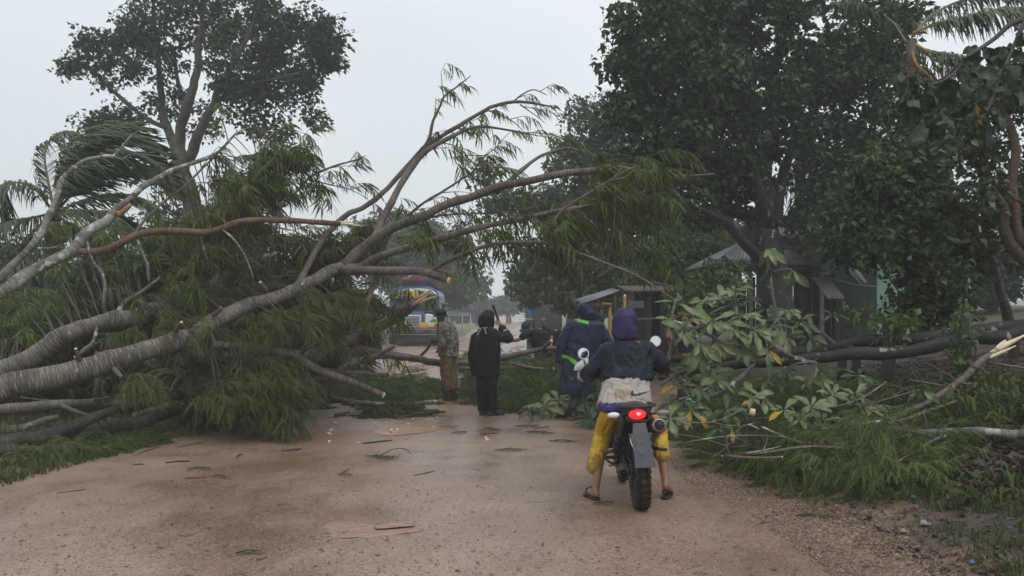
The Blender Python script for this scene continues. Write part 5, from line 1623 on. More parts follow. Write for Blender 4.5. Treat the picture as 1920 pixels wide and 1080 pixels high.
# ---- overhanging big leaved branches at the upper right
OV = stem([(2250, -30, 10.8, 14), (2100, -10, 10.8, 11), (1990, 0, 10.8, 8), (1925, 32, 10.8, 6), (1890, 50, 10.8, 5), (1862, 75, 10.7, 4), (1820, 105, 10.6, 4), (1790, 128, 10.6, 3), (1770, 145, 10.6, 2.5), (1740, 160, 10.6, 2)])
zb = float(gz(np.array([8.2]), np.array([11.2]))[0])
ovt = thing('large_leaved_tree', 'tree reaching in at the upper right with big crumpled hanging leaves', 'tree', (8.2, 11.2, zb))
trk = spline([[8.2, 11.2, zb - .1, .14], [8.0, 11.1, 2.6, .12], [7.7, 10.9, 4.4, .1], [*OV[0, :3], .085]], 5)
part('trunk', tube(trk[:, :3], trk[:, 3], 10, wob=.1), B_dark, ovt)
for s_, ros in ((OV, [(1800, 110, 10.6), (1770, 145, 10.6), (1742, 160, 10.5), (1835, 85, 10.7), (1815, 135, 10.5), (1905, 60, 10.8), (1880, 85, 10.7), (1925, 60, 10.8)]),
                (stem([(1925, 32, 10.8, 5), (1905, 80, 10.7, 4), (1880, 130, 10.6, 4), (1850, 170, 10.5, 3), (1825, 200, 10.5, 2)]), [(1880, 120, 10.6), (1850, 165, 10.5), (1825, 190, 10.5), (1865, 200, 10.6), (1895, 170, 10.7), (1835, 215, 10.4)]),
                (stem([(1805, 118, 10.6, 3), (1780, 145, 10.4, 2.6), (1740, 158, 10.3, 2), (1700, 140, 10.2, 1.6), (1690, 130, 10.2, 1.2)]), [(1690, 135, 10.2), (1700, 150, 10.2), (1730, 172, 10.3), (1712, 180, 10.2)]),
                (stem([(1870, 150, 10.6, 3), (1845, 215, 10.4, 2.6), (1800, 225, 10.3, 2), (1760, 215, 10.2, 1.4)]), [(1765, 215, 10.2), (1800, 232, 10.3), (1850, 235, 10.5), (1740, 230, 10.2)])):
    b = limb(ovt, s_, B_dark, 7, None)
    for (px, py, Y) in ros:
        rosette(b, P(px, py, Y), np.array([.2, -.4, .1]) + rR.normal(0, .3, 3), 5, .30, 'hang', 1.0, .3)

# ---- broken grey stem, lichen limb, sticks
for (nm, lab, rws, bmx, end, cat) in [
    ('broken_stem', 'grey broken stem with a long yellow torn splinter at the right edge', [(1668, 790, 9.9, 5), (1701, 772, 10.0, 6), (1764, 739, 10.2, 6.5), (1812, 705, 10.4, 6.5), (1846, 676, 10.5, 7), (1872, 655, 10.6, 7)], B_limb, None, 'broken branch'),
    ('fallen_limb', 'white lichen covered limb sloping down to the right edge', [(1600, 798, 9.8, 4), (1640, 792, 9.7, 5), (1663, 796, 9.6, 6), (1701, 812, 9.3, 6.5), (1774, 832, 9.0, 7), (1846, 853, 8.7, 8), (1920, 870, 8.5, 9), (2000, 890, 8.3, 9)], B_pale, None, 'fallen limb'),
    ('fallen_branch', 'bent grey branch looping beside the viny fence post', [(1812, 705, 10.4, 4), (1806, 718, 10.35, 4), (1827, 738, 10.3, 4), (1831, 757, 10.2, 3.6), (1820, 780, 10.1, 3.2), (1813, 801, 10, 3)], B_limb, None, 'branch'),
    ('fallen_branch', 'arched dark branch across the top of the lichen limb', [(1595, 800, 9.9, 3), (1630, 790, 9.8, 3.5), (1680, 795, 9.7, 3.5), (1740, 806, 9.7, 3.5), (1790, 800, 9.7, 3), (1806, 795, 9.7, 2.5)], B_limb, 'cut', 'branch'),
    ('stick', 'pale stick with bare wood lying in the feathery heap', [(1428, 800, 9.8, 2.6), (1460, 815, 9.7, 2.6), (1490, 826, 9.6, 3), (1526, 832, 9.5, 3)], B_pale, None, 'stick'),
    ('stick', 'long thin dark stick lying across the feathery heap', [(1390, 852, 9.3, 3), (1440, 848, 9.2, 3), (1500, 838, 9.1, 3), (1570, 840, 9.1, 2.5), (1640, 855, 9, 2)], B_limb, None, 'stick'),
    ('stick', 'short peeled stick with a cut end at the front of the feathery heap', [(1360, 855, 9.1, 2.8), (1410, 858, 9.0, 2.4), (1467, 857, 8.9, 2.4)], B_limb, 'cut', 'stick'),
    ('stick', 'pair of crossed pale sticks pointing at the rear wheel, upper one', [(1252, 813, 9.9, 1.3), (1310, 820, 9.8, 1.3), (1362, 836, 9.6, 1.5)], B_limb, None, 'stick'),
    ('stick', 'pale stick just below the crossed one beside the rear wheel', [(1255, 837, 9.7, 1.0), (1310, 846, 9.5, 1.0), (1355, 855, 9.3, 1.3)], B_limb, 'cut', 'stick'),
    ('stick', 'small forked upright twig in the feathery heap right of the motorbike', [(1366, 850, 9.4, 1.9), (1362, 825, 9.4, 1.6), (1368, 815, 9.4, 1.2), (1378, 830, 9.3, 1.2)], B_pale, None, 'stick'),
    ('stick', 'slender branch slanting up through the big leaves beside the rider', [(1240, 722, 10.6, 3), (1270, 700, 10.7, 3), (1300, 690, 10.8, 2.6), (1340, 680, 10.8, 2)], B_limb, None, 'stick'),
    ('stick', 'curved bare twig above the dry brown litter at lower right', [(1640, 905, 8.6, 2), (1668, 885, 8.6, 2), (1700, 870, 8.7, 2), (1730, 862, 8.8, 1.6)], B_limb, None, 'stick'),
    ('fallen_limb', 'short mottled limb under the big white lichen limb', [(1725, 866, 8.9, 4), (1755, 857, 8.95, 4), (1785, 850, 9, 3.5)], B_pale, None, 'fallen limb'),
    ('stick', 'reddish pointed twig above the upright pale sprig', [(1610, 740, 10.0, 1.4), (1640, 760, 9.9, 1.8), (1660, 775, 9.8, 2.2), (1665, 787, 9.7, 2.2)], B_red, None, 'stick')]:
    s = stem(rws)
    if nm != 'broken_stem':
        s[:, 2] = np.maximum(s[:, 2], gz(s[:, 0], s[:, 1]) + s[:, 3] + .16)
    t = thing(nm, lab, cat, (s[0, 0], s[0, 1], s[0, 2] - s[0, 3]))
    part('stem', tube(s[:, :3], s[:, 3], 9, wob=.12, seed=9), bmx, t)
    if end == 'cut': cut_end(s, parent=t)
    if nm == 'broken_stem':
        for (a, b_, c_, w_) in (((1858, 663, 10.55), (1890, 645, 10.6), (1935, 622, 10.7), 5), ((1868, 655, 10.55), (1882, 643, 10.6), (1886, 638, 10.62), 5), ((1850, 672, 10.5), (1880, 660, 10.5), (1905, 648, 10.5), 3)):
            q = spline([[*P(*a), w_ * .0056], [*P(*b_), w_ * .0050], [*P(*c_), w_ * .0018]], 4)
            part('splinter', tube(q[:, :3], q[:, 3], 5, wob=.2), grain, t)
st_ = stem([(1411, 805, 9.9, 6), (1411, 790, 9.9, 6), (1410, 776, 9.9, 6)])
st_[0, 2] = gz(st_[:1, 0], st_[:1, 1])[0]
t = thing('cut_stump', 'thin dark stump with a freshly cut yellow top in the feathery heap', 'stump', st_[0, :3])
part('stem', tube(st_[:, :3], st_[:, 3], 9, wob=.1), B_dark, t)
part('cut_face', tube([st_[-1, :3] - [0, 0, .01], st_[-1, :3] + [.01, 0, .05]], [st_[-1, 3] * 1.04, st_[-1, 3] * .8], 9), M_wood, t)

# ---- fence posts with a climber
M_post = mat('weathered_post', (0.030, 0.026, 0.022), .7, (0.075, 0.066, 0.056), 12, bump=.6, bscale=30, stretch=(1, 1, .25))
for (px, pt, pb, Y, hw, lab) in [(1806, 590, 770, 11.0, 15, 'thick fence post wrapped in a green climbing vine'), (1668, 612, 760, 11.9, 14, 'fence post with leaves on top, left of the vine wrapped one'),
                                 (1600, 620, 740, 12.6, 10, 'short weathered fence post behind the fallen trunks, third from the vine wrapped one'), (1574, 600, 730, 13.0, 9, 'slim weathered fence post in front of the torn tarpaulin')]:
    a, b_ = P(px, pt, Y), P(px, pb, Y)
    b_[2] = gz(b_[:1], b_[1:2])[0] - .1
    r = hw * Y / FPX
    lean = np.array([rR.normal(0, .03), 0, 0])
    d = tube([b_, b_ * .5 + a * .5 + lean, a - [0, 0, .02], a], [r, r * .95, r * .9, r * .8], 10, wob=.15, seed=int(px) % 9)
    single('fence_post', d, M_post, lab, 'fence post', loc=b_)
va, vb = P(1806, 585, 10.9), P(1806, 740, 10.9)
pts = np.array([va * (1 - t) + vb * t for t in np.linspace(0, 1, 22)]) + rR.normal(0, .06, (22, 3)) + np.array([-.06, -.08, 0])
vt = thing('climbing_vine', 'bright climbing vine hanging down the thick fence post', 'vine', (vb[0], vb[1], float(gz(vb[:1], vb[1:2])[0])))
sv = spline(np.hstack([pts[::3], np.full((8, 1), .006)]), 4)
part('stem', tube(sv[:, :3], sv[:, 3], 5), B_dark, vt)
part('foliage', clumps(pts, np.full(22, .11), 16, .085, LEAF_W, .1, rg=rR), L_bright, vt, smooth=False)
vp = np.array([P(1670, 600, 11.8), P(1655, 605, 11.8), P(1690, 608, 11.8), P(1670, 625, 11.8), P(1700, 600, 12), P(1620, 590, 12.4), P(1590, 585, 12.6)])
vt = thing('climbing_vine', 'leafy creeper bunched on top of the fence post left of the vine wrapped one', 'vine', (vp[0][0], vp[0][1], float(gz(vp[0][:1], vp[0][1:2])[0])))
part('foliage', clumps(vp, np.full(7, .17), 34, .1, LEAF_W, .2, rg=rR), L_bright, vt, smooth=False)

# ================================================================== buildings
M_tin = mat('grey_tin', (0.15, 0.155, 0.16), .45, (0.27, 0.275, 0.285), 3, metal=.3, bump=.15, bscale=8)
M_tinp = mat('pale_tin', (0.27, 0.26, 0.215), .6, (0.35, 0.335, 0.28), 1.5, metal=.1)
M_tind = mat('rusty_tin', (0.10, 0.075, 0.06), .6, (0.19, 0.14, 0.11), 3, metal=.2)
M_greenw = mat('mint_wall', (0.20, 0.33, 0.255), .75, (0.26, 0.40, 0.32), 2.5, bump=.1, bscale=15)
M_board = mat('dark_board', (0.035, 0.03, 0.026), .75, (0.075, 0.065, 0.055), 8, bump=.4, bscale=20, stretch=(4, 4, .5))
M_board2 = mat('grey_board', (0.10, 0.095, 0.09), .7, (0.19, 0.18, 0.17), 8, bump=.4, bscale=20, stretch=(4, 4, .5))
M_rust = mat('red_brown_board', (0.075, 0.042, 0.03), .75, (0.14, 0.085, 0.06), 6, bump=.4, bscale=20, stretch=(4, 4, .6))
M_post2 = mat('pale_post', (0.18, 0.165, 0.14), .7, (0.28, 0.26, 0.22), 6)
M_tarp = mat('dark_tarp', (0.018, 0.022, 0.032), .35, (0.05, 0.058, 0.075), 3, bump=.3, bscale=12)
M_tarp2 = mat('grey_tarp', (0.12, 0.125, 0.14), .4, (0.19, 0.195, 0.21), 4, bump=.3, bscale=12)


def corrugated(a, b, c, d, n=24, amp=.018, th=.012):
    """corrugated sheet between four corners a-b (eave) and d-c (ridge), waves running from eave to ridge, with thickness"""
    a, b, c, d = (np.array(v, float) for v in (a, b, c, d))
    N = nrm(np.cross(b - a, d - a))
    V = []
    m = n * 4 + 1
    for off in (0, -th):
        for v in np.linspace(0, 1, 4):
            for i in range(m):
                u = i / (m - 1)
                p = (a * (1 - u) + b * u) * (1 - v) + (d * (1 - u) + c * u) * v
                V.append(p + N * (amp * math.sin(u * n * 6.283) + off))
    F = []
    for s in range(2):
        for j in range(3):
            for i in range(m - 1):
                k = s * 4 * m + j * m + i
                F.append([k, k + 1, k + m + 1, k + m] if s == 0 else [k, k + m, k + m + 1, k + 1])
    for i in range(m - 1):
        F.append([i, i + 4 * m, i + 4 * m + 1, i + 1])
        k = 3 * m + i
        F.append([k, k + 1, k + 4 * m + 1, k + 4 * m])
    return np.array(V), [np.array(F)], None


def w(px, py, Y): return P(px, py, Y)


# tin roofed shelter
e0, e1 = w(1332, 496, 21.5), w(1556, 490, 21.5)
ze = e0[2]
x0, x1, y0, y1 = e0[0], e1[0], 21.5, 25.2
zr = ze + .62
rx0, rx1, ry = x0 + 1.1, x1 - 1.0, 23.3
gzs = float(gz(np.array([x0 + 1]), np.array([23.]))[0])
sh = thing('open_shelter', 'open shelter with a grey tin hip roof on thin posts', 'shelter', ((x0 + x1) / 2, 23.2, gzs))
part('tin_sheet', corrugated((x0, y0, ze), (x1, y0, ze), (rx1, ry, zr), (rx0, ry, zr), 22), M_tin, sh)
part('tin_sheet', corrugated((x0, y1, ze), (x0, y0, ze), (rx0, ry, zr), (rx0, ry + .02, zr), 22), M_tin, sh)
part('tin_sheet', corrugated((x1, y0, ze), (x1, y1, ze), (rx1, ry + .02, zr), (rx1, ry, zr), 22), M_tin, sh)
part('tin_sheet', corrugated((x1, y1, ze), (x0, y1, ze), (rx0, ry + .03, zr), (rx1, ry + .03, zr), 22), M_tin, sh)
part('fascia', merge([box(((x0 + x1) / 2, y0 + .09, ze - .09), (x1 - x0 - .1, .04, .12)), box((x0 + .09, (y0 + y1) / 2, ze - .09), (.04, y1 - y0 - .3, .12)), box((x1 - .09, (y0 + y1) / 2, ze - .09), (.04, y1 - y0 - .3, .12))]), M_board, sh, smooth=False)
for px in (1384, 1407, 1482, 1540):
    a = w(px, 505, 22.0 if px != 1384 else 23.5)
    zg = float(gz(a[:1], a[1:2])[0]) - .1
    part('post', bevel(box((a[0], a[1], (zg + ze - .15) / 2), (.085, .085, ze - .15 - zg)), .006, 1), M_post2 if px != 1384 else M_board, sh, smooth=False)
# board wall behind the shelter, plank by plank
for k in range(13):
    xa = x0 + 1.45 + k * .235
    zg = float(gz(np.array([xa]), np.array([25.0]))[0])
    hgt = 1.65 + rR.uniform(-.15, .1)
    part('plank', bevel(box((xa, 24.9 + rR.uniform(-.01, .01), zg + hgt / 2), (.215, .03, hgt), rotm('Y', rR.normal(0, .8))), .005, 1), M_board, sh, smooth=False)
t = thing('table', 'dark low table under the left end of the tin roofed shelter', 'table', (*w(1422, 560, 22.6)[:2], float(gz(w(1422, 560, 22.6)[:1], w(1422, 560, 22.6)[1:2])[0])))
tz = w(1422, 536, 22.6)[2]
tx = w(1422, 536, 22.6)[0]
part('table_top', bevel(box((tx, 22.6, tz), (.34 * 1.2, .6, .04)), .006, 1), M_tarp2, t)
for sx in (-.16, .16):
    for sy in (-.25, .25):
        part('leg', box((tx + sx, 22.6 + sy, (tz - .02 + gzs) / 2), (.04, .04, tz - gzs - .02)), M_board, t, smooth=False)
# planks leaning on the shelter
for k, (xa, xb) in enumerate(((1535, 1552), (1545, 1563), (1555, 1572))):
    p0, p1 = w(xb + 6, 560, 20.8), w(xa - 6, 520, 21.3)
    d = p1 - p0
    M = frames(np.array([d]), np.array([[0.2, -1, .3]]))[0]
    single('loose_plank', bevel(box((0, 0, 0), (np.linalg.norm(d), .15, .025), M), .004, 1)[0:2] and (bevel(box((0, 0, 0), (np.linalg.norm(d), .15, .025), M), .004, 1)[0] + (p0 + p1) / 2, bevel(box((0, 0, 0), (np.linalg.norm(d), .15, .025), M), .004, 1)[1], None),
           M_board2, ['grey plank leaning under the tarpaulin, leftmost of three', 'grey plank leaning under the tarpaulin, middle of three', 'grey plank leaning under the tarpaulin, rightmost of three'][k], 'plank', smooth=False)
# torn tarpaulin hanging from the shelter to the green house


def sheet(c, n=14, amp=.06, seed=0, th=.006):
    a, b, cc, d = (np.array(v, float) for v in c)
    u, v = np.meshgrid(np.linspace(0, 1, n), np.linspace(0, 1, n))
    u, v = u.ravel()[:, None], v.ravel()[:, None]
    p = (a * (1 - u) + b * u) * (1 - v) + (d * (1 - u) + cc * u) * v
    N = nrm(np.cross(b - a, d - a))
    q = np.hstack([u * 5 + v * 1.5, v * 1.4, u * 0])
    s = -.22 * (4 * u * (1 - u))[:, 0] * (1 - v[:, 0])
    p = p + N * (amp * vnoise(q, seed) + amp * .6 * vnoise(q * 2.3, seed + 1))[:, None]
    p[:, 2] += s * .5
    V = np.vstack([p, p - N * th])
    i = np.arange(n - 1)[:, None] * n + np.arange(n - 1)[None, :]
    F = np.stack([i, i + 1, i + n + 1, i + n], -1).reshape(-1, 4)
    return V, [F, F[:, ::-1] + n * n], None


tp = thing('tarpaulin', 'torn dark tarpaulin hanging between the shelter roof and the green house', 'tarpaulin', w(1590, 560, 20.9))
part('sheet', sheet([w(1530, 472, 21.3), w(1588, 466, 21.6), w(1625, 532, 21.0), w(1540, 505, 20.9)], seed=3), M_tarp, tp)
part('flap', sheet([w(1566, 490, 21.0), w(1592, 486, 21.0), w(1629, 530, 20.7), w(1612, 532, 20.7)], amp=.05, seed=5), M_tarp2, tp, label='pale grey torn flap')
part('rope', tube([w(1552, 520, 20.9), w(1600, 533, 20.9), w(1650, 538, 21.4)], .008, 5), M_post2, tp)

# green house
hx0, hx1 = w(1644, 500, 22)[0], w(1644, 500, 22)[0] + 2.1
hz0 = float(gz(np.array([hx0 + 1]), np.array([22.]))[0]) - .3
hz1 = w(1700, 452, 22)[2]
gh = thing('green_house', 'small mint green house under a pale sheet roof behind the leafy tree', 'house', ((hx0 + hx1) / 2, 24.5, hz0))
wa, wb = w(1671, 465, 22), w(1701, 502, 22)
wx0, wx1, wz0, wz1 = wa[0], wb[0], wb[2], wa[2]
part('wall', merge([box(((hx0 + wx0) / 2, 22.08, (hz0 + hz1) / 2), (wx0 - hx0, .16, hz1 - hz0)), box(((wx1 + hx1) / 2, 22.08, (hz0 + hz1) / 2), (hx1 - wx1, .16, hz1 - hz0)),
                    box(((wx0 + wx1) / 2, 22.08, (hz0 + wz0) / 2), (wx1 - wx0, .16, wz0 - hz0)), box(((wx0 + wx1) / 2, 22.08, (hz1 + wz1) / 2), (wx1 - wx0, .16, hz1 - wz1)),
                    box((hx0 + .08, 24.66, (hz0 + hz1) / 2), (.16, 5, hz1 - hz0)), box((hx1 - .08, 24.66, (hz0 + hz1) / 2), (.16, 5, hz1 - hz0)), box(((hx0 + hx1) / 2, 27.24, (hz0 + hz1) / 2), (hx1 - hx0, .16, hz1 - hz0))]), M_greenw, gh, smooth=False)
wi = part('window', merge([box(((wx0 + wx1) / 2, 22.0, wz1 - .025), (wx1 - wx0, .06, .05)), box(((wx0 + wx1) / 2, 22.0, wz0 + .025), (wx1 - wx0 + .06, .1, .05)),
                           box((wx0 + .025, 22.0, (wz0 + wz1) / 2), (.05, .06, wz1 - wz0 - .1)), box((wx1 - .025, 22.0, (wz0 + wz1) / 2), (.05, .06, wz1 - wz0 - .1))]), M_board2, gh, smooth=False)
part('shutter', bevel(box(((wx0 + wx1) / 2, 22.02, (wz0 + wz1) / 2), (wx1 - wx0 - .11, .03, wz1 - wz0 - .11)), .004, 1), mat('rust_red_shutter', (0.13, .05, .035), .7, (.19, .075, .05), 6), wi, smooth=False)
rx0_, rx1_ = w(1472, 440, 21.6)[0], hx1 + .5
part('roof', corrugated((rx0_, 21.5, hz1 + .03), (rx1_, 21.5, hz1 + .12), (rx1_, 24.6, hz1 + .92), (rx0_, 24.6, hz1 + .8), 40), M_tinp, gh)
part('roof', corrugated((rx1_, 27.8, hz1 + .05), (rx0_, 27.8, hz1 + .0), (rx0_, 24.62, hz1 + .8), (rx1_, 24.62, hz1 + .92), 40), M_tinp, gh)
part('fascia', box(((rx0_ + rx1_) / 2, 21.56, hz1 - .04), (rx1_ - rx0_ - .06, .04, .1), rotm('Y', -math.degrees(math.atan(.09 / (rx1_ - rx0_))))), M_board, gh, smooth=False)

# brick brown shack behind the rider, boards one by one
sx0, sx1, SY = w(1196, 600, 22)[0], w(1303, 600, 22)[0], 22.0
sz0 = float(gz(np.array([sx0 + .6]), np.array([22.]))[0])
sz1 = w(1250, 549, 22)[2]
sk = thing('board_shack', 'red brown board shack with a low dark tin roof behind the rider', 'shack', ((sx0 + sx1) / 2, SY + 1, sz0))
nb = 8
for k in range(nb):
    xa = sx0 + (k + .5) * (sx1 - sx0) / nb
    if k == 2:
        continue
    part('board', bevel(box((xa, SY + rR.uniform(-.012, .012), (sz0 + sz1) / 2), ((sx1 - sx0) / nb - .02, .03, sz1 - sz0)), .004, 1), M_rust if k % 3 else M_board, sk, smooth=False)
part('back_wall', box(((sx0 + sx1) / 2, SY + 1.7, (sz0 + sz1) / 2), (sx1 - sx0, .05, sz1 - sz0)), M_board, sk, smooth=False)
part('side_wall', box((sx0 - .03, SY + .84, (sz0 + sz1) / 2), (.05, 1.6, sz1 - sz0)), M_board, sk, smooth=False)
part('side_wall', box((sx1 + .03, SY + .84, (sz0 + sz1) / 2), (.05, 1.6, sz1 - sz0)), M_board, sk, smooth=False)
part('roof', corrugated((sx0 - .25, SY - .35, sz1 + .03), (sx1 + .3, SY - .35, sz1 + .05), (sx1 + .3, SY + 2, sz1 + .2), (sx0 - .25, SY + 2, sz1 + .2), 16), M_tind, sk)
part('rail', tube([w(1196, 598, 21.7), w(1238, 597, 21.7)], .018, 6), M_post2, sk)
part('patch_sheet', bevel(box(w(1193, 571, 21.8), (.34, .02, .16)), .004, 1), M_tin, sk, smooth=False)
# little stall roofed with one tilted tin sheet
sa, sb, sc_, sd = w(1080, 562, 17.4), w(1092, 569, 16.9), w(1162, 545, 16.9), w(1148, 541, 17.5)
stl = thing('roadside_stall', 'small stall of yellow poles under one tilted tin sheet', 'stall', (*w(1142, 600, 17)[:2], rz(*w(1142, 600, 17)[:2])))
part('tin_sheet', corrugated(sa, sb, sc_, sd, 8, .014), M_tin, stl)
M_yp = mat('yellow_pole', (0.30, 0.19, 0.05), .6, (0.22, 0.13, 0.04), 8)
for (px, pt, Y, r, m_) in ((1143, 570, 17.0, .035, M_yp), (1118, 560, 17.3, .03, M_board2), (1152, 552, 17.4, .03, M_board), (1171, 556, 16.9, .028, M_yp), (1164, 570, 17.2, .025, M_board)):
    a = w(px, pt, Y)
    zg = float(gz(a[:1], a[1:2])[0])
    q = part('pole', tube([[a[0], a[1], zg - .05], [a[0] + .01, a[1], (zg + a[2]) / 2], a], r, 7, wob=.08), m_, stl)
    if px == 1171:
        part('torn_end', tube([a - [0, 0, .02], a + [.01, 0, .035]], [r * 1.02, r * .5], 6), M_wood, q)
part('crossbar', tube([w(1128, 570, 16.95), w(1146, 571, 16.95)], .028, 7), M_yp, stl)

# ================================================================== heaps of torn foliage
def heap(name, label, xy, n, hgt, tpls, lm, size=1.0, twn=.5, rg=rR, per=6, lead=.35):
    """sprays lying and drooping on the ground; xy(n) gives world positions"""
    xy_ = xy(n)
    z = gz(xy_[:, 0], xy_[:, 1]) + rg.uniform(0, 1, n) ** 1.5 * hgt(xy_)
    T = np.column_stack([xy_, z])
    tubes, loc, ang = [], [], []
    for t in T:
        d = nrm(np.array([rg.normal(.3, .7), rg.normal(-.1, .6), rg.normal(.05, .25)]))
        l = lead * rg.uniform(.5, 1.5)
        b = bez(t, t + d * l * .6 + [0, 0, .06], t + d * l - [0, 0, .12 * l], 5)
        b[:, 2] = np.maximum(b[:, 2], gz(b[:, 0], b[:, 1]) + .02)
        if rg.random() < twn:
            tubes.append(tube(b, np.linspace(.007, .003, 5), 4, cap=False))
        q = np.linspace(0.05, 1, per)
        loc.append(np.stack([np.interp(q, np.linspace(0, 1, 5), b[:, a]) for a in range(3)], -1))
        ang.append(rg.normal(0, .8, per) + math.atan2(d[1], d[0]))
    loc, ang = np.concatenate(loc), np.concatenate(ang)
    lv = sprays(loc, ang, size, tpls, rg, .35)
    g_ = gz(lv[0][:, 0], lv[0][:, 1]) + .006
    lv[0][:, 2] = np.maximum(lv[0][:, 2], g_ + .03 * rg.random(len(g_)) ** 2)
    o = part(name, lv, lm, None, smooth=False)
    tag(o, label, 'foliage', kind='stuff')
    if tubes:
        q = part('twigs', merge(tubes), B_limb, o)
        q['kind'] = 'stuff'
    return o


def ground_hits(px, py):
    """where the rays through the pixels meet the terrain"""
    u = 540 - np.asarray(py, float)
    k = 1 / (FPX * CP - u * SP)
    dx, dz = (np.asarray(px, float) - 960) * k, (FPX * SP + u * CP) * k
    Y = np.full(len(dx), 5.2)
    for _ in range(90):
        h = CAMH + dz * Y - gz(dx * Y, Y)
        Y = np.where(h > .004, np.minimum(Y + np.maximum(.015, h * 1.2), 45), Y)
    return np.column_stack([dx * Y, Y, gz(dx * Y, Y)])


def band(poly_px, Yfn=None):
    """positions on the ground inside a pixel polygon drawn on the ground"""
    pp = np.array(poly_px, float)

    def f(n):
        out, got = [], 0
        while got < n:
            m = max(64, n)
            x = rR.uniform(pp[:, 0].min(), pp[:, 0].max(), m)
            y = rR.uniform(pp[:, 1].min(), pp[:, 1].max(), m)
            c = np.zeros(m, bool)
            for i in range(len(pp)):
                x1_, y1_ = pp[i]
                x2_, y2_ = pp[i - 1]
                if y1_ != y2_:
                    c ^= ((y1_ > y) != (y2_ > y)) & (x < (x2_ - x1_) * (y - y1_) / (y2_ - y1_) + x1_)
            q = ground_hits(x[c], y[c])
            out.append(q)
            got += len(q)
        return np.concatenate(out)[:n, :2]
    return f


heap('fallen_foliage', 'mat of torn feathery leaves covering the right verge below the fallen trunks',
     band([(1250, 770), (1300, 745), (1420, 750), (1560, 770), (1700, 800), (1760, 850), (1700, 905), (1560, 900), (1440, 880), (1330, 850), (1255, 820)]), 520,
     lambda q: .03 + .17 * sst(2.1, 2.9, q[:, 0]), SPRAY_L, L_feather_dk, .72, twn=1.0)
heap('fallen_foliage', 'drooping feathery sprays at the front edge of the right verge',
     band([(1380, 850), (1500, 845), (1620, 855), (1720, 870), (1680, 920), (1560, 915), (1470, 900)]), 150, lambda q: .20 + 0 * q[:, 0], SPRAY_F, L_feather_dk, .85)
heap('fallen_foliage', 'heap of torn feathery branches closing the road around the standing men',
     band([(876, 752), (900, 762), (940, 768), (1010, 775), (1080, 780), (1110, 755), (1100, 735), (1000, 722), (900, 718), (874, 724)]), 460, lambda q: .10 + .62 * sst(15.2, 17.2, q[:, 1]), SPRAY_L, L_feather_dk, .85)
heap('fallen_foliage', 'heap of torn feathery branches left of the man in rubber boots',
     band([(640, 735), (660, 762), (740, 764), (806, 752), (800, 728), (700, 722)]), 170, lambda q: .25 + 0 * q[:, 0], SPRAY_L, L_feather_dk, .8)
heap('fallen_foliage', 'feathery leaves hanging under the left boles beyond the road edge',
     band([(390, 770), (470, 772), (560, 760), (660, 745), (700, 730), (560, 720), (430, 730)]), 230, lambda q: .35 + 0 * q[:, 0], SPRAY_L, L_feather, .85)
heap('fallen_foliage', 'low feathery litter along the foot of the forked log',
     band([(60, 868), (180, 850), (300, 825), (400, 795), (470, 780), (420, 775), (300, 800), (150, 835)]), 150, lambda q: .06 + 0 * q[:, 0], SPRAY_L, L_feather_dk, .6, lead=.2)
heap('fallen_foliage', 'tuft of torn feathery twigs on the road near the wood chips', band([(688, 782), (790, 783), (775, 768), (700, 765)]), 26, lambda q: .18 + 0 * q[:, 0], SPRAY_L, L_feather_dk, .75)
heap('fallen_foliage', 'feathery undergrowth between the fallen trunks and the fence posts',
     band([(1300, 740), (1420, 735), (1560, 740), (1700, 770), (1640, 790), (1450, 760)]), 150, lambda q: .25 + 0 * q[:, 0], SPRAY_L, L_feather_dk, .8)
heap('fallen_foliage', 'dry olive sprays by the right edge below the dark leafed sprig', band([(1820, 820), (2400, 800), (2400, 850), (1840, 845)]), 40, lambda q: .15 + 0 * q[:, 0], SPRAY_L, L_feather, .8)

heap('undergrowth', 'dark undergrowth behind the fallen trunks on the left',
     lambda n: np.column_stack([rR.uniform(-10.5, -3.6, n), rR.uniform(15.5, 20, n)]), 520, lambda q: 1.5 + 0 * q[:, 0], SPRAY, L_feather, 1.2, lead=.5)

# ---- grass, litter, gravel
def blade_tpl(rg):
    V, F = [], []
    for k in range(5):
        a = rg.uniform(0, 6.28)
        ln = rg.uniform(.5, 1)
        b = np.array([rg.normal(0, .12), rg.normal(0, .12), 0])
        d = np.array([math.cos(a), math.sin(a), 0]) * rg.uniform(.25, .7)
        s = np.array([-math.sin(a), math.cos(a), 0]) * .035
        p = [b, b + d * .3 * ln + [0, 0, .55 * ln], b + d * ln + [0, 0, .8 * ln - .15]]
        i = len(V)
        V += [p[0] - s, p[0] + s, p[1] - s * .8, p[1] + s * .8, p[2]]
        F += [[i, i + 1, i + 3], [i, i + 3, i + 2], [i + 2, i + 3, i + 4]]
    return np.array(V), np.array(F)


BL = [blade_tpl(rR) for _ in range(5)]


def strew(name, label, cat, xy, tpls, size, m_, tilt=.1, lift=0.0, rg=rR):
    n = len(xy)
    loc = np.column_stack([xy, gz(xy[:, 0], xy[:, 1]) + lift])
    a = rg.uniform(0, 6.283, n)
    M = frames(np.stack([np.cos(a), np.sin(a), rg.normal(0, tilt, n)], -1), np.stack([rg.normal(0, tilt, n), rg.normal(0, tilt, n), np.ones(n)], -1))
    pick = rg.integers(0, len(tpls), n)
    sz = size * np.exp(rg.normal(0, .35, n))
    d = merge([scatter(tpls[k], M[pick == k], loc[pick == k], sz[pick == k]) for k in range(len(tpls)) if (pick == k).any()])
    return tag(part(name, d, m_, None, smooth=False), label, cat, kind='stuff')


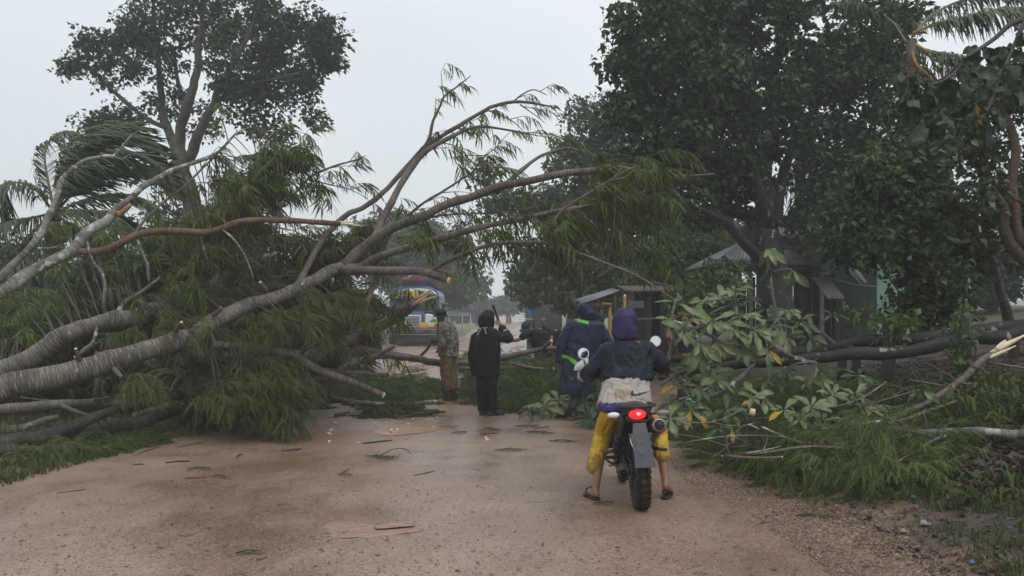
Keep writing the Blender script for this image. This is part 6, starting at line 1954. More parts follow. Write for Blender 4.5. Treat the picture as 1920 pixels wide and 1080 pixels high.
strew('grass', 'short wet grass on the left verge among the logs', 'grass', band([(-500, 930), (60, 885), (200, 850), (330, 815), (420, 780), (420, 740), (200, 735), (-500, 745)])(4600), BL, .13, L_grass)
strew('grass', 'grass tufts spilling over the left road edge', 'grass', band([(-60, 940), (30, 905), (130, 878), (230, 850), (180, 850), (60, 880), (-60, 900)])(500), BL, .10, L_grass)
strew('grass', 'long grass along the foot of the right verge', 'grass', band([(1400, 880), (1480, 905), (1600, 925), (1760, 960), (2400, 1000), (2400, 930), (1700, 890), (1500, 870)])(800), BL, .13, L_grass)
strew('grass', 'sparse grass in the bottom right corner', 'grass', band([(1640, 960), (1800, 985), (2400, 1010), (2400, 1090), (1860, 1090), (1740, 1000)])(420), BL, .10, L_grass)
strew('grass', 'weeds growing on the slope behind the fence posts', 'grass', band([(1560, 740), (2400, 700), (2400, 790), (1800, 800), (1600, 770)])(1900), BL, .22, L_grass)
strew('leaf_litter', 'dead brown leaves and wet litter on the right slope', 'leaf litter', band([(1480, 760), (1600, 690), (2400, 610), (2400, 960), (1780, 940), (1640, 880)])(19000), [leaf_tpl(.3, .15, .1), leaf_tpl(.22, -.1, .12)], .07, L_litter, .5, .015)
strew('leaf_litter', 'dead leaves scattered through the bottom right corner', 'leaf litter', band([(1560, 930), (1700, 920), (2400, 930), (2400, 1090), (1760, 1090), (1640, 1000)])(2600), [leaf_tpl(.3, .15, .1), leaf_tpl(.22, -.1, .12)], .042, L_litter, .35, .012)
strew('litter_sticks', 'tangle of thin dead sticks on the slope behind the posts', 'sticks', band([(1660, 760), (2400, 720), (2400, 600), (1760, 620)])(800), [(tube([[0, 0, 0], [.5, .04, .05], [1, 0, .02]], [.012, .012, .008], 4, cap=False)[0], np.concatenate([np.concatenate([q[:, [0, 1, 2]], q[:, [0, 2, 3]]]) for q in [tube([[0, 0, 0], [.5, .04, .05], [1, 0, .02]], .01, 4, cap=False)[1][0]]]))], .55, B_limb, .25, .05)


def stone_tpl(rg):
    V = np.array([[1, 0, 0], [-1, 0, 0], [0, 1, 0], [0, -1, 0], [0, 0, .7], [0, 0, -.5]], float) * rg.uniform(.6, 1.2, (6, 1)) + rg.normal(0, .12, (6, 3))
    return V, np.array([[0, 2, 4], [2, 1, 4], [1, 3, 4], [3, 0, 4], [2, 0, 5], [1, 2, 5], [3, 1, 5], [0, 3, 5]])


ST = [stone_tpl(rR) for _ in range(6)]
M_grav = leafmat('gravel', [(0.06, .035, .026), (0.13, .08, .058), (0.2, .13, .1), (.28, .2, .16)], .5, 0.0)
strew('gravel', 'loose red gravel along the right edge of the road', 'gravel', band([(1250, 860), (1330, 870), (1440, 905), (1560, 940), (1700, 1010), (1800, 1085), (1560, 1085), (1400, 960), (1280, 900)])(5200), ST, .011, M_grav, .4, .008)
strew('gravel', 'fine grit scattered over the wet road', 'gravel', band([(-20, 1085), (-20, 960), (300, 860), (600, 790), (1000, 790), (1240, 860), (1500, 960), (1600, 1085)])(3200), ST, .0055, M_grav, .4, .007)
strew('leaf_scraps', 'torn leaf scraps and bark crumbs on the wet road', 'scraps', band([(-20, 1085), (-20, 940), (300, 850), (600, 775), (1060, 785), (1240, 860), (1500, 960), (1600, 1085)])(900), [leaf_tpl(.2, .05, .05)], .03, leafmat('scrap', [(.03, .02, .014), (.05, .035, .02), (.07, .08, .03), (.12, .13, .05)], .5, .1), .12, .012)

# ================================================================== debris that can be counted, on the road
def on_road(px, py):
    Y = CAMH * FPX / (py - HZ) * .6
    for _ in range(60):
        p = P(px, py, Y)
        h = p[2] - rz(p[0], p[1])
        if h < .004: break
        Y += max(.01, h * 1.5)
    return np.array([p[0], p[1], rz(p[0], p[1])])


TW = [((310, 868), (357, 865), 5, 'two dark twigs near the left verge, larger one'), ((680, 832), (735, 826), 5, None), ((528, 846), (563, 842), 6, None), ((347, 897), (398, 894), 3, None), ((333, 839), (382, 830), 2.5, None),
      ((249, 872), (270, 871), 4, None), ((776, 892), (815, 883), 3, None), ((250, 855), (300, 838), 2.5, None), ((640, 886), (655, 880), 3, None), ((330, 1002), (370, 998), 2, None), ((443, 860), (452, 852), 5, None),
      ((105, 925), (160, 918), 2.5, None), ((900, 815), (935, 812), 3, None), ((1000, 805), (1030, 800), 3, None), ((480, 1046), (500, 1044), 3, None), ((1600, 985), (1640, 978), 3, None), ((1420, 985), (1460, 978), 2.5, None)]
TWL = ['dark twig pointing at the left verge, longest of its row', 'dark barky stick in the middle of the road left of the large sprig', 'mottled stick just left of the road centre', 'thin straight twig on the left half of the road', 'thin bent twig near the left verge', 'short dark twig nearest the left verge', 'thin twig right of the large torn sprig', 'thin crooked twig below the hanging left foliage', 'tiny twig beside the tiny dark green sprig', 'faint thin twig at the lower left of the road', 'stubby upright looking twig near two flat green sprigs', 'long thin twig at the left edge of the road', 'short twig in front of the black boots', 'short twig between the two raincoats', 'tiny twig beside the bottom fern like sprig', 'short twig beside the dark sprig on the right gravel', 'short twig on the gravel right of the motorbike']
tm = mat('wet_twig', (0.03, 0.024, 0.02), .5, (0.075, 0.06, 0.05), 14, bump=.4)
for k, (a, b_, r, lab) in enumerate(TW):
    p, q = on_road(*a), on_road(*b_)
    rr_ = r * .32 * p[1] / FPX
    m_ = (p + q) / 2 + np.array([rR.normal(0, .02), rR.normal(0, .03), rr_ * .5])
    s = spline([[*(p + [0, 0, rr_ * .7]), rr_ * .7], [*(m_ + [0, 0, rr_ * .7]), rr_], [*(q + [0, 0, rr_ * .7]), rr_ * .7]], 4)
    single('twig', tube(s[:, :3], s[:, 3], 6, wob=.2, seed=k), tm, TWL[k], 'twig', group='dark twigs scattered on the road')
p, q = on_road(742, 786), on_road(824, 774)
s = spline([[*(p + [0, 0, .02]), .012], [*((p + q) / 2 + [0, 0, .03]), .02], [*(q + [0, 0, .03]), .02]], 4)
t = thing('stick', 'curved dark stick with a white cut end beside the orange puddle', 'stick', p)
part('stem', tube(s[:, :3], s[:, 3], 8, wob=.15), tm, t)
cut_end(s, parent=t)
p, q = on_road(700, 832), on_road(735, 822)
p, q = on_road(622, 783), on_road(655, 777)
s = spline([[*(p + [0, 0, .03]), .03], [*(q + [0, 0, .03]), .028]], 4)
t = thing('stick', 'short chopped stick with pale ends among the wood chips', 'stick', p)
part('stem', tube(s[:, :3], s[:, 3], 8, wob=.1), B_limb, t)
cut_end(s, 0, parent=t); cut_end(s, parent=t)
SPG = [(712, 858, .34, 'large torn feathery sprig with a bare stem in the middle of the road'), (645, 892, .13, 'tiny dark green sprig below the large torn sprig'), (465, 1038, .16, 'dark green fern like sprig at the bottom of the road'), (950, 845, .30, 'flat green sprig on the road in front of the black raincoat'),
       (1010, 812, .34, 'green sprig on the road between the raincoats'), (1048, 828, .26, 'green sprig lying left of the motorbike, nearest to its front'), (372, 880, .22, 'flat green sprig on the left half of the road'), (985, 800, .3, 'green sprig behind the one lying between the raincoats'),
       (1528, 970, .30, 'dark feathery sprig on the gravel at the right edge'), (860, 812, .2, 'small green sprig in front of the black boots'), (505, 808, .22, 'green sprig near the left verge below the hanging leaves'), (920, 805, .22, 'small green sprig just right of the black boots'), (1130, 945, .16, 'limp pale green sprig beside the left sandal'), (412, 895, .16, 'small sprig left of centre by a thin dark twig')]
for k, (px, py, L, lab) in enumerate(SPG):
    p = on_road(px, py)
    a = rR.uniform(-.5, .5)
    d = np.array([math.cos(a), math.sin(a), 0])
    n = 7
    loc = np.array([p + d * L * (i / n - .5) + [0, 0, .03] for i in range(n)])
    t = thing('leaf_sprig', lab, 'sprig', p)
    b = np.array([p - d * L * .5 + [0, 0, .012], p + [0, 0, .03], p + d * L * .55 + [0, 0, .02]])
    part('stem', tube(b, [.006, .005, .003], 5), tm, t)
    lv = sprays(loc, rR.normal(0, .6, n) + a, L * 1.5, SPRAY_L, rR, .2)
    zz = rz(p[0], p[1]) + .004
    lv[0][:, 2] = zz + np.abs(lv[0][:, 2] - zz) * .5
    part('foliage', lv, L_bright, t, smooth=False)
    if k == 0:
        q = np.array([p + [0, .0, .03], p + [.15, .05, .09], p + [.28, .03, .10], p + [.36, -.02, .05]])
        part('stem', tube(spline(q, 4), .005, 5), tm, t)
chip_m = mesh(box((0, 0, .006), (.05, .024, .012)), 'wood_chip', False)
chip_m.materials.append(mat('pale_chip', (.62, .52, .38), .6, (.78, .70, .56), 30))
for k in range(46):
    px, py = rR.normal(735, 80), rR.normal(785, 16)
    if rR.random() < .3: px, py = rR.uniform(600, 960), rR.uniform(765, 830)
    py = min(max(py, 762), 840)
    p = on_road(px, py)
    o = bpy.data.objects.new('wood_chip', chip_m)
    COL.objects.link(o)
    o.location = tuple(p + [0, 0, .004])
    o.rotation_euler = (rR.normal(0, .3), rR.normal(0, .3), rR.uniform(0, 6.28))
    sc = rR.uniform(.5, 1.5)
    o.scale = (sc, sc * rR.uniform(.6, 1.3), sc)
    tag(o, 'small pale wood chip lying on the road below the cut branches', 'wood chip', 'wood chips scattered on the road')

# puddles
def puddle(poly, z=.008):
    c = on_road(sum(a for a, b in poly) / len(poly), sum(b for a, b in poly) / len(poly))
    pts = [on_road(a, b) for a, b in poly]
    pts = spline(pts + [pts[0]], 5)[:-1]
    V = np.vstack([c[None], pts])
    V[:, 2] = max(rz(v[0], v[1]) for v in V) + .001
    n = len(pts)
    F = np.array([[0, 1 + i, 1 + (i + 1) % n] for i in range(n)])
    return V, [F], None


M_pud = mat('muddy_water', (0.40, 0.19, 0.075), .22, (0.33, 0.165, 0.07), 2, spec=.25)
M_pud2 = mat('brown_water', (0.15, 0.095, 0.065), .06, (0.2, 0.13, 0.09), 2, spec=.6)
o = part('puddle', puddle([(700, 812), (712, 800), (748, 793), (800, 791), (830, 797), (815, 808), (770, 814), (728, 817)]), M_pud)
o['kind'] = 'structure'
for pl in ([(965, 655), (985, 647), (1010, 645), (1005, 652), (985, 658)], [(640, 690), (720, 684), (800, 690), (760, 700), (680, 700)]):
    o = part('puddle', puddle(pl), M_pud2)
    o['kind'] = 'structure'

# pinkish sheet of peeled bark or card on the road
cb = [(603, 980), (640, 976), (690, 980), (720, 985), (775, 983), (782, 990), (800, 994), (760, 1000), (700, 1006), (640, 1010), (615, 1005), (605, 992)]
ctr = on_road(690, 994)
M_card = mat('pink_sodden_card', (0.265, 0.165, 0.12), .4, (0.34, 0.215, 0.16), 8, bump=.6, bscale=14, stretch=(1, 2.5, 1))
cdt = thing('cardboard_sheet', 'flattened pinkish sodden cardboard sheet lying in the foreground', 'cardboard', ctr)


def slab(poly, z0, th, wave=.012, seed=0, n=26):
    pts = np.array([on_road(a, b) for a, b in poly])
    xs_, ys_ = np.linspace(pts[:, 0].min(), pts[:, 0].max(), n), np.linspace(pts[:, 1].min(), pts[:, 1].max(), n)
    X, Y = np.meshgrid(xs_, ys_)
    q = np.stack([X.ravel(), Y.ravel()], -1)

    def ins(x, y):
        c = np.zeros(len(x), bool)
        for i in range(len(pts)):
            x1_, y1_ = pts[i, :2]
            x2_, y2_ = pts[i - 1, :2]
            c ^= ((y1_ > y) != (y2_ > y)) & (x < (x2_ - x1_) * (y - y1_) / (y2_ - y1_ + 1e-12) + x1_)
        return c
    k = ins(q[:, 0], q[:, 1])
    z = gz(q[:, 0], q[:, 1]) + z0 + wave * np.abs(vnoise(np.column_stack([q[:, 0] * 5, q[:, 1] * 14, q[:, 0] * 0]), seed))
    V = np.column_stack([q, z])
    idx = np.arange(n * n).reshape(n, n)
    a = np.stack([idx[:-1, :-1], idx[:-1, 1:], idx[1:, 1:], idx[1:, :-1]], -1).reshape(-1, 4)
    a = a[k[a].sum(1) >= 3]
    V2 = V - [0, 0, th]
    e = {}
    for f in a:
        for i in range(4):
            e[(f[i], f[(i + 1) % 4])] = 1
    sd = [[b, a_, a_ + n * n, b + n * n] for (a_, b) in e if (b, a_) not in e]
    return np.vstack([V, V2]), [a, a[:, ::-1] + n * n, np.array(sd)], None


part('sheet', slab(cb, .007, .006, .009, seed=2), M_card, cdt)
part('flap', slab([(700, 990), (725, 983), (780, 982), (778, 989), (745, 992), (705, 994)], .017, .005, .012, seed=6), M_card, cdt)
# litter by the road edge at lower right
for (px, py, sz, m_, lab, kind) in [(1694, 999, .034, mat('crumpled_wrapper', (.30, .25, .22), .3, (.42, .09, .06), 16), 'crumpled wrapper with a red patch at the right road edge', 'wrapper'), (1733, 985, .042, mat('grey_bag', (.2, .22, .21), .3, (.3, .32, .3), 6), 'pale plastic bag caught in the grass above the wrapper', 'plastic bag'),
                                  (1714, 935, .03, mat('blue_scrap', (.05, .17, .26), .4), 'blue plastic scrap on the leaf litter', 'plastic scrap'), (1823, 1058, .028, mat('blue_scrap', (.05, .17, .26), .4), 'small blue and white scrap in the bottom right corner', 'plastic scrap'), (1901, 881, .028, mat('yellow_fruit', (.5, .42, .02), .4), 'small yellow fruit below the lichen limb', 'fruit')]:
    Y = 5.5
    for _ in range(80):
        p = P(px, py, Y)
        h = p[2] - gz(p[:1], p[1:2])[0]
        if h < .01: break
        Y += max(.02, h)
    d = ell((0, 0, 0), (sz, sz * .7, sz * (.95 if kind == 'fruit' else .45)), None, 12, 8)
    V = d[0] * (1 + (0.0 if kind == 'fruit' else .8) * vnoise(d[0] / sz * 2.4, 4))[:, None]
    single(kind.replace(' ', '_'), (V + [p[0], p[1], p[2] + sz * .3], d[1], None), m_, lab, kind)
# ================================================================== people
rP = np.random.default_rng(61)
M_skin = mat('brown_skin', (0.20, 0.105, 0.065), .5, (0.25, 0.135, 0.085), 6, spec=.4)
M_hair = mat('black_hair', (0.010, 0.009, 0.008), .4, (0.03, 0.026, 0.022), 60, bump=.6, bscale=90)
M_blackrain = mat('black_raincoat_cloth', (0.008, 0.0085, 0.012), .42, (0.015, 0.016, 0.021), 5, bump=.6, bscale=22, spec=.14)
M_bluerain = mat('navy_raincoat_cloth', (0.011, 0.020, 0.047), .34, (0.021, 0.035, 0.072), 4, bump=.6, bscale=18, spec=.2)
M_neon = mat('neon_band', (0.16, 0.56, 0.06), .45)
M_strip = mat('grey_reflective_strip', (0.42, 0.43, 0.44), .4)
M_camo = mat('camouflage_cloth', (0.065, 0.060, 0.046), .7, (0.20, 0.19, 0.155), 17, contrast=(.44, .50), bump=.3, bscale=30, detail=3, spots=((0.085, 0.06, 0.045), 14, .60))
M_brownp = mat('wet_brown_trousers', (0.12, 0.075, 0.038), .65, (0.18, 0.12, 0.062), 5, bump=.3, bscale=25)
M_boot = mat('black_rubber', (0.011, 0.012, 0.014), .32, (0.022, 0.023, 0.026), 8)
M_yboot = mat('yellow_sole', (0.30, 0.22, 0.03), .5)
M_tee = mat('black_shirt', (0.010, 0.011, 0.014), .7, (0.02, 0.021, 0.026), 8, bump=.3, bscale=30)
M_navy = mat('navy_shirt', (0.010, 0.014, 0.034), .7, (0.018, 0.024, 0.05), 8, bump=.3, bscale=30)
M_capm = mat('navy_cap', (0.013, 0.018, 0.05), .6, (0.02, 0.028, 0.07), 10)
M_jean = mat('dark_jeans', (0.018, 0.022, 0.032), .7, (0.035, 0.04, 0.055), 10, bump=.3, bscale=40)
M_hat = mat('dark_hat_cloth', (0.012, 0.013, 0.017), .6, (0.025, 0.026, 0.03), 9, bump=.3, bscale=30)
M_blade = mat('dark_steel', (0.02, 0.02, 0.022), .35, metal=.6)
M_yel_p = mat('yellow_rain_trousers', (0.45, 0.275, 0.014), .34, (0.60, 0.39, 0.026), 4, bump=.3, bscale=14)
M_yel_d = mat('muddy_yellow_hem', (0.26, 0.16, 0.022), .45, (0.36, 0.24, 0.035), 6, bump=.3, bscale=20)
M_rider = mat('rider_dark_jacket', (0.006, 0.009, 0.016), .40, (0.012, 0.016, 0.026), 5, bump=.6, bscale=18, spec=.14)
M_grey_w = mat('muddy_white_panel', (0.28, 0.245, 0.21), .55, (0.40, 0.365, 0.33), 5, bump=.25, bscale=16, spots=((0.27, 0.2, 0.145), 5, .56))
M_purple = mat('purple_hood', (0.012, 0.008, 0.045), .42, (0.020, 0.014, 0.072), 5, bump=.3, bscale=16)
M_purple2 = mat('purple_band', (0.018, 0.016, 0.09), .4, (0.035, 0.03, 0.13), 8)
M_sand = mat('dark_sandal', (0.018, 0.016, 0.015), .5)
M_white = mat('white_print', (0.7, 0.7, 0.7), .6)
M_eye = mat('dark_eye', (0.01, 0.008, 0.007), .2)


def px2(Y): return Y / FPX


def head_parts(c, fwd, s=1.0, tilt=None):
    """closed pieces of a head looking along fwd; c is the centre of the skull"""
    f = nrm(fwd)
    l = nrm(np.cross(f, [0, 0, 1.0]))
    u = np.cross(l, f)
    M = np.stack([l, f, u], -1)

    def q(x, y, z): return c + s * (M @ np.array([x, y, z]))
    ds = [ell(q(0, -.008, .022), np.array((.074, .092, .088)) * s, M, 20, 14), ell(q(0, .022, -.045), np.array((.056, .066, .07)) * s, M, 18, 12),
          ell(q(0, .05, -.083), np.array((.034, .034, .028)) * s, M), ell(q(0, .085, -.02), np.array((.013, .02, .03)) * s, M), ell(q(0, .096, -.038), np.array((.018, .016, .012)) * s, M),
          ell(q(0, .074, .012), np.array((.058, .018, .013)) * s, M), ell(q(.076, -.005, -.012), np.array((.011, .02, .032)) * s, M), ell(q(-.076, -.005, -.012), np.array((.011, .02, .032)) * s, M),
          ell(q(0, .083, -.064), np.array((.024, .012, .007)) * s, M), ell(q(0, .081, -.074), np.array((.021, .012, .007)) * s, M),
          ell(q(.034, .062, -.03), np.array((.022, .02, .02)) * s, M), ell(q(-.034, .062, -.03), np.array((.022, .02, .02)) * s, M)]
    return ds, q, M


def hand_parts(w_, d, palmn, curl=.6, s=1.0, thumb=1):
    """palm, four fingers and a thumb; w_ wrist, d along the hand, palmn out of the palm"""
    d = nrm(d)
    n = nrm(palmn - d * np.dot(palmn, d))
    a = np.cross(d, n) * thumb
    ds = [caps(w_, w_ + d * .03 * s, .026 * s, .03 * s), ell(w_ + d * .055 * s, np.array((.045, .038, .016)) * s, np.stack([d, a, n], -1))]
    for k, (off, ln) in enumerate(((-.03, .062), (-.01, .074), (.01, .08), (.03, .072))):
        p = w_ + d * .092 * s + a * off * s
        q1 = p + (d * math.cos(curl * .5) + n * math.sin(curl * .5)) * ln * .5 * s
        q2 = q1 + (d * math.cos(curl * 1.5) + n * math.sin(curl * 1.5)) * ln * .5 * s
        ds += chain([w_ + d * .06 * s + a * off * .8 * s, p, q1, q2], [.011 * s, .0105 * s, .0095 * s, .008 * s], 8)
    p = w_ + d * .03 * s + a * .032 * s
    q1 = p + (d * .7 + a * .5 + n * .35) * .045 * s
    ds += chain([p, q1, q1 + (d * .85 + n * .5) * .032 * s], [.014 * s, .012 * s, .009 * s], 8)
    return ds


def body(root, head_c, head_f, neck, sh, el, wr, hd, hip, kn, an, toe, lat, spine, s=1.0, grips=(.7, .7), bare_feet=False):
    """one continuous skin: head, trunk, arms with hands, legs with feet. sh/el/wr/hip/kn/an/toe are (left, right) pairs"""
    ds, q, M = head_parts(head_c, head_f, s)
    ds += chain([head_c - (head_c - neck) * .25, neck], [.05 * s, .055 * s])
    fw = nrm(np.cross([0, 0, 1.0], lat))
    for i in range(len(spine) - 1):
        p = (spine[i] + spine[i + 1]) / 2
        up = nrm(spine[i + 1] - spine[i])
        f2 = nrm(np.cross(up, lat))
        L = np.linalg.norm(spine[i + 1] - spine[i])
        ds.append(ell(p, (.145 * s, .095 * s, L * .75), np.stack([nrm(lat), f2, up], -1), 18, 12))
    for k in (0, 1):
        ds += chain([neck - np.array([0, 0, .03]), sh[k]], [.055 * s, .055 * s])
        ds += chain([sh[k], el[k], wr[k]], [.05 * s, .039 * s, .027 * s])
        ds += hand_parts(wr[k], hd[k][0], hd[k][1], grips[k], s, 1 if k else -1)
        ds += chain([hip[k], kn[k]], [.082 * s, .054 * s])
        ds += [caps(kn[k], kn[k] * .65 + an[k] * .35, .052 * s, .052 * s), caps(kn[k] * .65 + an[k] * .35, an[k], .052 * s, .034 * s)]
        t = nrm(toe[k] - an[k]); t2 = nrm(np.array([t[0], t[1], 0]) + 1e-6)
        heel = an[k] - t2 * .035 * s + np.array([0, 0, -.035 * s]) if not bare_feet else an[k] + (toe[k] - an[k]) * 0 - t2 * .03 * s + np.array([0, 0, -.03 * s])
        ds += chain([an[k], heel], [.034 * s, .03 * s])
        ball = heel * .3 + toe[k] * .7
        ds += chain([heel, ball, toe[k]], [.032 * s, .036 * s, .022 * s])
        sd = nrm(np.cross(t2, [0, 0, 1.0]))
        ds += chain([ball + sd * .022, toe[k] + sd * .018], [.028 * s, .016 * s]) + chain([ball - sd * .022, toe[k] - sd * .018 - t2 * .015], [.026 * s, .014 * s])
    V, F, uv, N = remesh(ds, .008 * s, 3, .5)
    return V, F, uv


def face_bits(root, head_c, head_f, s=1.0):
    f = nrm(head_f)
    l = nrm(np.cross(f, [0, 0, 1.0]))
    u = np.cross(l, f)
    M = np.stack([l, f, u], -1)
    for sx in (-1, 1):
        part('eye', ell(head_c + s * (M @ np.array([sx * .031, .079, -.004])), np.array((.015, .009, .007)) * s, M, 10, 6), M_eye, root)
        part('eyebrow', ell(head_c + s * (M @ np.array([sx * .032, .09, .016])), np.array((.02, .005, .004)) * s, M, 8, 6), M_hair, root)


def hair_cap(root, head_c, head_f, s=1.0, longer=0.0):
    f = nrm(head_f)
    l = nrm(np.cross(f, [0, 0, 1.0]))
    u = np.cross(l, f)
    M = np.stack([l, f, u], -1)
    ds = [ell(head_c + s * (M @ np.array([0, -.016, .038])), np.array((.079, .092, .084)) * s, M, 20, 14), ell(head_c + s * (M @ np.array([0, -.045, -.01 - longer])), np.array((.070, .058, .06 + longer)) * s, M, 18, 12)]
    for k in range(26):
        a = rP.uniform(0, 6.28); r = rP.uniform(.2, .9)
        ds.append(ell(head_c + s * (M @ np.array([.07 * r * math.cos(a), .08 * r * math.sin(a) - .014, .062 + .055 * (1 - r * r)])), np.array((.014, .016, .011)) * s, M, 8, 6))
    d = remesh(ds, .008, 2)
    part('hair', folds(d, .004, .02, 3), M_hair, root)


def strip_on(dV, dF, A, B, n=14, wpx=None, off=.006, th=.004, ny=3, push=None):
    """a band lying on a garment between two pixel polylines A and B (same length), found by rays from the camera through the cloth"""
    tree_ = BVHTree.FromPolygons([tuple(v) for v in dV], [tuple(int(i) for i in f) for f in dF[0]])
    A, B = spline(np.array(A, float), max(1, n // (len(A) - 1))), spline(np.array(B, float), max(1, n // (len(B) - 1)))
    o = np.array([0, 0, CAMH])
    V, Nn = [], []
    for j in range(ny + 1):
        for i in range(len(A)):
            px = A[i] * (1 - j / ny) + B[i] * (j / ny)
            d = nrm(P(px[0], px[1], 10.) - o)
            h = tree_.ray_cast(Vector(o), Vector(d))
            if h[0] is None:
                h = tree_.find_nearest(Vector(V[-1] if V else P(px[0], px[1], dV[:, 1].mean())))
            nn = np.array(h[1]); nn = nn if nn[1] < 0 else -nn
            V.append(np.array(h[0]) + nn * off); Nn.append(nn)
    V, Nn = np.array(V), np.array(Nn)
    m = len(A)
    i = np.arange(ny)[:, None] * m + np.arange(m - 1)[None, :]
    F = np.stack([i, i + 1, i + m + 1, i + m], -1).reshape(-1, 4)
    W = np.vstack([V, V - Nn * (th + off)])
    k = len(V)
    return W, [F, F[:, ::-1] + k], None


def rings_px(rows, Y, lat, depth=.62, dY=None):
    """loft rings from pixel rows (px, py, half width px[, depth ratio[, dY]])"""
    out = []
    fw = nrm(np.cross([0, 0, 1.0], lat))
    for r in rows:
        y = Y + (r[4] if len(r) > 4 else 0)
        c = P(r[0], r[1], y)
        a = r[2] * px2(y)
        out.append((c, a, a * (r[3] if len(r) > 3 else depth), lat, fw))
    return out


def sleeve(pts, rad): return chain(pts, rad, 14)


def garment(ds, vox=.011, sm=3, amp=.010, sc=.07, seed=0, stretch=(1, 1, .45)):
    d = remesh(ds, vox, sm)
    return folds(d, amp, sc, seed, stretch)


def boots(root, kn, an, toe, top, m=M_boot, r=.062, sole=None, s=1.0):
    for k in (0, 1):
        t2 = nrm(np.array([toe[k][0] - an[k][0], toe[k][1] - an[k][1], 0]))
        a = an[k]
        gz0 = toe[k][2] - .03
        up = a + (kn[k] - a) * top
        heel = np.array([a[0] - t2[0] * .04, a[1] - t2[1] * .04, gz0 + .045])
        ball = np.array([a[0] + t2[0] * .12, a[1] + t2[1] * .12, gz0 + .045])
        tip = np.array([a[0] + t2[0] * .19, a[1] + t2[1] * .19, gz0 + .042])
        ds = chain([up, a, a * .5 + heel * .5], [r * 1.12, r * .86, r * .8]) + chain([heel, ball, tip], [.045, .05, .038]) + chain([a, ball], [r * .8, .045])
        d = remesh(ds, .011, 2)
        b = part('boot', folds(d, .004, .05, k), m, root)
        if sole is not None:
            q = tube([[*(heel - t2 * .05)[:2], gz0 + .012], [*heel[:2], gz0 + .012], [*ball[:2], gz0 + .012], [*(tip + t2 * .04)[:2], gz0 + .012]], [.03, .05, .055, .03], 10)
            V = q[0].copy(); V[:, 2] = gz0 + .012 + (V[:, 2] - gz0 - .012) * .35
            part('sole', (V, q[1], None), sole, b)


def gnd(px, Y):
    x = (px - 960) * Y / FPX
    return np.array([x, Y, rz(x, Y)])


# ---------------------------------------------------------------- man in the black raincoat
Y = 15.6
lat = nrm([1, -.25, 0])
aL, aR = gnd(905, Y) + [0, 0, .07], gnd(924, Y - .03) + [0, 0, .07]
tL, tR = aL + [.05, .17, -.045], aR + [.14, .12, -.045]
sh = (P(891, 633, Y), P(935, 631, Y))
el = (P(886, 668, Y - .02), P(953, 634, Y - .02))
wr = (P(891, 696, Y), P(940, 612, Y + .06))
A_ = thing('person', 'person in a hooded black raincoat seen from behind holding a machete up beside the head', 'person', gnd(915, Y))
head_c = P(914, 604, Y + .05)
hfw = nrm([.55, .83, -.1])
handdir = (nrm([.05, .2, -1]), nrm(P(932, 598, Y + .07) - wr[1]))
part('body', body(A_, head_c, hfw, P(914, 622, Y), sh, el, wr, ((handdir[0], np.array([1, 0, 0.])), (handdir[1], np.array([-.8, .5, 0]))), (P(905, 700, Y), P(921, 700, Y)), (P(905, 738, Y - .01), P(922, 738, Y - .01)), (aL, aR), (tL, tR), lat, [P(913, 705, Y), P(913, 680, Y), P(913, 655, Y), P(913, 630, Y)], .97, grips=(.8, 1.3)), M_skin, A_)
ds = [loft(rings_px([(913, 611, 10, .9), (913, 617, 17, .72), (913, 625, 22, .6), (913, 634, 25, .56), (913, 652, 26, .6), (912, 672, 25.5, .64), (911, 690, 26, .68), (911, 703, 26.5, .7), (911, 704, 24, .7)], Y, lat))]
ds += sleeve([sh[0] + [.02, 0, 0], el[0], wr[0] + [0, 0, -.01]], [.085, .074, .062])
ds += sleeve([sh[1] - [.02, 0, 0], el[1]], [.088, .082]) + sleeve([el[1], wr[1] * .8 + el[1] * .2], [.08, .066])
coat = garment(ds, .011, 3, .012, .075, 1)
co = part('raincoat', coat, M_blackrain, A_)
hd = [loft(rings_px([(916, 581.5, 5, 1, .02), (915, 586, 10.5, 1.0, .02), (913, 593, 14, 1.05, .02), (911.5, 602, 15.5, 1.05, .02), (911.5, 608, 15, .98, .01), (912, 613, 13.5, .9, .01), (912.5, 617, 11.5, .8, .02)], Y, lat))]
part('hood', garment(hd, .010, 2, .012, .07, 2, (1, 1, .4)), M_blackrain, A_)
tr_ = []
for k, (h, kx, a) in enumerate((((904, 698), (904, 738), aL), ((922, 698), (922, 738), aR))):
    tr_ += chain([P(*h, Y), P(*kx, Y - .01), a + [0, 0, .05]], [.095, .083, .075])
part('trousers', garment(tr_, .011, 3, .009, .06, 4), M_blackrain, A_)
boots(A_, (P(905, 738, Y), P(922, 738, Y)), (aL, aR), (tL, tR), .30, M_boot, .062, M_yboot)
for (p, q) in ((((902.6, 614), (894.4, 628.6)), ((904.2, 614.4), (896, 629))), (((897.4, 615.6), (900.6, 619)), ((898.6, 614.8), (901.8, 618))), (((906.4, 613), (911.2, 626.3)), ((908, 612.6), (912.8, 625.8))), (((914.2, 611.6), (909, 616)), ((915.2, 612.6), (910, 617)))):
    part('reflective_strip', strip_on(coat[0], coat[1], p, q, 8), M_strip, co)
part('reflective_strip', strip_on(coat[0], coat[1], [(944, 620), (953, 615)], [(944, 622), (954, 617)], 6), M_strip, co)
# machete in the raised hand
h0, h1, h2, h3 = P(936, 603, Y + .09), P(932, 594, Y + .09), P(928, 583, Y + .08), P(924, 571, Y + .07)
mch = thing('machete', 'dark machete held upright by the person in the black raincoat', 'machete', h0)


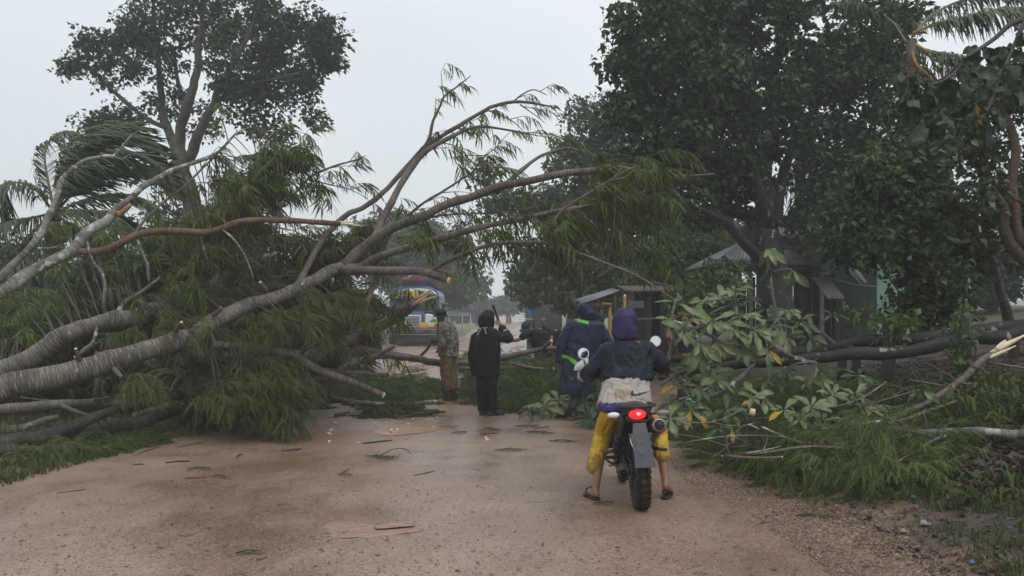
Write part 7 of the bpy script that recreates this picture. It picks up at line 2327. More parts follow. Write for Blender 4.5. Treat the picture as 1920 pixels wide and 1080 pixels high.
def blade(p0, p1, p2, wid=.03, th=.004, nrm_=(0, 1, 0)):
    d = nrm(p2 - p0)
    s_ = nrm(np.cross(d, nrm_))
    t_ = np.array(nrm_) * th / 2
    prof = [(p0, -.5, .5), (p1, -.55, .6), (p2 * .85 + p1 * .15, -.6, .7), (p2, .35, .6)]
    V, F = [], []
    for c, a, b in prof:
        V += [c + s_ * wid * a - t_, c + s_ * wid * b - t_, c + s_ * wid * b + t_, c + s_ * wid * a + t_]
    for i in range(3):
        for k in range(4):
            a = i * 4 + k; b = i * 4 + (k + 1) % 4
            F.append([a, b, b + 4, a + 4])
    F += [[3, 2, 1, 0], [12, 13, 14, 15]]
    return np.array(V), [np.array(F)], None


part('blade', blade(h1, h2, h3), M_blade, mch, smooth=False)
part('handle', tube([h0 - (h1 - h0) * .3, (h0 + h1) / 2, h1], [.016, .015, .017], 8), M_boot, mch)

# ---------------------------------------------------------------- man in hat and camouflage
Y = 18.3
lat = nrm([.35, .94, 0])          # facing left, a little away
fw = nrm([-.94, .35, 0])
aL, aR = gnd(838, Y - .05) + [0, 0, .07], gnd(850, Y + .08) + [0, 0, .07]
tL, tR = aL + fw * .16 - [0, 0, .045], aR + fw * .16 - [0, 0, .045]
H = thing('person', 'man in a dark brimmed hat and camouflage jacket standing in rubber boots', 'person', gnd(842, Y))
head_c = P(827, 592, Y)
sh = (P(838, 612, Y - .14), P(834, 612, Y + .16))
el = (P(838, 636, Y - .2), P(824, 635, Y + .2))
wr = (P(827, 650, Y - .2), P(816, 637, Y + .12))
part('body', body(H, head_c, fw + [0, 0, -.15], P(830, 602, Y), sh, el, wr, ((nrm([-.5, 0, -.8]), np.array([0, 1., 0])), (nrm([-.9, 0, .1]), np.array([0, -1., 0]))), (P(838, 672, Y - .07), P(844, 672, Y + .08)), (P(836, 702, Y - .06), P(846, 702, Y + .08)), (aL, aR), (tL, tR), lat, [P(840, 674, Y), P(840, 655, Y), P(839, 635, Y), P(836, 612, Y)], .97, grips=(.8, 1.5)), M_skin, H)
l2 = np.array([1., 0, 0])
ds = [loft(rings_px([(831, 602, 8, 1.0), (834, 608, 15, 1.1), (838, 620, 18.5, 1.15), (840, 640, 19.5, 1.05), (841, 655, 19, 1.05), (841, 668, 18, 1.1), (841, 669, 16, 1.1)], Y, l2))]
ds += sleeve([sh[0], el[0], wr[0] * .85 + el[0] * .15], [.095, .08, .062]) + sleeve([sh[1], el[1], wr[1] * .8 + el[1] * .2], [.09, .078, .06])
jk = garment(ds, .012, 3, .014, .08, 7)
part('jacket', jk, M_camo, H)
tr_ = chain([P(838, 664, Y - .07), P(836, 700, Y - .06), P(838, 726, Y - .05)], [.12, .105, .098]) + chain([P(844, 664, Y + .08), P(847, 700, Y + .08), P(849, 726, Y + .08)], [.12, .105, .098])
part('trousers', garment(tr_, .012, 3, .014, .06, 8), M_brownp, H)
boots(H, (P(836, 702, Y - .06), P(846, 702, Y + .08)), (aL, aR), (tL, tR), .62, M_boot, .078)
hc = P(826, 587, Y)
ht = [tube([hc + [0, 0, -.055], hc + [0, 0, .02], hc + [0, 0, .07], hc + [0, 0, .085]], [.118, .112, .095, .05], 20)]
hb_ = tube([hc + [0, 0, -.075], hc + [0, 0, -.06], hc + [0, 0, -.05]], [.165, .150, .118], 24)
part('hat', merge(ht + [hb_]), M_hat, H)
h0, h1, h2, h3 = P(815, 636, Y + .1), P(810, 642, Y + .08), P(800, 656, Y + .05), P(787, 669, Y)
mch = thing('machete', 'dark machete pointing down in front of the man in camouflage', 'machete', h3)
part('blade', blade(h1, h2, h3, .04), M_blade, mch, smooth=False)
part('handle', tube([h0 + (h0 - h1) * .5, h0, h1], [.017, .016, .018], 8), M_boot, mch)

# ---------------------------------------------------------------- bending man with the blue cap
Y = 19.4
lat = nrm([-.35, -.94, 0])
C_ = thing('person', 'man in a navy cap and black shirt bending forward over the fallen branch', 'person', gnd(1022, Y))
fwc = nrm([-.94, -.35, 0])
head_c = P(987, 614, Y - .05)
sh = (P(1000, 622, Y + .18), P(1014, 622, Y - .2))
sh = (P(990, 624, Y - .16), P(1022, 618, Y + .05))
el = (P(972, 637, Y - .2), P(1034, 632, Y))
wr = (P(954, 640, Y - .1), P(1033, 650, Y - .12))
aL, aR = gnd(1010, Y - .1) + [0, 0, .07], gnd(1034, Y + .1) + [0, 0, .07]
part('body', body(C_, head_c, nrm([-.55, -.5, -.65]), P(998, 621, Y), sh, el, wr, ((nrm([-1, .2, -.15]), np.array([0, 0, -1.])), (nrm([-.1, -.3, -1]), np.array([-1., 0, 0]))), (P(1014, 664, Y - .08), P(1030, 664, Y + .06)), (P(1010, 702, Y - .12), P(1034, 702, Y + .05)), (aL, aR), (aL + fwc * .16 - [0, 0, .045], aR + fwc * .16 - [0, 0, .045]), nrm([1, -.4, 0]), [P(1022, 665, Y), P(1018, 650, Y - .02), P(1012, 636, Y - .04), P(1004, 624, Y - .05)], 1.0, grips=(.6, .8)), M_skin, C_)
ds = [loft(rings_px([(1003, 617, 13, .7), (1007, 623, 22, .55), (1011, 634, 20, .6), (1014, 645, 19, .62), (1019, 662, 19, .62), (1020, 668, 18, .62)], Y - .03, nrm([1, -.3, 0])))]
ds += sleeve([sh[0], (sh[0] * .45 + el[0] * .55)], [.085, .072]) + sleeve([sh[1], (sh[1] * .4 + el[1] * .6)], [.085, .072])
part('shirt', garment(ds, .012, 3, .010, .07, 9), M_tee, C_)
part('trousers', garment(chain([P(1013, 664, Y - .06), P(1010, 702, Y - .12), aL + [0, 0, .03]], [.11, .085, .07]) + chain([P(1029, 664, Y + .06), P(1034, 702, Y + .05), aR + [0, 0, .03]], [.11, .085, .07]), .012, 3, .008, .06, 10), M_jean, C_)
boots(C_, (P(1010, 702, Y - .12), P(1034, 702, Y + .05)), (aL, aR), (aL + fwc * .16 - [0, 0, .045], aR + fwc * .16 - [0, 0, .045]), .3)
cf = nrm([-.5, -.55, -.5])
cl_ = nrm(np.cross(cf, [0, 0, 1.])); cu = np.cross(cl_, cf)
CM = np.stack([cl_, cf, cu], -1)
part('cap', merge([ell(head_c + CM @ np.array([0, -.005, .038]), (.090, .105, .086), CM, 20, 12), ell(head_c + CM @ np.array([0, .105, .022]), (.075, .085, .010), CM, 18, 8)]), M_capm, C_)
hair_cap(C_, head_c - [0, 0, .02], cf, .95)

# ---------------------------------------------------------------- standing man with the short hair
Y = 21.2
D_ = thing('person', 'short haired man in a dark shirt standing facing the camera behind the bending man', 'person', gnd(1028, Y))
lat = nrm([-1, -.15, 0])
fwd = nrm([-.25, -1, 0])
head_c = P(1021, 602, Y)
sh = (P(1044, 624, Y + .03), P(1012, 622, Y - .02))
el = (P(1049, 643, Y + .02), P(1011, 644, Y))
wr = (P(1047, 662, Y - .06), P(1013, 664, Y - .1))
aL, aR = gnd(1037, Y) + [0, 0, .07], gnd(1018, Y) + [0, 0, .07]
part('body', body(D_, head_c, fwd + [0, 0, -.05], P(1023, 616, Y), sh, el, wr, ((nrm([0, -.2, -1]), np.array([-1., 0, 0])), (nrm([0, -.2, -1]), np.array([1., 0, 0]))), (P(1036, 668, Y), P(1019, 668, Y)), (P(1037, 698, Y - .02), P(1018, 698, Y - .02)), (aL, aR), (aL + fwd * .16 - [0, 0, .045], aR + fwd * .16 - [0, 0, .045]), lat, [P(1027, 672, Y), P(1027, 655, Y), P(1027, 638, Y), P(1026, 622, Y)], 1.0), M_skin, D_)
face_bits(D_, head_c, fwd + [0, 0, -.05])
hair_cap(D_, head_c + [0, 0.01, .012], fwd + [0, 0, .05])
ds = [loft(rings_px([(1024, 615, 8, .9), (1026, 620, 15, .65), (1028, 628, 18, .6), (1028, 645, 17, .62), (1028, 664, 17, .65), (1028, 672, 17, .65)], Y, np.array([1., 0, 0])))]
ds += sleeve([sh[0], sh[0] * .4 + el[0] * .6], [.085, .075]) + sleeve([sh[1], sh[1] * .4 + el[1] * .6], [.085, .075])
shirt = garment(ds, .012, 3, .009, .07, 12)
sp_ = part('shirt', shirt, M_tee, D_)
part('sleeve_badge', strip_on(shirt[0], shirt[1], [(1039.5, 617), (1043.5, 616)], [(1041, 621), (1045, 620)], 4), mat('grey_badge', (.2, .2, .21), .6), sp_)
part('trousers', garment(chain([P(1036, 668, Y), P(1037, 698, Y), aL + [0, 0, .03]], [.11, .085, .075]) + chain([P(1019, 668, Y), P(1018, 698, Y), aR + [0, 0, .03]], [.11, .085, .075]), .012, 3, .008, .06, 13), mat('maroon_trousers', (.05, .018, .016), .7, (.075, .03, .026), 8), D_)
boots(D_, (P(1037, 698, Y), P(1018, 698, Y)), (aL, aR), (aL + fwd * .16 - [0, 0, .045], aR + fwd * .16 - [0, 0, .045]), .3)

# ---------------------------------------------------------------- man in the long blue raincoat
Y = 15.3
lat = nrm([1, -.18, 0])
E_ = thing('person', 'man in a long navy raincoat with green reflective bands walking away', 'person', gnd(1080, Y))
head_c = P(1122, 583, Y + .16)
hfw = nrm([.8, .55, -.2])
sh = (P(1066, 612, Y), P(1127, 614, Y + .05))
el = (P(1054, 643, Y - .03), P(1140, 645, Y + .05))
wr = (P(1049, 674, Y), P(1145, 672, Y + .12))
aL = gnd(1073, Y - .1) + [0, 0, .09]
aR = gnd(1118, Y + .35) + [0, 0, .07]
tL, tR = aL + [-.04, .17, -.045], aR + [.03, .17, -.045]
kL, kR = P(1083, 735, Y + .02), P(1108, 732, Y + .3)
part('body', body(E_, head_c, hfw, P(1110, 600, Y + .08), sh, el, wr, ((nrm([-.05, .2, -1]), np.array([1., 0, 0])), (nrm([.1, .3, -1]), np.array([-1., 0, 0]))), (P(1084, 700, Y), P(1104, 700, Y + .05)), (kL, kR), (aL, aR), (tL, tR), lat, [P(1090, 705, Y), P(1092, 675, Y), P(1095, 645, Y), P(1098, 616, Y)], 1.0), M_skin, E_)
hair_cap(E_, head_c, hfw)
ds = [loft(rings_px([(1108, 592, 14, .8, .06), (1104, 599, 24, .62, .03), (1099, 608, 33, .52), (1095, 625, 34, .52), (1091, 650, 33, .56), (1087, 680, 33, .62), (1083, 710, 33, .66), (1078, 736, 32, .68), (1078, 738, 29, .68)], Y, lat))]
ds += sleeve([sh[0] + [.04, 0, 0], el[0], wr[0]], [.095, .085, .07]) + sleeve([sh[1] - [.04, 0, 0], el[1], wr[1]], [.095, .085, .07])
coat = garment(ds, .011, 3, .018, .10, 15)
co = part('raincoat', coat, M_bluerain, E_)
hd = chain([P(1094, 578, Y - .02), P(1106, 590, Y - .06), P(1124, 600, Y - .02)], [.085, .095, .06]) + chain([P(1092, 584, Y), P(1098, 596, Y - .03)], [.07, .06]) + [ell(P(1112, 594, Y + .02), (.14, .11, .07), None, 18, 10)]
part('hood', garment(hd, .010, 2, .020, .055, 16), M_bluerain, E_)
part('reflective_band', strip_on(coat[0], coat[1], [(1076, 597.5), (1090, 599.5), (1105, 603)], [(1073.5, 602), (1089, 605), (1103, 608.5)], 10), M_neon, co)
part('reflective_band', strip_on(coat[0], coat[1], [(1053, 665), (1067, 667.5), (1087, 681)], [(1053.5, 671), (1064, 673), (1077, 683.5)], 10), M_neon, co)
part('reflective_band', strip_on(coat[0], coat[1], [(1129, 602.5), (1138, 602.5)], [(1129, 605), (1138, 605)], 5), M_neon, co)
part('trousers', garment(chain([P(1084, 700, Y), kL, aL + [0, 0, .10]], [.11, .085, .065]) + chain([P(1104, 700, Y + .05), kR, aR + [0, 0, .05]], [.11, .085, .065]), .011, 3, .008, .06, 17), M_boot, E_)
boots(E_, (kL, kR), (aL, aR), (tL, tR), .25, M_boot, .058, mat('tan_sole', (.32, .24, .15), .6))

# ---------------------------------------------------------------- man lifting a branch behind the rider
Y = 13.4
G_ = thing('person', 'man in a navy printed shirt lifting a leafy branch, half hidden by big leaves', 'person', gnd(1288, Y))
lat = nrm([.5, -.87, 0])
head_c = P(1292, 600, Y + .15)
fwd = nrm([-.87, -.3, 0])
sh = (P(1276, 628, Y - .1), P(1300, 628, Y + .12))
el = (P(1253, 631, Y - .16), P(1290, 650, Y + .1))
wr = (P(1259, 607, Y - .14), P(1272, 648, Y + .05))
aL, aR = gnd(1284, Y) + [0, 0, .07], gnd(1304, Y + .1) + [0, 0, .07]
part('body', body(G_, head_c, fwd, P(1290, 618, Y + .1), sh, el, wr, ((nrm([.1, 0, 1]), np.array([1., 0, 0])), (nrm([-1, 0, 0]), np.array([0, 0, 1.]))), (P(1284, 698, Y), P(1302, 698, Y + .1)), (P(1283, 745, Y), P(1303, 745, Y + .1)), (aL, aR), (aL + fwd * .16 - [0, 0, .045], aR + fwd * .16 - [0, 0, .045]), nrm([1, -.3, 0]), [P(1293, 703, Y), P(1292, 680, Y), P(1291, 655, Y), P(1290, 630, Y)], 1.0, grips=(1.4, .8)), M_skin, G_)
hair_cap(G_, head_c, fwd)
ds = [loft(rings_px([(1289, 617, 10, .8), (1289, 625, 19, .6), (1291, 640, 21, .6), (1293, 665, 20, .62), (1294, 698, 21, .62)], Y, nrm([1, -.3, 0])))]
ds += sleeve([sh[0], sh[0] * .45 + el[0] * .55], [.088, .075]) + sleeve([sh[1], sh[1] * .45 + el[1] * .55], [.088, .075])
shirt = garment(ds, .012, 3, .009, .07, 19)
sp_ = part('shirt', shirt, M_navy, G_)
part('trousers', garment(chain([P(1284, 700, Y), P(1283, 745, Y), aL + [0, 0, .03]], [.11, .085, .07]) + chain([P(1302, 700, Y + .1), P(1303, 745, Y + .1), aR + [0, 0, .03]], [.11, .085, .07]), .012, 3, .008, .06, 20), M_jean, G_)
boots(G_, (P(1283, 745, Y), P(1303, 745, Y + .1)), (aL, aR), (aL + fwd * .16 - [0, 0, .045], aR + fwd * .16 - [0, 0, .045]), .3)
# white letters printed on the shirt
def letter(px, py, h, strokes):
    out = []
    for pl in strokes:
        A2 = [(px + a * h, py + b * h) for a, b in pl]
        t_ = h * .12
        dx = [(A2[min(i + 1, len(A2) - 1)][0] - A2[max(i - 1, 0)][0], A2[min(i + 1, len(A2) - 1)][1] - A2[max(i - 1, 0)][1]) for i in range(len(A2))]
        nn = [(-b / math.hypot(a, b) * t_, a / math.hypot(a, b) * t_) for a, b in dx]
        out.append(strip_on(shirt[0], shirt[1], [(p[0] - q[0], p[1] - q[1]) for p, q in zip(A2, nn)], [(p[0] + q[0], p[1] + q[1]) for p, q in zip(A2, nn)], 6, ny=1))
    return out
Ol = [[(.2, 0), (.05, .15), (0, .5), (.05, .85), (.2, 1), (.4, 1), (.55, .85), (.6, .5), (.55, .15), (.4, 0), (.2, 0)]]
Bl = [[(0, 0), (0, 1)], [(0, 0), (.35, .02), (.5, .22), (.35, .45), (0, .48)], [(0, .48), (.4, .52), (.55, .75), (.4, .98), (0, 1)]]
part('print', merge(letter(1277, 632, 7, Ol) + letter(1283, 633, 7, Bl)), M_white, sp_)

# ---------------------------------------------------------------- walkers far down the road
for k, (px, Y, lab, top, leg, fd) in enumerate([(895, 92, 'distant walker in dark clothes on the grass left of the road', M_tee, M_jean, (0, -1, 0)), (952, 104, 'distant walker under the small round tree', M_tee, M_brownp, (.2, -1, 0)), (933, 112, 'distant walker in blue near the end of the road', M_navy, M_jean, (.1, 1, 0))]):
    g0 = gnd(px, Y)
    W_ = thing('person', lab, 'person', g0, 'people far down the road')
    lt = nrm(np.cross(fd, [0, 0, 1.]))
    q = lambda x, y, z: g0 + lt * x + nrm(fd) * y + np.array([0, 0, z])
    sh = (q(-.2, 0, 1.4), q(.2, 0, 1.4)); el = (q(-.25, 0, 1.12), q(.25, .02, 1.12)); wr = (q(-.24, .08, .88), q(.24, .1, .88))
    an = (q(-.1, .15, .07), q(.1, -.18, .09)); kn = (q(-.1, .13, .5), q(.1, .0, .5))
    part('body', body(W_, q(0, .02, 1.61), np.array(fd, float), q(0, 0, 1.46), sh, el, wr, ((np.array([0, 0, -1.]), np.array([1., 0, 0])),) * 2, (q(-.09, 0, .9), q(.09, 0, .9)), kn, an, (an[0] + nrm(fd) * .16 - [0, 0, .045], an[1] + nrm(fd) * .16 - [0, 0, .045]), lt, [q(0, 0, .9), q(0, 0, 1.1), q(0, 0, 1.25), q(0, 0, 1.4)]), M_skin, W_)
    part('shirt', garment([loft([(q(0, 0, .86), .18, .13, lt, nrm(fd)), (q(0, 0, 1.1), .18, .13, lt, nrm(fd)), (q(0, 0, 1.38), .21, .13, lt, nrm(fd)), (q(0, 0, 1.46), .08, .08, lt, nrm(fd))])] + sleeve([sh[0], el[0]], [.08, .07]) + sleeve([sh[1], el[1]], [.08, .07]), .02, 2, .005), top, W_)
    part('trousers', garment(chain([q(-.09, 0, .88), kn[0], an[0]], [.11, .085, .07]) + chain([q(.09, 0, .88), kn[1], an[1]], [.11, .085, .07]), .02, 2, .005), leg, W_)
    hair_cap(W_, q(0, .02, 1.61), np.array(fd, float))
# ================================================================== motorbike
K_rub = mat('tyre_rubber', (0.010, 0.010, 0.010), .6, (0.035, 0.026, 0.02), 12, bump=.3, bscale=60)
K_blk = mat('black_plastic', (0.012, 0.012, 0.013), .38, (0.03, 0.026, 0.023), 9)
K_eng = mat('dirty_engine', (0.02, 0.018, 0.016), .5, (0.065, 0.052, 0.042), 8, metal=.3)
K_alu = mat('worn_aluminium', (0.30, 0.29, 0.28), .35, (0.16, 0.13, 0.11), 8, metal=.8)
K_grey = mat('grey_mudguard', (0.055, 0.062, 0.072), .45, (0.085, 0.092, 0.102), 6)
K_red = mat('red_lens', (0.5, 0.008, 0.01), .15, emit=((1.0, 0.012, 0.02), 1.6))
K_redhot = mat('red_lamp_bulb', (0.9, 0.1, 0.1), .3, emit=((1.0, 0.10, 0.10), 5.0))
K_clear = mat('smoky_lens', (0.22, 0.19, 0.17), .2, (0.3, 0.27, 0.25), 9)
K_wht = mat('white_plastic', (0.74, 0.75, 0.76), .3, (0.66, 0.67, 0.68), 5)
K_mir = mat('mirror_chrome', (0.75, 0.76, 0.78), .08, metal=1.0)
K_ex = mat('brown_heat_shield', (0.11, 0.06, 0.042), .4, (0.18, 0.115, 0.08), 7, metal=.5)
K_seat = mat('wet_seat', (0.010, 0.010, 0.011), .3, (0.02, 0.02, 0.02), 10)
K_frame = mat('dark_frame', (0.03, 0.022, 0.018), .45, (0.06, 0.04, 0.03), 8, metal=.3)
K_tank = mat('dark_tank', (0.012, 0.013, 0.018), .22, (0.02, 0.02, 0.028), 4)

bp0 = gnd(1201, 8.4)
bike = thing('motorbike', 'muddy dirt motorbike with a lit red tail lamp and knobbly rear tyre', 'motorbike', bp0, rot=(0, R(-3.0), 0))
RB = Matrix.Rotation(R(-3.0), 3, 'Y')
RBn = np.array(RB)


def bw(x, y, z):
    """bike coordinates to world"""
    return bp0 + RBn @ np.array([x, y, z], float)


def wl(p):
    return RBn.T @ (np.array(p) - bp0)


def wheel(name, y, Rr, wt, label=None):
    c = np.array([0, y, Rr])
    th = np.linspace(0, 2 * math.pi, 49)
    # tyre body
    prof = [(wt * .36, Rr * .72), (wt * .5, Rr * .80), (wt * .48, Rr * .90), (wt * .3, Rr * .955), (0, Rr * .965), (-wt * .3, Rr * .955), (-wt * .48, Rr * .90), (-wt * .5, Rr * .80), (-wt * .36, Rr * .72)]
    V = np.array([[px_, y + r * math.sin(t), Rr + r * math.cos(t)] for t in th[:-1] for px_, r in prof])
    m, n = 48, len(prof)
    F = [[i * n + k, i * n + (k + 1) % n, ((i + 1) % m) * n + (k + 1) % n, ((i + 1) % m) * n + k] for i in range(m) for k in range(n)]
    W = part(name, tube([[-.05, y, Rr], [.05, y, Rr]], .045, 14), K_alu, bike, label=label)
    ty = part('tyre', (V, [np.array(F)], None), K_rub, W)
    kn = []
    for i in range(30):
        t = 2 * math.pi * i / 30
        for (xo, ang, rr_, sx) in ((0, 0, .985, wt * .34), (wt * .36, .5, .955, wt * .22), (-wt * .36, -.5, .955, wt * .22)):
            t2 = t + (0.0 if xo == 0 else math.pi / 30)
            M = rotm('X', -math.degrees(t2)) @ rotm('Y', math.degrees(ang))
            kn.append(box((xo, y + Rr * rr_ * math.sin(t2), Rr + Rr * rr_ * math.cos(t2)), (sx, .036, .024), M))
    part('tyre_knobs', merge(kn), K_rub, W, smooth=False)
    rim = [(.028, Rr * .74), (.034, Rr * .70), (0, Rr * .68), (-.034, Rr * .70), (-.028, Rr * .74)]
    V = np.array([[px_, y + r * math.sin(t), Rr + r * math.cos(t)] for t in th[:-1] for px_, r in rim])
    n = len(rim)
    F = [[i * n + k, i * n + (k + 1) % n, ((i + 1) % m) * n + (k + 1) % n, ((i + 1) % m) * n + k] for i in range(m) for k in range(n)]
    part('rim', (V, [np.array(F)], None), K_eng, W)
    sp = []
    for i in range(24):
        t = 2 * math.pi * i / 24
        t3 = t + (.35 if i % 2 else -.35)
        s_ = .035 if i % 4 < 2 else -.035
        sp.append(tube([[s_, y + .045 * math.sin(t), Rr + .045 * math.cos(t)], [0, y + Rr * .69 * math.sin(t3), Rr + Rr * .69 * math.cos(t3)]], .0025, 4))
    part('spoke', merge(sp), K_alu, W, kind='stuff')
    return W


wheel('rear_wheel', 0, .31, .125)
wheel('front_wheel', 1.38, .335, .085)
part('brake_disc', tube([[.062, 0, .31], [.066, 0, .31]], .11, 24), K_alu, bike)
part('sprocket', tube([[-.066, 0, .31], [-.072, 0, .31]], .10, 24), K_eng, bike)
part('chain', merge([tube([[-.07, .0, .41], [-.07, .52, .40]], .008, 5), tube([[-.07, .0, .215], [-.07, .52, .32]], .008, 5)]), K_eng, bike)
part('swingarm', merge([tube([[sx * .085, -.02, .31], [sx * .085, .25, .34], [sx * .06, .55, .39]], [.022, .026, .03], 8) for sx in (-1, 1)] + [tube([[-.1, 0, .31], [.1, 0, .31]], .014, 8), tube([[-.085, .3, .345], [.085, .3, .345]], .02, 8)]), K_eng, bike)
part('frame', merge([tube([[sx * .09, .55, .36], [sx * .11, .50, .60], [sx * .09, .72, .80], [sx * .03, 1.06, .93]], .018, 8) for sx in (-1, 1)] + [tube([[sx * .09, .52, .62], [sx * .085, .2, .76], [sx * .07, -.12, .80]], .013, 8) for sx in (-1, 1)]
                    + [tube([[0, 1.08, .90], [0, 1.02, .55], [0, .92, .30]], .022, 8), tube([[-.09, .55, .36], [.09, .55, .36]], .018, 8)]), K_frame, bike)
part('engine', merge([bevel(box((0, .74, .40), (.21, .34, .24)), .03), tube([[-.14, .66, .38], [-.105, .66, .38]], .095, 18), tube([[.105, .68, .38], [.14, .68, .38]], .105, 18), bevel(box((0, .84, .60), (.15, .17, .2)), .02)]
                     + [box((0, .84, .53 + k * .032), (.19, .20, .008)) for k in range(6)]), K_eng, bike, smooth=False)
part('bash_plate', prism([(-.13, .24), (.13, .24), (.10, .30), (-.10, .30)], lambda a, b, t: (a, t, b), .56, .98), K_alu, bike, smooth=False)
part('shock_absorber', merge([tube([[-.035, .36, .40], [-.035, .30, .72]], .022, 10)] + [tube([[-.035 + .036 * math.cos(a), .36 - .06 * (k + i / 10) / 7 - .0, .42 + .28 * (k + i / 10) / 7 + .036 * 0] for k in range(7) for i, a in enumerate(np.linspace(0, 6.28, 10, endpoint=False))], .006, 5)]), K_frame, bike)
part('side_panel', prism([(.05, .60), (.42, .56), (.60, .66), (.55, .80), (.10, .80), (-.12, .76)], lambda a, b, t: (t, a, b), -.135, -.105), K_blk, bike)
part('side_panel', prism([(.05, .60), (.42, .56), (.60, .66), (.55, .80), (.10, .80), (-.12, .76)], lambda a, b, t: (t, a, b), .105, .135), K_blk, bike)
part('airbox', bevel(box((0, .42, .64), (.17, .26, .24)), .02), K_blk, bike)
d = remesh([ell((0, .42, .84), (.135, .42, .055)), ell((0, .62, .83), (.12, .26, .06)), ell((0, .1, .845), (.12, .26, .045))], .012, 4)
part('seat', d[:3], K_seat, bike)
d = remesh([ell((0, .86, .86), (.135, .2, .13)), ell((0, .98, .80), (.15, .14, .12))], .012, 4)
part('fuel_tank', d[:3], K_tank, bike)
for sx in (-1, 1):
    part('tank_shroud', prism([(.88, .84), (1.2, .80), (1.16, .66), (.95, .6)], lambda a, b, t: (t, a, b), sx * .165 - .012, sx * .165 + .012), K_tank, bike)
# tail
tail = prism([(-.115, .795), (.115, .795), (.10, .86), (-.10, .86)], lambda a, b, t: (a * (1 - .15 * (t < 0)), t, b), -.20, .16)
part('tail_cowl', bevel(tail, .012), K_blk, bike)
# grab rail: a low black hoop behind the seat
part('grab_rail', tube(spline([[-.13, .15, .87], [-.15, -.08, .875], [-.08, -.20, .875], [.08, -.20, .875], [.15, -.08, .875], [.13, .15, .87]], 5), .013, 8), K_blk, bike)
lm = ell((-.012, -.205, .815), (.072, .035, .040), None, 18, 12)
tl = part('tail_lamp', lm, K_red, bike)
part('bulb', ell((-.006, -.236, .822), (.020, .008, .013), None, 12, 8), K_redhot, tl)
part('lamp_frame', tube(spline([[-.105, -.19, .80], [-.085, -.2, .765], [0, -.205, .758], [.075, -.2, .765], [.09, -.19, .80]], 5), .010, 6), K_blk, bike)
for sx, mm in ((-1, K_wht), (1, K_clear)):
    si = part('turn_signal', ell((sx * .205, -.17, .815), (.052, .026, .024), None, 14, 10), mm, bike)
    part('stalk', tube([[sx * .09, -.16, .81], [sx * .17, -.17, .813]], .010, 6), K_blk, si)
part('reflector', bevel(box((0, -.222, .722), (.11, .012, .05)), .004), mat('brown_reflector', (.13, .05, .03), .3), bike)
# long grey mudguard: narrow neck, ears, flaring lower plate with a raised tongue
gy = lambda z: -.205 - .155 * (0.79 - z) / .40


def guard(poly, off, th):
    return prism(poly, lambda a, b, t: (a, gy(b) - off - t, b), 0, th)


mg = part('mudguard', bevel(guard([(-.075, .40), (.098, .40), (.082, .50), (.072, .62), (.092, .648), (.092, .665), (.060, .668), (.055, .705), (.045, .745), (-.055, .745), (-.062, .705), (-.066, .668), (-.10, .665), (-.10, .648), (-.078, .62), (-.07, .50)], 0, .008), .003, 1), K_grey, bike, smooth=False)
part('raised_tongue', guard([(.0, .475), (.052, .545), (.046, .66), (-.048, .66), (-.052, .545)], .008, .006), K_grey, mg, smooth=False)
part('plate_slot', merge([guard([(-.094, .652), (-.078, .652), (-.078, .66), (-.094, .66)], .009, .004), guard([(.07, .652), (.086, .652), (.086, .66), (.07, .66)], .009, .004)]), K_blk, mg, smooth=False)
part('bolt', merge([ell((0, gy(.58) - .016, .58), (.006, .006, .006), None, 8, 6), ell((0, gy(.50) - .016, .50), (.006, .006, .006), None, 8, 6)]), K_blk, mg)
part('wire', tube(spline([[-.09, -.25, .66], [-.085, -.28, .60], [-.068, -.30, .55], [-.062, -.31, .54]], 5), .004, 5), K_wht, mg)
# exhaust on the right
ex = part('exhaust', tube([[.16, .62, .50], [.165, .35, .57], [.165, .05, .66], [.165, -.10, .695], [.165, -.165, .71]], [.042, .062, .066, .064, .060], 18), K_ex, bike)
part('end_cap', tube([[.165, -.16, .709], [.165, -.195, .717], [.165, -.2, .718]], [.064, .062, .045], 18), K_alu, ex)
part('outlet', tube([[.165, -.198, .718], [.165, -.215, .722]], [.022, .022], 12), K_blk, ex)
part('outlet_ring', tube([[.165, -.197, .7175], [.165, -.203, .719]], [.044, .044], 16), K_eng, ex)
part('header_pipe', tube(spline([[.05, .96, .58], [.1, 1.06, .5], [.13, .95, .40], [.15, .75, .44], [.16, .62, .5]], 5), .024, 10), K_ex, bike)
part('caliper', bevel(box((.075, .12, .33), (.05, .10, .09)), .01), K_blk, bike)
for sx in (-1, 1):
    part('foot_peg', merge([bevel(box((sx * .2, .55, .36), (.13, .05, .022)), .005), tube([[sx * .1, .56, .38], [sx * .15, .55, .36]], .016, 7)]), K_eng, bike)
    part('passenger_peg', tube([[sx * .1, .30, .50], [sx * .17, .22, .47], [sx * .27, .18, .455]], [.016, .017, .015], 8), K_blk, bike)
part('gear_lever', merge([tube([[-.14, .60, .34], [-.17, .72, .33], [-.22, .74, .335]], [.011, .010, .012], 7)]), K_eng, bike)
part('side_stand', tube([[-.13, .50, .34], [-.16, .36, .33], [-.22, .24, .34]], [.016, .014, .014], 8), K_alu, bike)
part('brake_pedal', tube([[.14, .56, .33], [.17, .70, .32], [.2, .74, .325]], [.011, .01, .012], 7), K_eng, bike)
part('engine_guard', tube(spline([[-.10, .92, .62], [-.22, .88, .52], [-.21, .76, .32], [-.10, .7, .26]], 5), .012, 8), K_alu, bike)
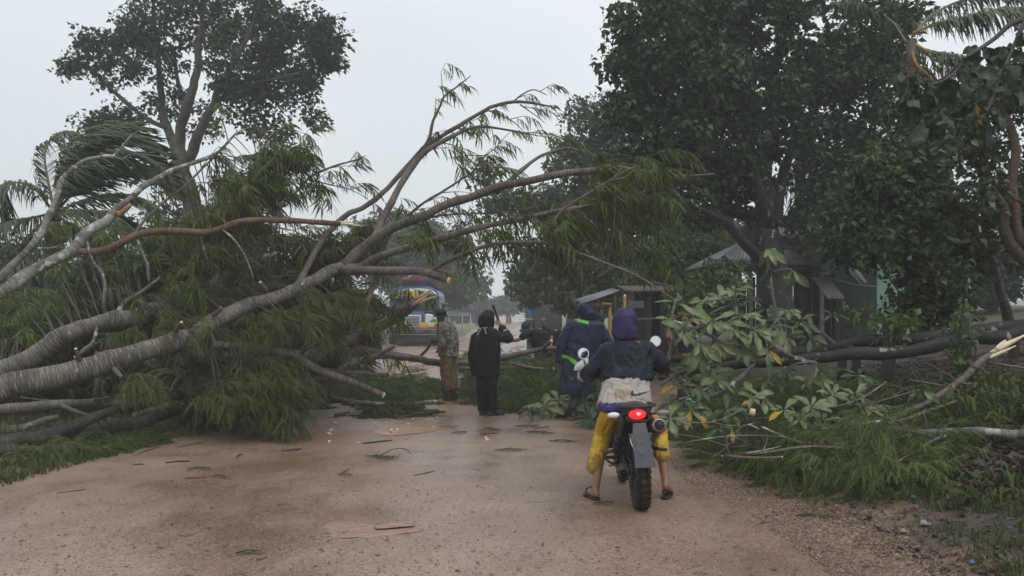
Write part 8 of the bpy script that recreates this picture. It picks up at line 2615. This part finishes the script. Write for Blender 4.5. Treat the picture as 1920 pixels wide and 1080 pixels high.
# front end
part('fork', merge([tube([[sx * .10, 1.38, .335], [sx * .10, 1.20, .72], [sx * .09, 1.04, 1.0]], [.028, .026, .022], 10) for sx in (-1, 1)] + [bevel(box((0, 1.07, .95), (.24, .06, .035)), .008), bevel(box((0, 1.12, .84), (.25, .06, .035)), .008)]), K_eng, bike)
fg = np.array([[a, 1.38 + .36 * math.sin(t), .345 + .36 * math.cos(t) + .05] for t in np.linspace(-.75, 1.0, 12) for a in (-.07, 0, .07)])
fg[1::3, 2] += .015
i = np.arange(11)[:, None] * 3 + np.arange(2)[None, :]
F = np.stack([i, i + 1, i + 4, i + 3], -1).reshape(-1, 4)
part('front_mudguard', (np.vstack([fg, fg - [0, 0, .006]]), [F, F[:, ::-1] + 36], None), K_tank, bike)
part('headlight', merge([ell((0, 1.22, .90), (.10, .06, .10), None, 16, 12)]), K_wht, bike)
hbz = 1.055
part('handlebar', tube(spline([[-.45, .98, hbz], [-.28, 1.0, hbz + .015], [-.10, 1.05, 1.0], [.10, 1.05, 1.0], [.28, 1.0, hbz + .015], [.41, .98, hbz]], 5), .012, 8), K_eng, bike)
for sx, x0_, x1_ in ((-1, -.46, -.34), (1, .30, .42)):
    part('grip', tube([[x0_, .98, hbz], [x1_, .985, hbz + .004]], .018, 10), K_blk, bike)
    part('lever', tube(spline([[(-.32 if sx < 0 else .28), 1.03, hbz + .005], [(-.38 if sx < 0 else .34), 1.06, hbz - .004], [(-.47 if sx < 0 else .43), 1.045, hbz - .012]], 4), .007, 6), K_alu, bike)
# white hand guard on the left
g0 = [wl(P(*q, 9.45)) for q in ((1076, 695), (1079, 684), (1093, 674), (1104, 672), (1103, 683), (1097, 691), (1086, 695))]
gpoly = [(q[0], q[2]) for q in g0]
part('hand_guard', bevel(prism(gpoly[::-1], lambda a, b, t: (a, 1.07 + t, b), 0, .012), .003, 1), K_wht, bike)
part('hand_guard_arm', tube([[-.34, 1.02, hbz + .01], [-.40, 1.07, hbz + .05]], .012, 6), K_blk, bike)
# mirrors
for (px, py, r, base) in ((1094, 663, .054, (-.28, 1.0, hbz + .02)), (1229, 640, .052, (.25, 1.0, hbz + .02))):
    c = wl(P(px, py, 9.36))
    f_ = nrm(np.array([.15 if px < 1150 else -.25, -1, .12]))
    ms = part('mirror', tube([c - f_ * .035, c - f_ * .012, c, c + f_ * .004], [r * .55, r * .95, r, r * .98], 20), K_wht, bike, smooth=False)
    part('mirror_glass', tube([c + f_ * .003, c + f_ * .0055], [r * .80, r * .80], 20), K_mir, ms, smooth=False)
    part('mirror_stem', tube(spline([base, (np.array(base) + c) / 2 + [0.02 * (1 if px > 1150 else -1), .03, 0], c - f_ * .03], 4), .007, 6), K_blk, ms)

# ---------------------------------------------------------------- rider
rd = thing('person', 'rider in a purple hood, black jacket and rolled yellow rain trousers astride the motorbike', 'person', gnd(1172, 8.75))
lat = np.array([1., 0, 0])
Y = 8.85
head_c = P(1172, 604, 9.02)
hfw = nrm([-.05, 1, -.15])
sh = (P(1136, 659, 8.98), P(1212, 657, 8.98))
el = (P(1113, 694, 9.0), P(1238, 682, 9.0))
wr = (P(1096, 703, 9.24), P(1243, 690, 9.25))
gripL, gripR = bw(-.40, .98, hbz), bw(.36, .98, hbz)
hdL, hdR = nrm(gripL + [0, .0, .01] - wr[0]), nrm(gripR + [0, 0, .01] - wr[1])
hip = (P(1150, 768, 8.72), P(1200, 768, 8.72))
kn = (P(1131, 808, 9.06), P(1235, 808, 9.1))
aL, aR = gnd(1113, 8.82) + [0.012, 0, .085], gnd(1247, 8.86) + [0, 0, .15]
tL, tR = gnd(1103, 8.82) + [0, .20, .04], gnd(1256, 8.86) + [.01, .18, .04]
part('body', body(rd, head_c, hfw, P(1172, 636, 8.98), sh, el, wr, ((hdL, np.array([0, .3, -1.])), (hdR, np.array([0, .3, -1.]))), hip, kn, (aL, aR), (tL, tR), lat, [P(1174, 772, 8.72), P(1174, 735, 8.80), P(1174, 700, 8.9), P(1173, 652, 8.98)], 1.0, grips=(1.3, 1.3), bare_feet=True), M_skin, rd)
# jacket: dark upper, bunched waist, muddy white panel, purple hem
up = [loft(rings_px([(1173, 640, 22, .8, .12), (1174, 648, 37, .55, .12), (1175, 660, 46, .48, .11), (1176, 680, 49, .48, .09), (1176, 698, 47, .52, .05), (1176, 711, 43, .56, .03), (1176, 713, 40, .56, .03)], Y, lat))]
up += sleeve([sh[0] + [.03, 0, .0], el[0], wr[0] * .82 + el[0] * .18], [.088, .078, .060]) + sleeve([sh[1] - [.01, 0, 0], el[1], wr[1] * .92 + el[1] * .08], [.090, .082, .062])
jk = garment(up, .009, 3, .012, .075, 31, (1, 1, .5))
jko = part('jacket', jk, M_rider, rd)
wb = [loft(rings_px([(1176, 699, 47, .54, .03), (1175, 706, 50, .56, .02), (1175, 713, 47.5, .56, .02), (1175, 714, 44, .56, .02)], Y, lat))]
part('waistband', garment(wb, .008, 2, .012, .035, 32, (.5, .5, 1.5)), M_rider, jko)
low = [loft(rings_px([(1175, 708, 41, .6, 0), (1173, 724, 44, .6, -.03), (1172, 742, 47, .62, -.08), (1171, 760, 50, .62, -.12), (1171, 762, 46, .62, -.12)], Y, lat))]
lowg = garment(low, .008, 3, .013, .065, 33, (1.3, 1.3, .35))
lo = part('lower_jacket', lowg, M_grey_w, jko)
hem = [loft(rings_px([(1171, 753, 49.5, .64, -.11), (1171, 760, 51, .64, -.12), (1171, 769, 50, .64, -.13), (1171, 771, 47, .62, -.13)], Y, lat))]
part('hem_band', garment(hem, .008, 2, .008, .05, 34, (1.2, 1.2, .6)), M_purple2, jko)
# dark tick shaped emblem on the lower back
part('emblem', strip_on(lowg[0], lowg[1], [(1186.5, 731.5), (1182.5, 737), (1184, 742.5), (1192, 743.2), (1203, 739.5), (1218, 733.5)], [(1186.8, 731.7), (1187.5, 737.5), (1190, 739.3), (1195, 739.2), (1204, 736.5), (1218, 733.2)], 30, off=.007, ny=2), mat('dark_emblem', (.012, .014, .04), .5), lo)
for k in (0, 1):
    d_ = nrm(wr[k] - el[k])
    part('cuff', garment(chain([wr[k] - d_ * .035, wr[k] + d_ * .035], [.060, .056]), .008, 1, .004, .03, 35 + k), mat('pale_cuff', (.3, .31, .36), .6, (.42, .43, .46), 9), jko)
hd = [loft(rings_px([(1173, 578.5, 8, 1, .16), (1173, 583, 16, 1.0, .16), (1172.5, 591, 21.5, 1.02, .16), (1172, 603, 24, 1.02, .16), (1171.5, 616, 24, .98, .15), (1171, 626, 23.5, .9, .14), (1172, 634, 22.5, .85, .13), (1172, 636, 20, .8, .13)], Y, lat), 24)]
part('hood', garment(hd, .008, 3, .009, .095, 36, (1, 1, .6)), M_purple, rd)
# yellow trousers
tr_ = [ell(P(1173, 770, 8.74), (.17, .15, .10), None, 18, 12)]
hemL, hemR = P(1115, 871, 8.93), P(1241, 849, 8.97)
tr_ += chain([P(1146, 772, 8.74), kn[0], P(1123, 845, 9.0), hemL], [.086, .080, .075, .066]) + chain([P(1202, 772, 8.74), kn[1], hemR], [.086, .078, .066])
part('rain_trousers', garment(tr_, .009, 3, .009, .06, 41, (.7, .7, 1.1)), M_yel_p, rd)
for h, q, r in ((hemL, kn[0], .069), (hemR, kn[1], .068)):
    d_ = nrm(h - q)
    part('rolled_hem', garment(chain([h - d_ * .04, h + d_ * .018], [r, r * 1.02]), .009, 2, .010, .05, 43), M_yel_d, rd)
# sandals
for (a_, t_, tilt) in ((aL, tL, 0), (aR, tR, 1)):
    g_ = gnd(960, 9)[2]
    d_ = nrm(np.array([t_[0] - a_[0], t_[1] - a_[1], 0]))
    s_ = np.cross(d_, [0, 0, 1.])
    zb = rz(a_[0], a_[1]) + .014
    c0_ = np.array([a_[0], a_[1], zb]) - d_ * .06
    pts_ = [c0_, c0_ + d_ * .05, c0_ + d_ * .15, c0_ + d_ * .24, c0_ + d_ * .29]
    q = tube(pts_, [.030, .042, .042, .05, .032], 12)
    V = q[0].copy(); V[:, 2] = zb + (V[:, 2] - zb) * .28
    sd = thing('sandal', ['black rubber sandal under the rider\'s left foot', 'black rubber sandal under the rider\'s lifted right foot'][tilt], 'sandal', c0_)
    part('sole', (V, q[1], None), M_sand, sd)
    ct = c0_ + d_ * .17
    for sgn in (-1, 1):
        part('strap', tube(spline([ct + s_ * .045 * sgn + [0, 0, .01], ct + d_ * .03 + s_ * .03 * sgn + [0, 0, .06], c0_ + d_ * .235 + [0, 0, .05], c0_ + d_ * .25 + [0, 0, .01]], 4), .008, 6), M_sand, sd)

# ================================================================== painted bus
U_blue = mat('bus_blue', (0.028, 0.065, 0.16), .35, (0.04, 0.085, 0.19), 3)
U_dblue = mat('bus_dark_blue', (0.022, 0.034, 0.075), .4, (0.03, 0.045, 0.09), 3)
U_wht = mat('bus_white', (0.62, 0.63, 0.62), .35, (0.54, 0.55, 0.54), 3)
U_yel = mat('bus_yellow', (0.60, 0.40, 0.02), .35, (0.54, 0.36, 0.03), 3)
U_grn = mat('bus_green', (0.02, 0.26, 0.13), .35)
U_red = mat('bus_red', (0.22, 0.03, 0.03), .4, (0.28, .05, .045), 3)
U_gls = mat('bus_glass', (0.045, 0.05, 0.055), .06, spec=.8)
U_org = mat('orange_lens', (0.50, 0.14, 0.03), .2)
U_lamp = mat('lamp_lens', (0.55, 0.55, 0.52), .12)
U_chr = mat('bus_grille', (0.10, 0.10, 0.11), .3, metal=.7)
bpos = gnd(774, 44.0)
bus = thing('bus', 'old painted bus with blue, white and yellow front and a loaded roof rack', 'bus', bpos, rot=(0, 0, R(2)))
W2 = 1.12


def bpart(name, d, m, parent=bus, **k): return part(name, d, m, parent, **k)


body_ = bpart('body', bevel(prism([(-W2, .55), (W2, .55), (W2, 2.15), (W2 * .93, 2.5), (W2 * .6, 2.68), (-W2 * .6, 2.68), (-W2 * .93, 2.5), (-W2, 2.15)], lambda a, b, t: (a, t, b), 1.1, 9.2), .03), U_blue)
bpart('hood', bevel(prism([(-.55, .75), (.55, .75), (.50, 1.42), (.3, 1.5), (-.3, 1.5), (-.5, 1.42)], lambda a, b, t: (a * (1 + .1 * (t > .5)), t, b + .06 * (t > .5)), .12, 1.1), .04), U_blue)
for sx in (-1, 1):
    f_ = bpart('fender', bevel(prism([(.52, .85), (1.14, .85), (1.14, 1.12), (.95, 1.34), (.72, 1.44), (.52, 1.44)] if sx > 0 else [(-.52, .85), (-.52, 1.44), (-.72, 1.44), (-.95, 1.34), (-1.14, 1.12), (-1.14, .85)], lambda a, b, t: (a, t, b), .16, 1.2), .05), U_wht)
    bpart('green_wedge', prism([(sx * .70, 1.08), (sx * 1.10, 1.08), (sx * 1.10, 1.14), (sx * .92, 1.26)] if sx > 0 else [(sx * .92, 1.26), (sx * 1.10, 1.14), (sx * 1.10, 1.08), (sx * .70, 1.08)], lambda a, b, t: (a, t, b), .135, .17), U_grn, f_, smooth=False)
    lp = bpart('headlight', bevel(box((sx * .80, .10, .94), (.24, .06, .16)), .015), U_lamp)
    bpart('indicator', bevel(box((sx * 1.02, .10, .94), (.17, .06, .16)), .015), U_org)
yb = bpart('front_band', bevel(box((0, .18, .93), (2.28, .14, .26)), .03), U_yel)
gr = bpart('grille', bevel(box((0, .09, 1.13), (.72, .05, .54)), .015), U_wht)
for k in range(7):
    bpart('grille_bar', box((0, .055, .93 + k * .065), (.60, .02, .03)), U_chr, gr, smooth=False)
bm_ = bpart('bumper', bevel(box((0, .08, .64), (2.34, .22, .30)), .04), U_dblue)
bpart('bumper_line', merge([box((0, -.035, .765), (2.3, .012, .022)), box((0, -.035, .53), (2.2, .012, .018))]), U_yel, bm_, smooth=False)
for (x_, w_) in ((.30, .28), (.95, .28), (-.30, .28), (-.95, .28)):
    bpart('bumper_panel', bevel(box((x_, -.036, .655), (w_, .014, .13)), .004), U_blue, bm_)
for x_ in (.56, .74, -.56, -.74):
    bpart('fog_lamp', bevel(box((x_, -.04, .655), (.14, .02, .10)), .004), mat('dark_lens', (.02, .018, .015), .2), bm_)
bpart('undertray', box((0, .5, .36), (2.1, .9, .28)), K_blk, smooth=False)
# windscreen
ws = bpart('windscreen', merge([box((0, 1.075, 1.83), (1.96, .03, .56))]), U_gls, smooth=False)
bpart('windscreen_pillar', box((0, 1.05, 1.83), (.05, .05, .58)), U_blue, ws, smooth=False)
bpart('wiper', merge([tube([[.2, 1.03, 1.56], [.7, 1.03, 1.68]], .012, 5), tube([[-.7, 1.03, 1.56], [-.2, 1.03, 1.68]], .012, 5)]), K_blk, ws)
bpart('cowl', bevel(box((0, 1.04, 1.53), (2.2, .10, .07)), .02), U_blue)
vz = bpart('visor', bevel(prism([(-1.02, 2.14), (1.02, 2.14), (1.00, 2.38), (.8, 2.52), (.4, 2.58), (-.4, 2.58), (-.8, 2.52), (-1.0, 2.38)], lambda a, b, t: (a, t, b), .92, 1.12), .03), U_wht)
bpart('destination_board', bevel(box((-.12, .91, 2.34), (.62, .03, .26)), .01), U_yel, vz)
for x_ in (.42, .74, -.66, -.92):
    l_ = bpart('roof_lamp', tube([[x_, .93, 2.34], [x_, .885, 2.34]], [.135, .125], 18), K_blk, vz)
    bpart('lamp_glass', tube([[x_, .89, 2.34], [x_, .878, 2.34]], [.10, .09], 18), U_lamp, l_)
for sx in (-1, 1):
    mrr = bpart('side_mirror', bevel(box((sx * 1.32, .95, 1.75), (.16, .05, .3)), .02), K_blk)
    bpart('mirror_arm', tube([[sx * 1.1, 1.1, 1.95], [sx * 1.3, .97, 1.85]], .015, 6), K_blk, mrr)
for k in range(8):
    y_ = 1.75 + k * .92
    for sx in (-1, 1):
        wdw = bpart('window', bevel(box((sx * 1.115, y_, 1.80), (.03, .66, .52)), .008, 1), U_gls)
        bpart('window_pillar', box((sx * 1.128, y_ + .46, 1.82), (.03, .16, .62)), U_red if k % 2 else U_wht, wdw, smooth=False)
    bpart('roof_panel', merge([box((sx * 1.06, y_ + .1, 2.36), (.03, .30, .18), rotm('Y', -sx * 20)) for sx in (-1, 1)]), U_wht, smooth=False)
bpart('side_stripe', merge([box((sx * 1.13, 5.2, 1.05), (.02, 7.8, .14)) for sx in (-1, 1)]), U_yel, smooth=False)
for y_ in (.95, 7.0):
    for sx in (-1, 1):
        wl_ = bpart('wheel', tube([[sx * .82, y_, .46], [sx * .86, y_, .46], [sx * 1.08, y_, .46], [sx * 1.1, y_, .46]], [.40, .46, .46, .40], 24), K_rub)
        bpart('hub', tube([[sx * 1.095, y_, .46], [sx * 1.12, y_, .46]], [.22, .12], 16), U_chr, wl_)
rk = bpart('roof_rack', merge([tube([[sx * .9, 1.5, 2.95], [sx * .9, 8.8, 2.95]], .02, 6) for sx in (-1, 1)] + [tube([[sx * .9, 1.5, 2.78], [sx * .9, 8.8, 2.78]], .02, 6) for sx in (-1, 1)] + [tube([[-.9, 1.5 + k * .9, 2.78], [.9, 1.5 + k * .9, 2.78]], .02, 6) for k in range(9)]
                          + [tube([[sx * .9, 1.5 + k * .9, 2.45], [sx * .9, 1.5 + k * .9, 2.95]], .018, 6) for k in range(9) for sx in (-1, 1)] + [tube([[-.9, 1.5, 2.95], [.9, 1.5, 2.95]], .02, 6)]), K_blk)
cb_ = math.cos(R(2)); sb_ = math.sin(R(2))
for k in range(9):
    x_, y_ = rP.uniform(-.6, .6), 1.9 + k * .78
    s_ = np.array([rP.uniform(.26, .4), rP.uniform(.3, .42), rP.uniform(.16, .26)])
    d = ell((0, 0, 0), s_, None, 14, 10)
    V = np.sign(d[0]) * np.abs(d[0] / s_) ** .7 * s_ * (1 + .12 * vnoise(d[0] * 5, k))[:, None]
    wx, wy = bpos[0] + x_ * cb_ - y_ * sb_, bpos[1] + x_ * sb_ + y_ * cb_
    cols = [(.10, .02, .018), (.05, .05, .06), (.12, .03, .025), (.03, .04, .07), (.16, .14, .11)]
    o = single('luggage_bundle', (V + [wx, wy, bpos[2] + 2.8 + s_[2]], d[1], None), mat('bundle_%d' % (k % 5), cols[k % 5], .7, tuple(1.6 * c for c in cols[k % 5]), 5, bump=.4, bscale=14),
               ['first', 'second', 'third', 'fourth', 'fifth', 'sixth', 'seventh', 'eighth', 'last'][k] + ' tied bundle from the windscreen on the bus roof rack, ' + ['dark red', 'grey', 'red', 'navy', 'tan'][k % 5], 'luggage', group='bundles on the bus roof')

# ================================================================== parked truck seen from behind
T_tarp = mat('truck_canvas', (0.04, 0.042, 0.05), .6, (0.07, 0.072, 0.082), 2, bump=.2, bscale=6)
T_blue = mat('truck_blue', (0.045, 0.10, 0.21), .4, (0.06, 0.12, 0.24), 3)
tp0 = gnd(1022, 44)
trk = thing('truck', 'parked truck with a dark canvas back and a blue front corner under the trees', 'truck', tp0)
q = tp0
x0_, x1_ = P(986, 600, 44)[0], P(1054, 600, 44)[0]
xm, wd = (x0_ + x1_) / 2, x1_ - x0_
part('canvas', bevel(prism([(x0_ + .34, .75), (x1_, .75), (x1_, 2.1), (x1_ - .25, 2.4), (x0_ + .55, 2.4), (x0_ + .34, 2.1)], lambda a, b, t: (a, 44 + t, q[2] + b), 0, 4.0), .04), T_tarp, trk)
for k in range(4):
    part('canvas_rib', tube([[x0_ + .36 + k * (wd - .4) / 3, 43.97, q[2] + .8], [x0_ + .36 + k * (wd - .4) / 3, 43.97, q[2] + 2.1]], .02, 5), T_tarp, trk)
part('cab', bevel(box((x0_ + .16, 45.2, q[2] + 1.62), (.33, 2.4, .78)), .04), T_blue, trk)
part('cab_side', bevel(box((x0_ + .16, 45.2, q[2] + .98), (.31, 2.3, .42)), .03), mat('truck_grey', (.1, .1, .1), .5), trk)
part('side_board', bevel(box((x0_ + .17, 43.98, q[2] + 1.19), (.36, .06, .05)), .008), mat('tan_board', (.32, .22, .12), .6), trk)
part('rear_beam', bevel(box((xm, 44.0, q[2] + .66), (wd, .14, .14)), .02), K_blk, trk)
for sx in (-.62, .62):
    w_ = part('wheel', tube([[xm + sx - .14, 44.7, q[2] + .42], [xm + sx - .1, 44.7, q[2] + .42], [xm + sx + .1, 44.7, q[2] + .42], [xm + sx + .14, 44.7, q[2] + .42]], [.36, .42, .42, .36], 20), K_rub, trk)
    part('tail_lamp', bevel(box((xm + sx, 43.91, q[2] + .66), (.16, .03, .08)), .006), mat('unlit_lamp', (.2, .02, .02), .3), trk)
# blue roofed board by the road
s0 = gnd(861, 72)
sg = thing('roadside_board', 'blue and white board on posts beside the road behind the painted bus', 'sign', s0)
xa, xb = P(838, 580, 72)[0], P(886, 580, 72)[0]
zz = lambda py: P(861, py, 72)[2]
part('blue_roof', bevel(prism([(xa - .05, zz(583)), (xb + .05, zz(583)), (xb - .1, zz(572)), (xa + .1, zz(572))], lambda a, b, t: (a, 72 + t, b), -.3, .5), .02), T_blue, sg)
part('white_panel', bevel(box(((xa + xb) / 2 - .1, 72, (zz(584) + zz(592)) / 2), (xb - xa - .3, .06, zz(584) - zz(592))), .01), U_wht, sg)
for px in (842, 867, 882):
    a = P(px, 583, 72)
    part('post', tube([[a[0], 72.05, s0[2]], [a[0], 72.05, a[2]]], .04, 7), U_wht, sg)
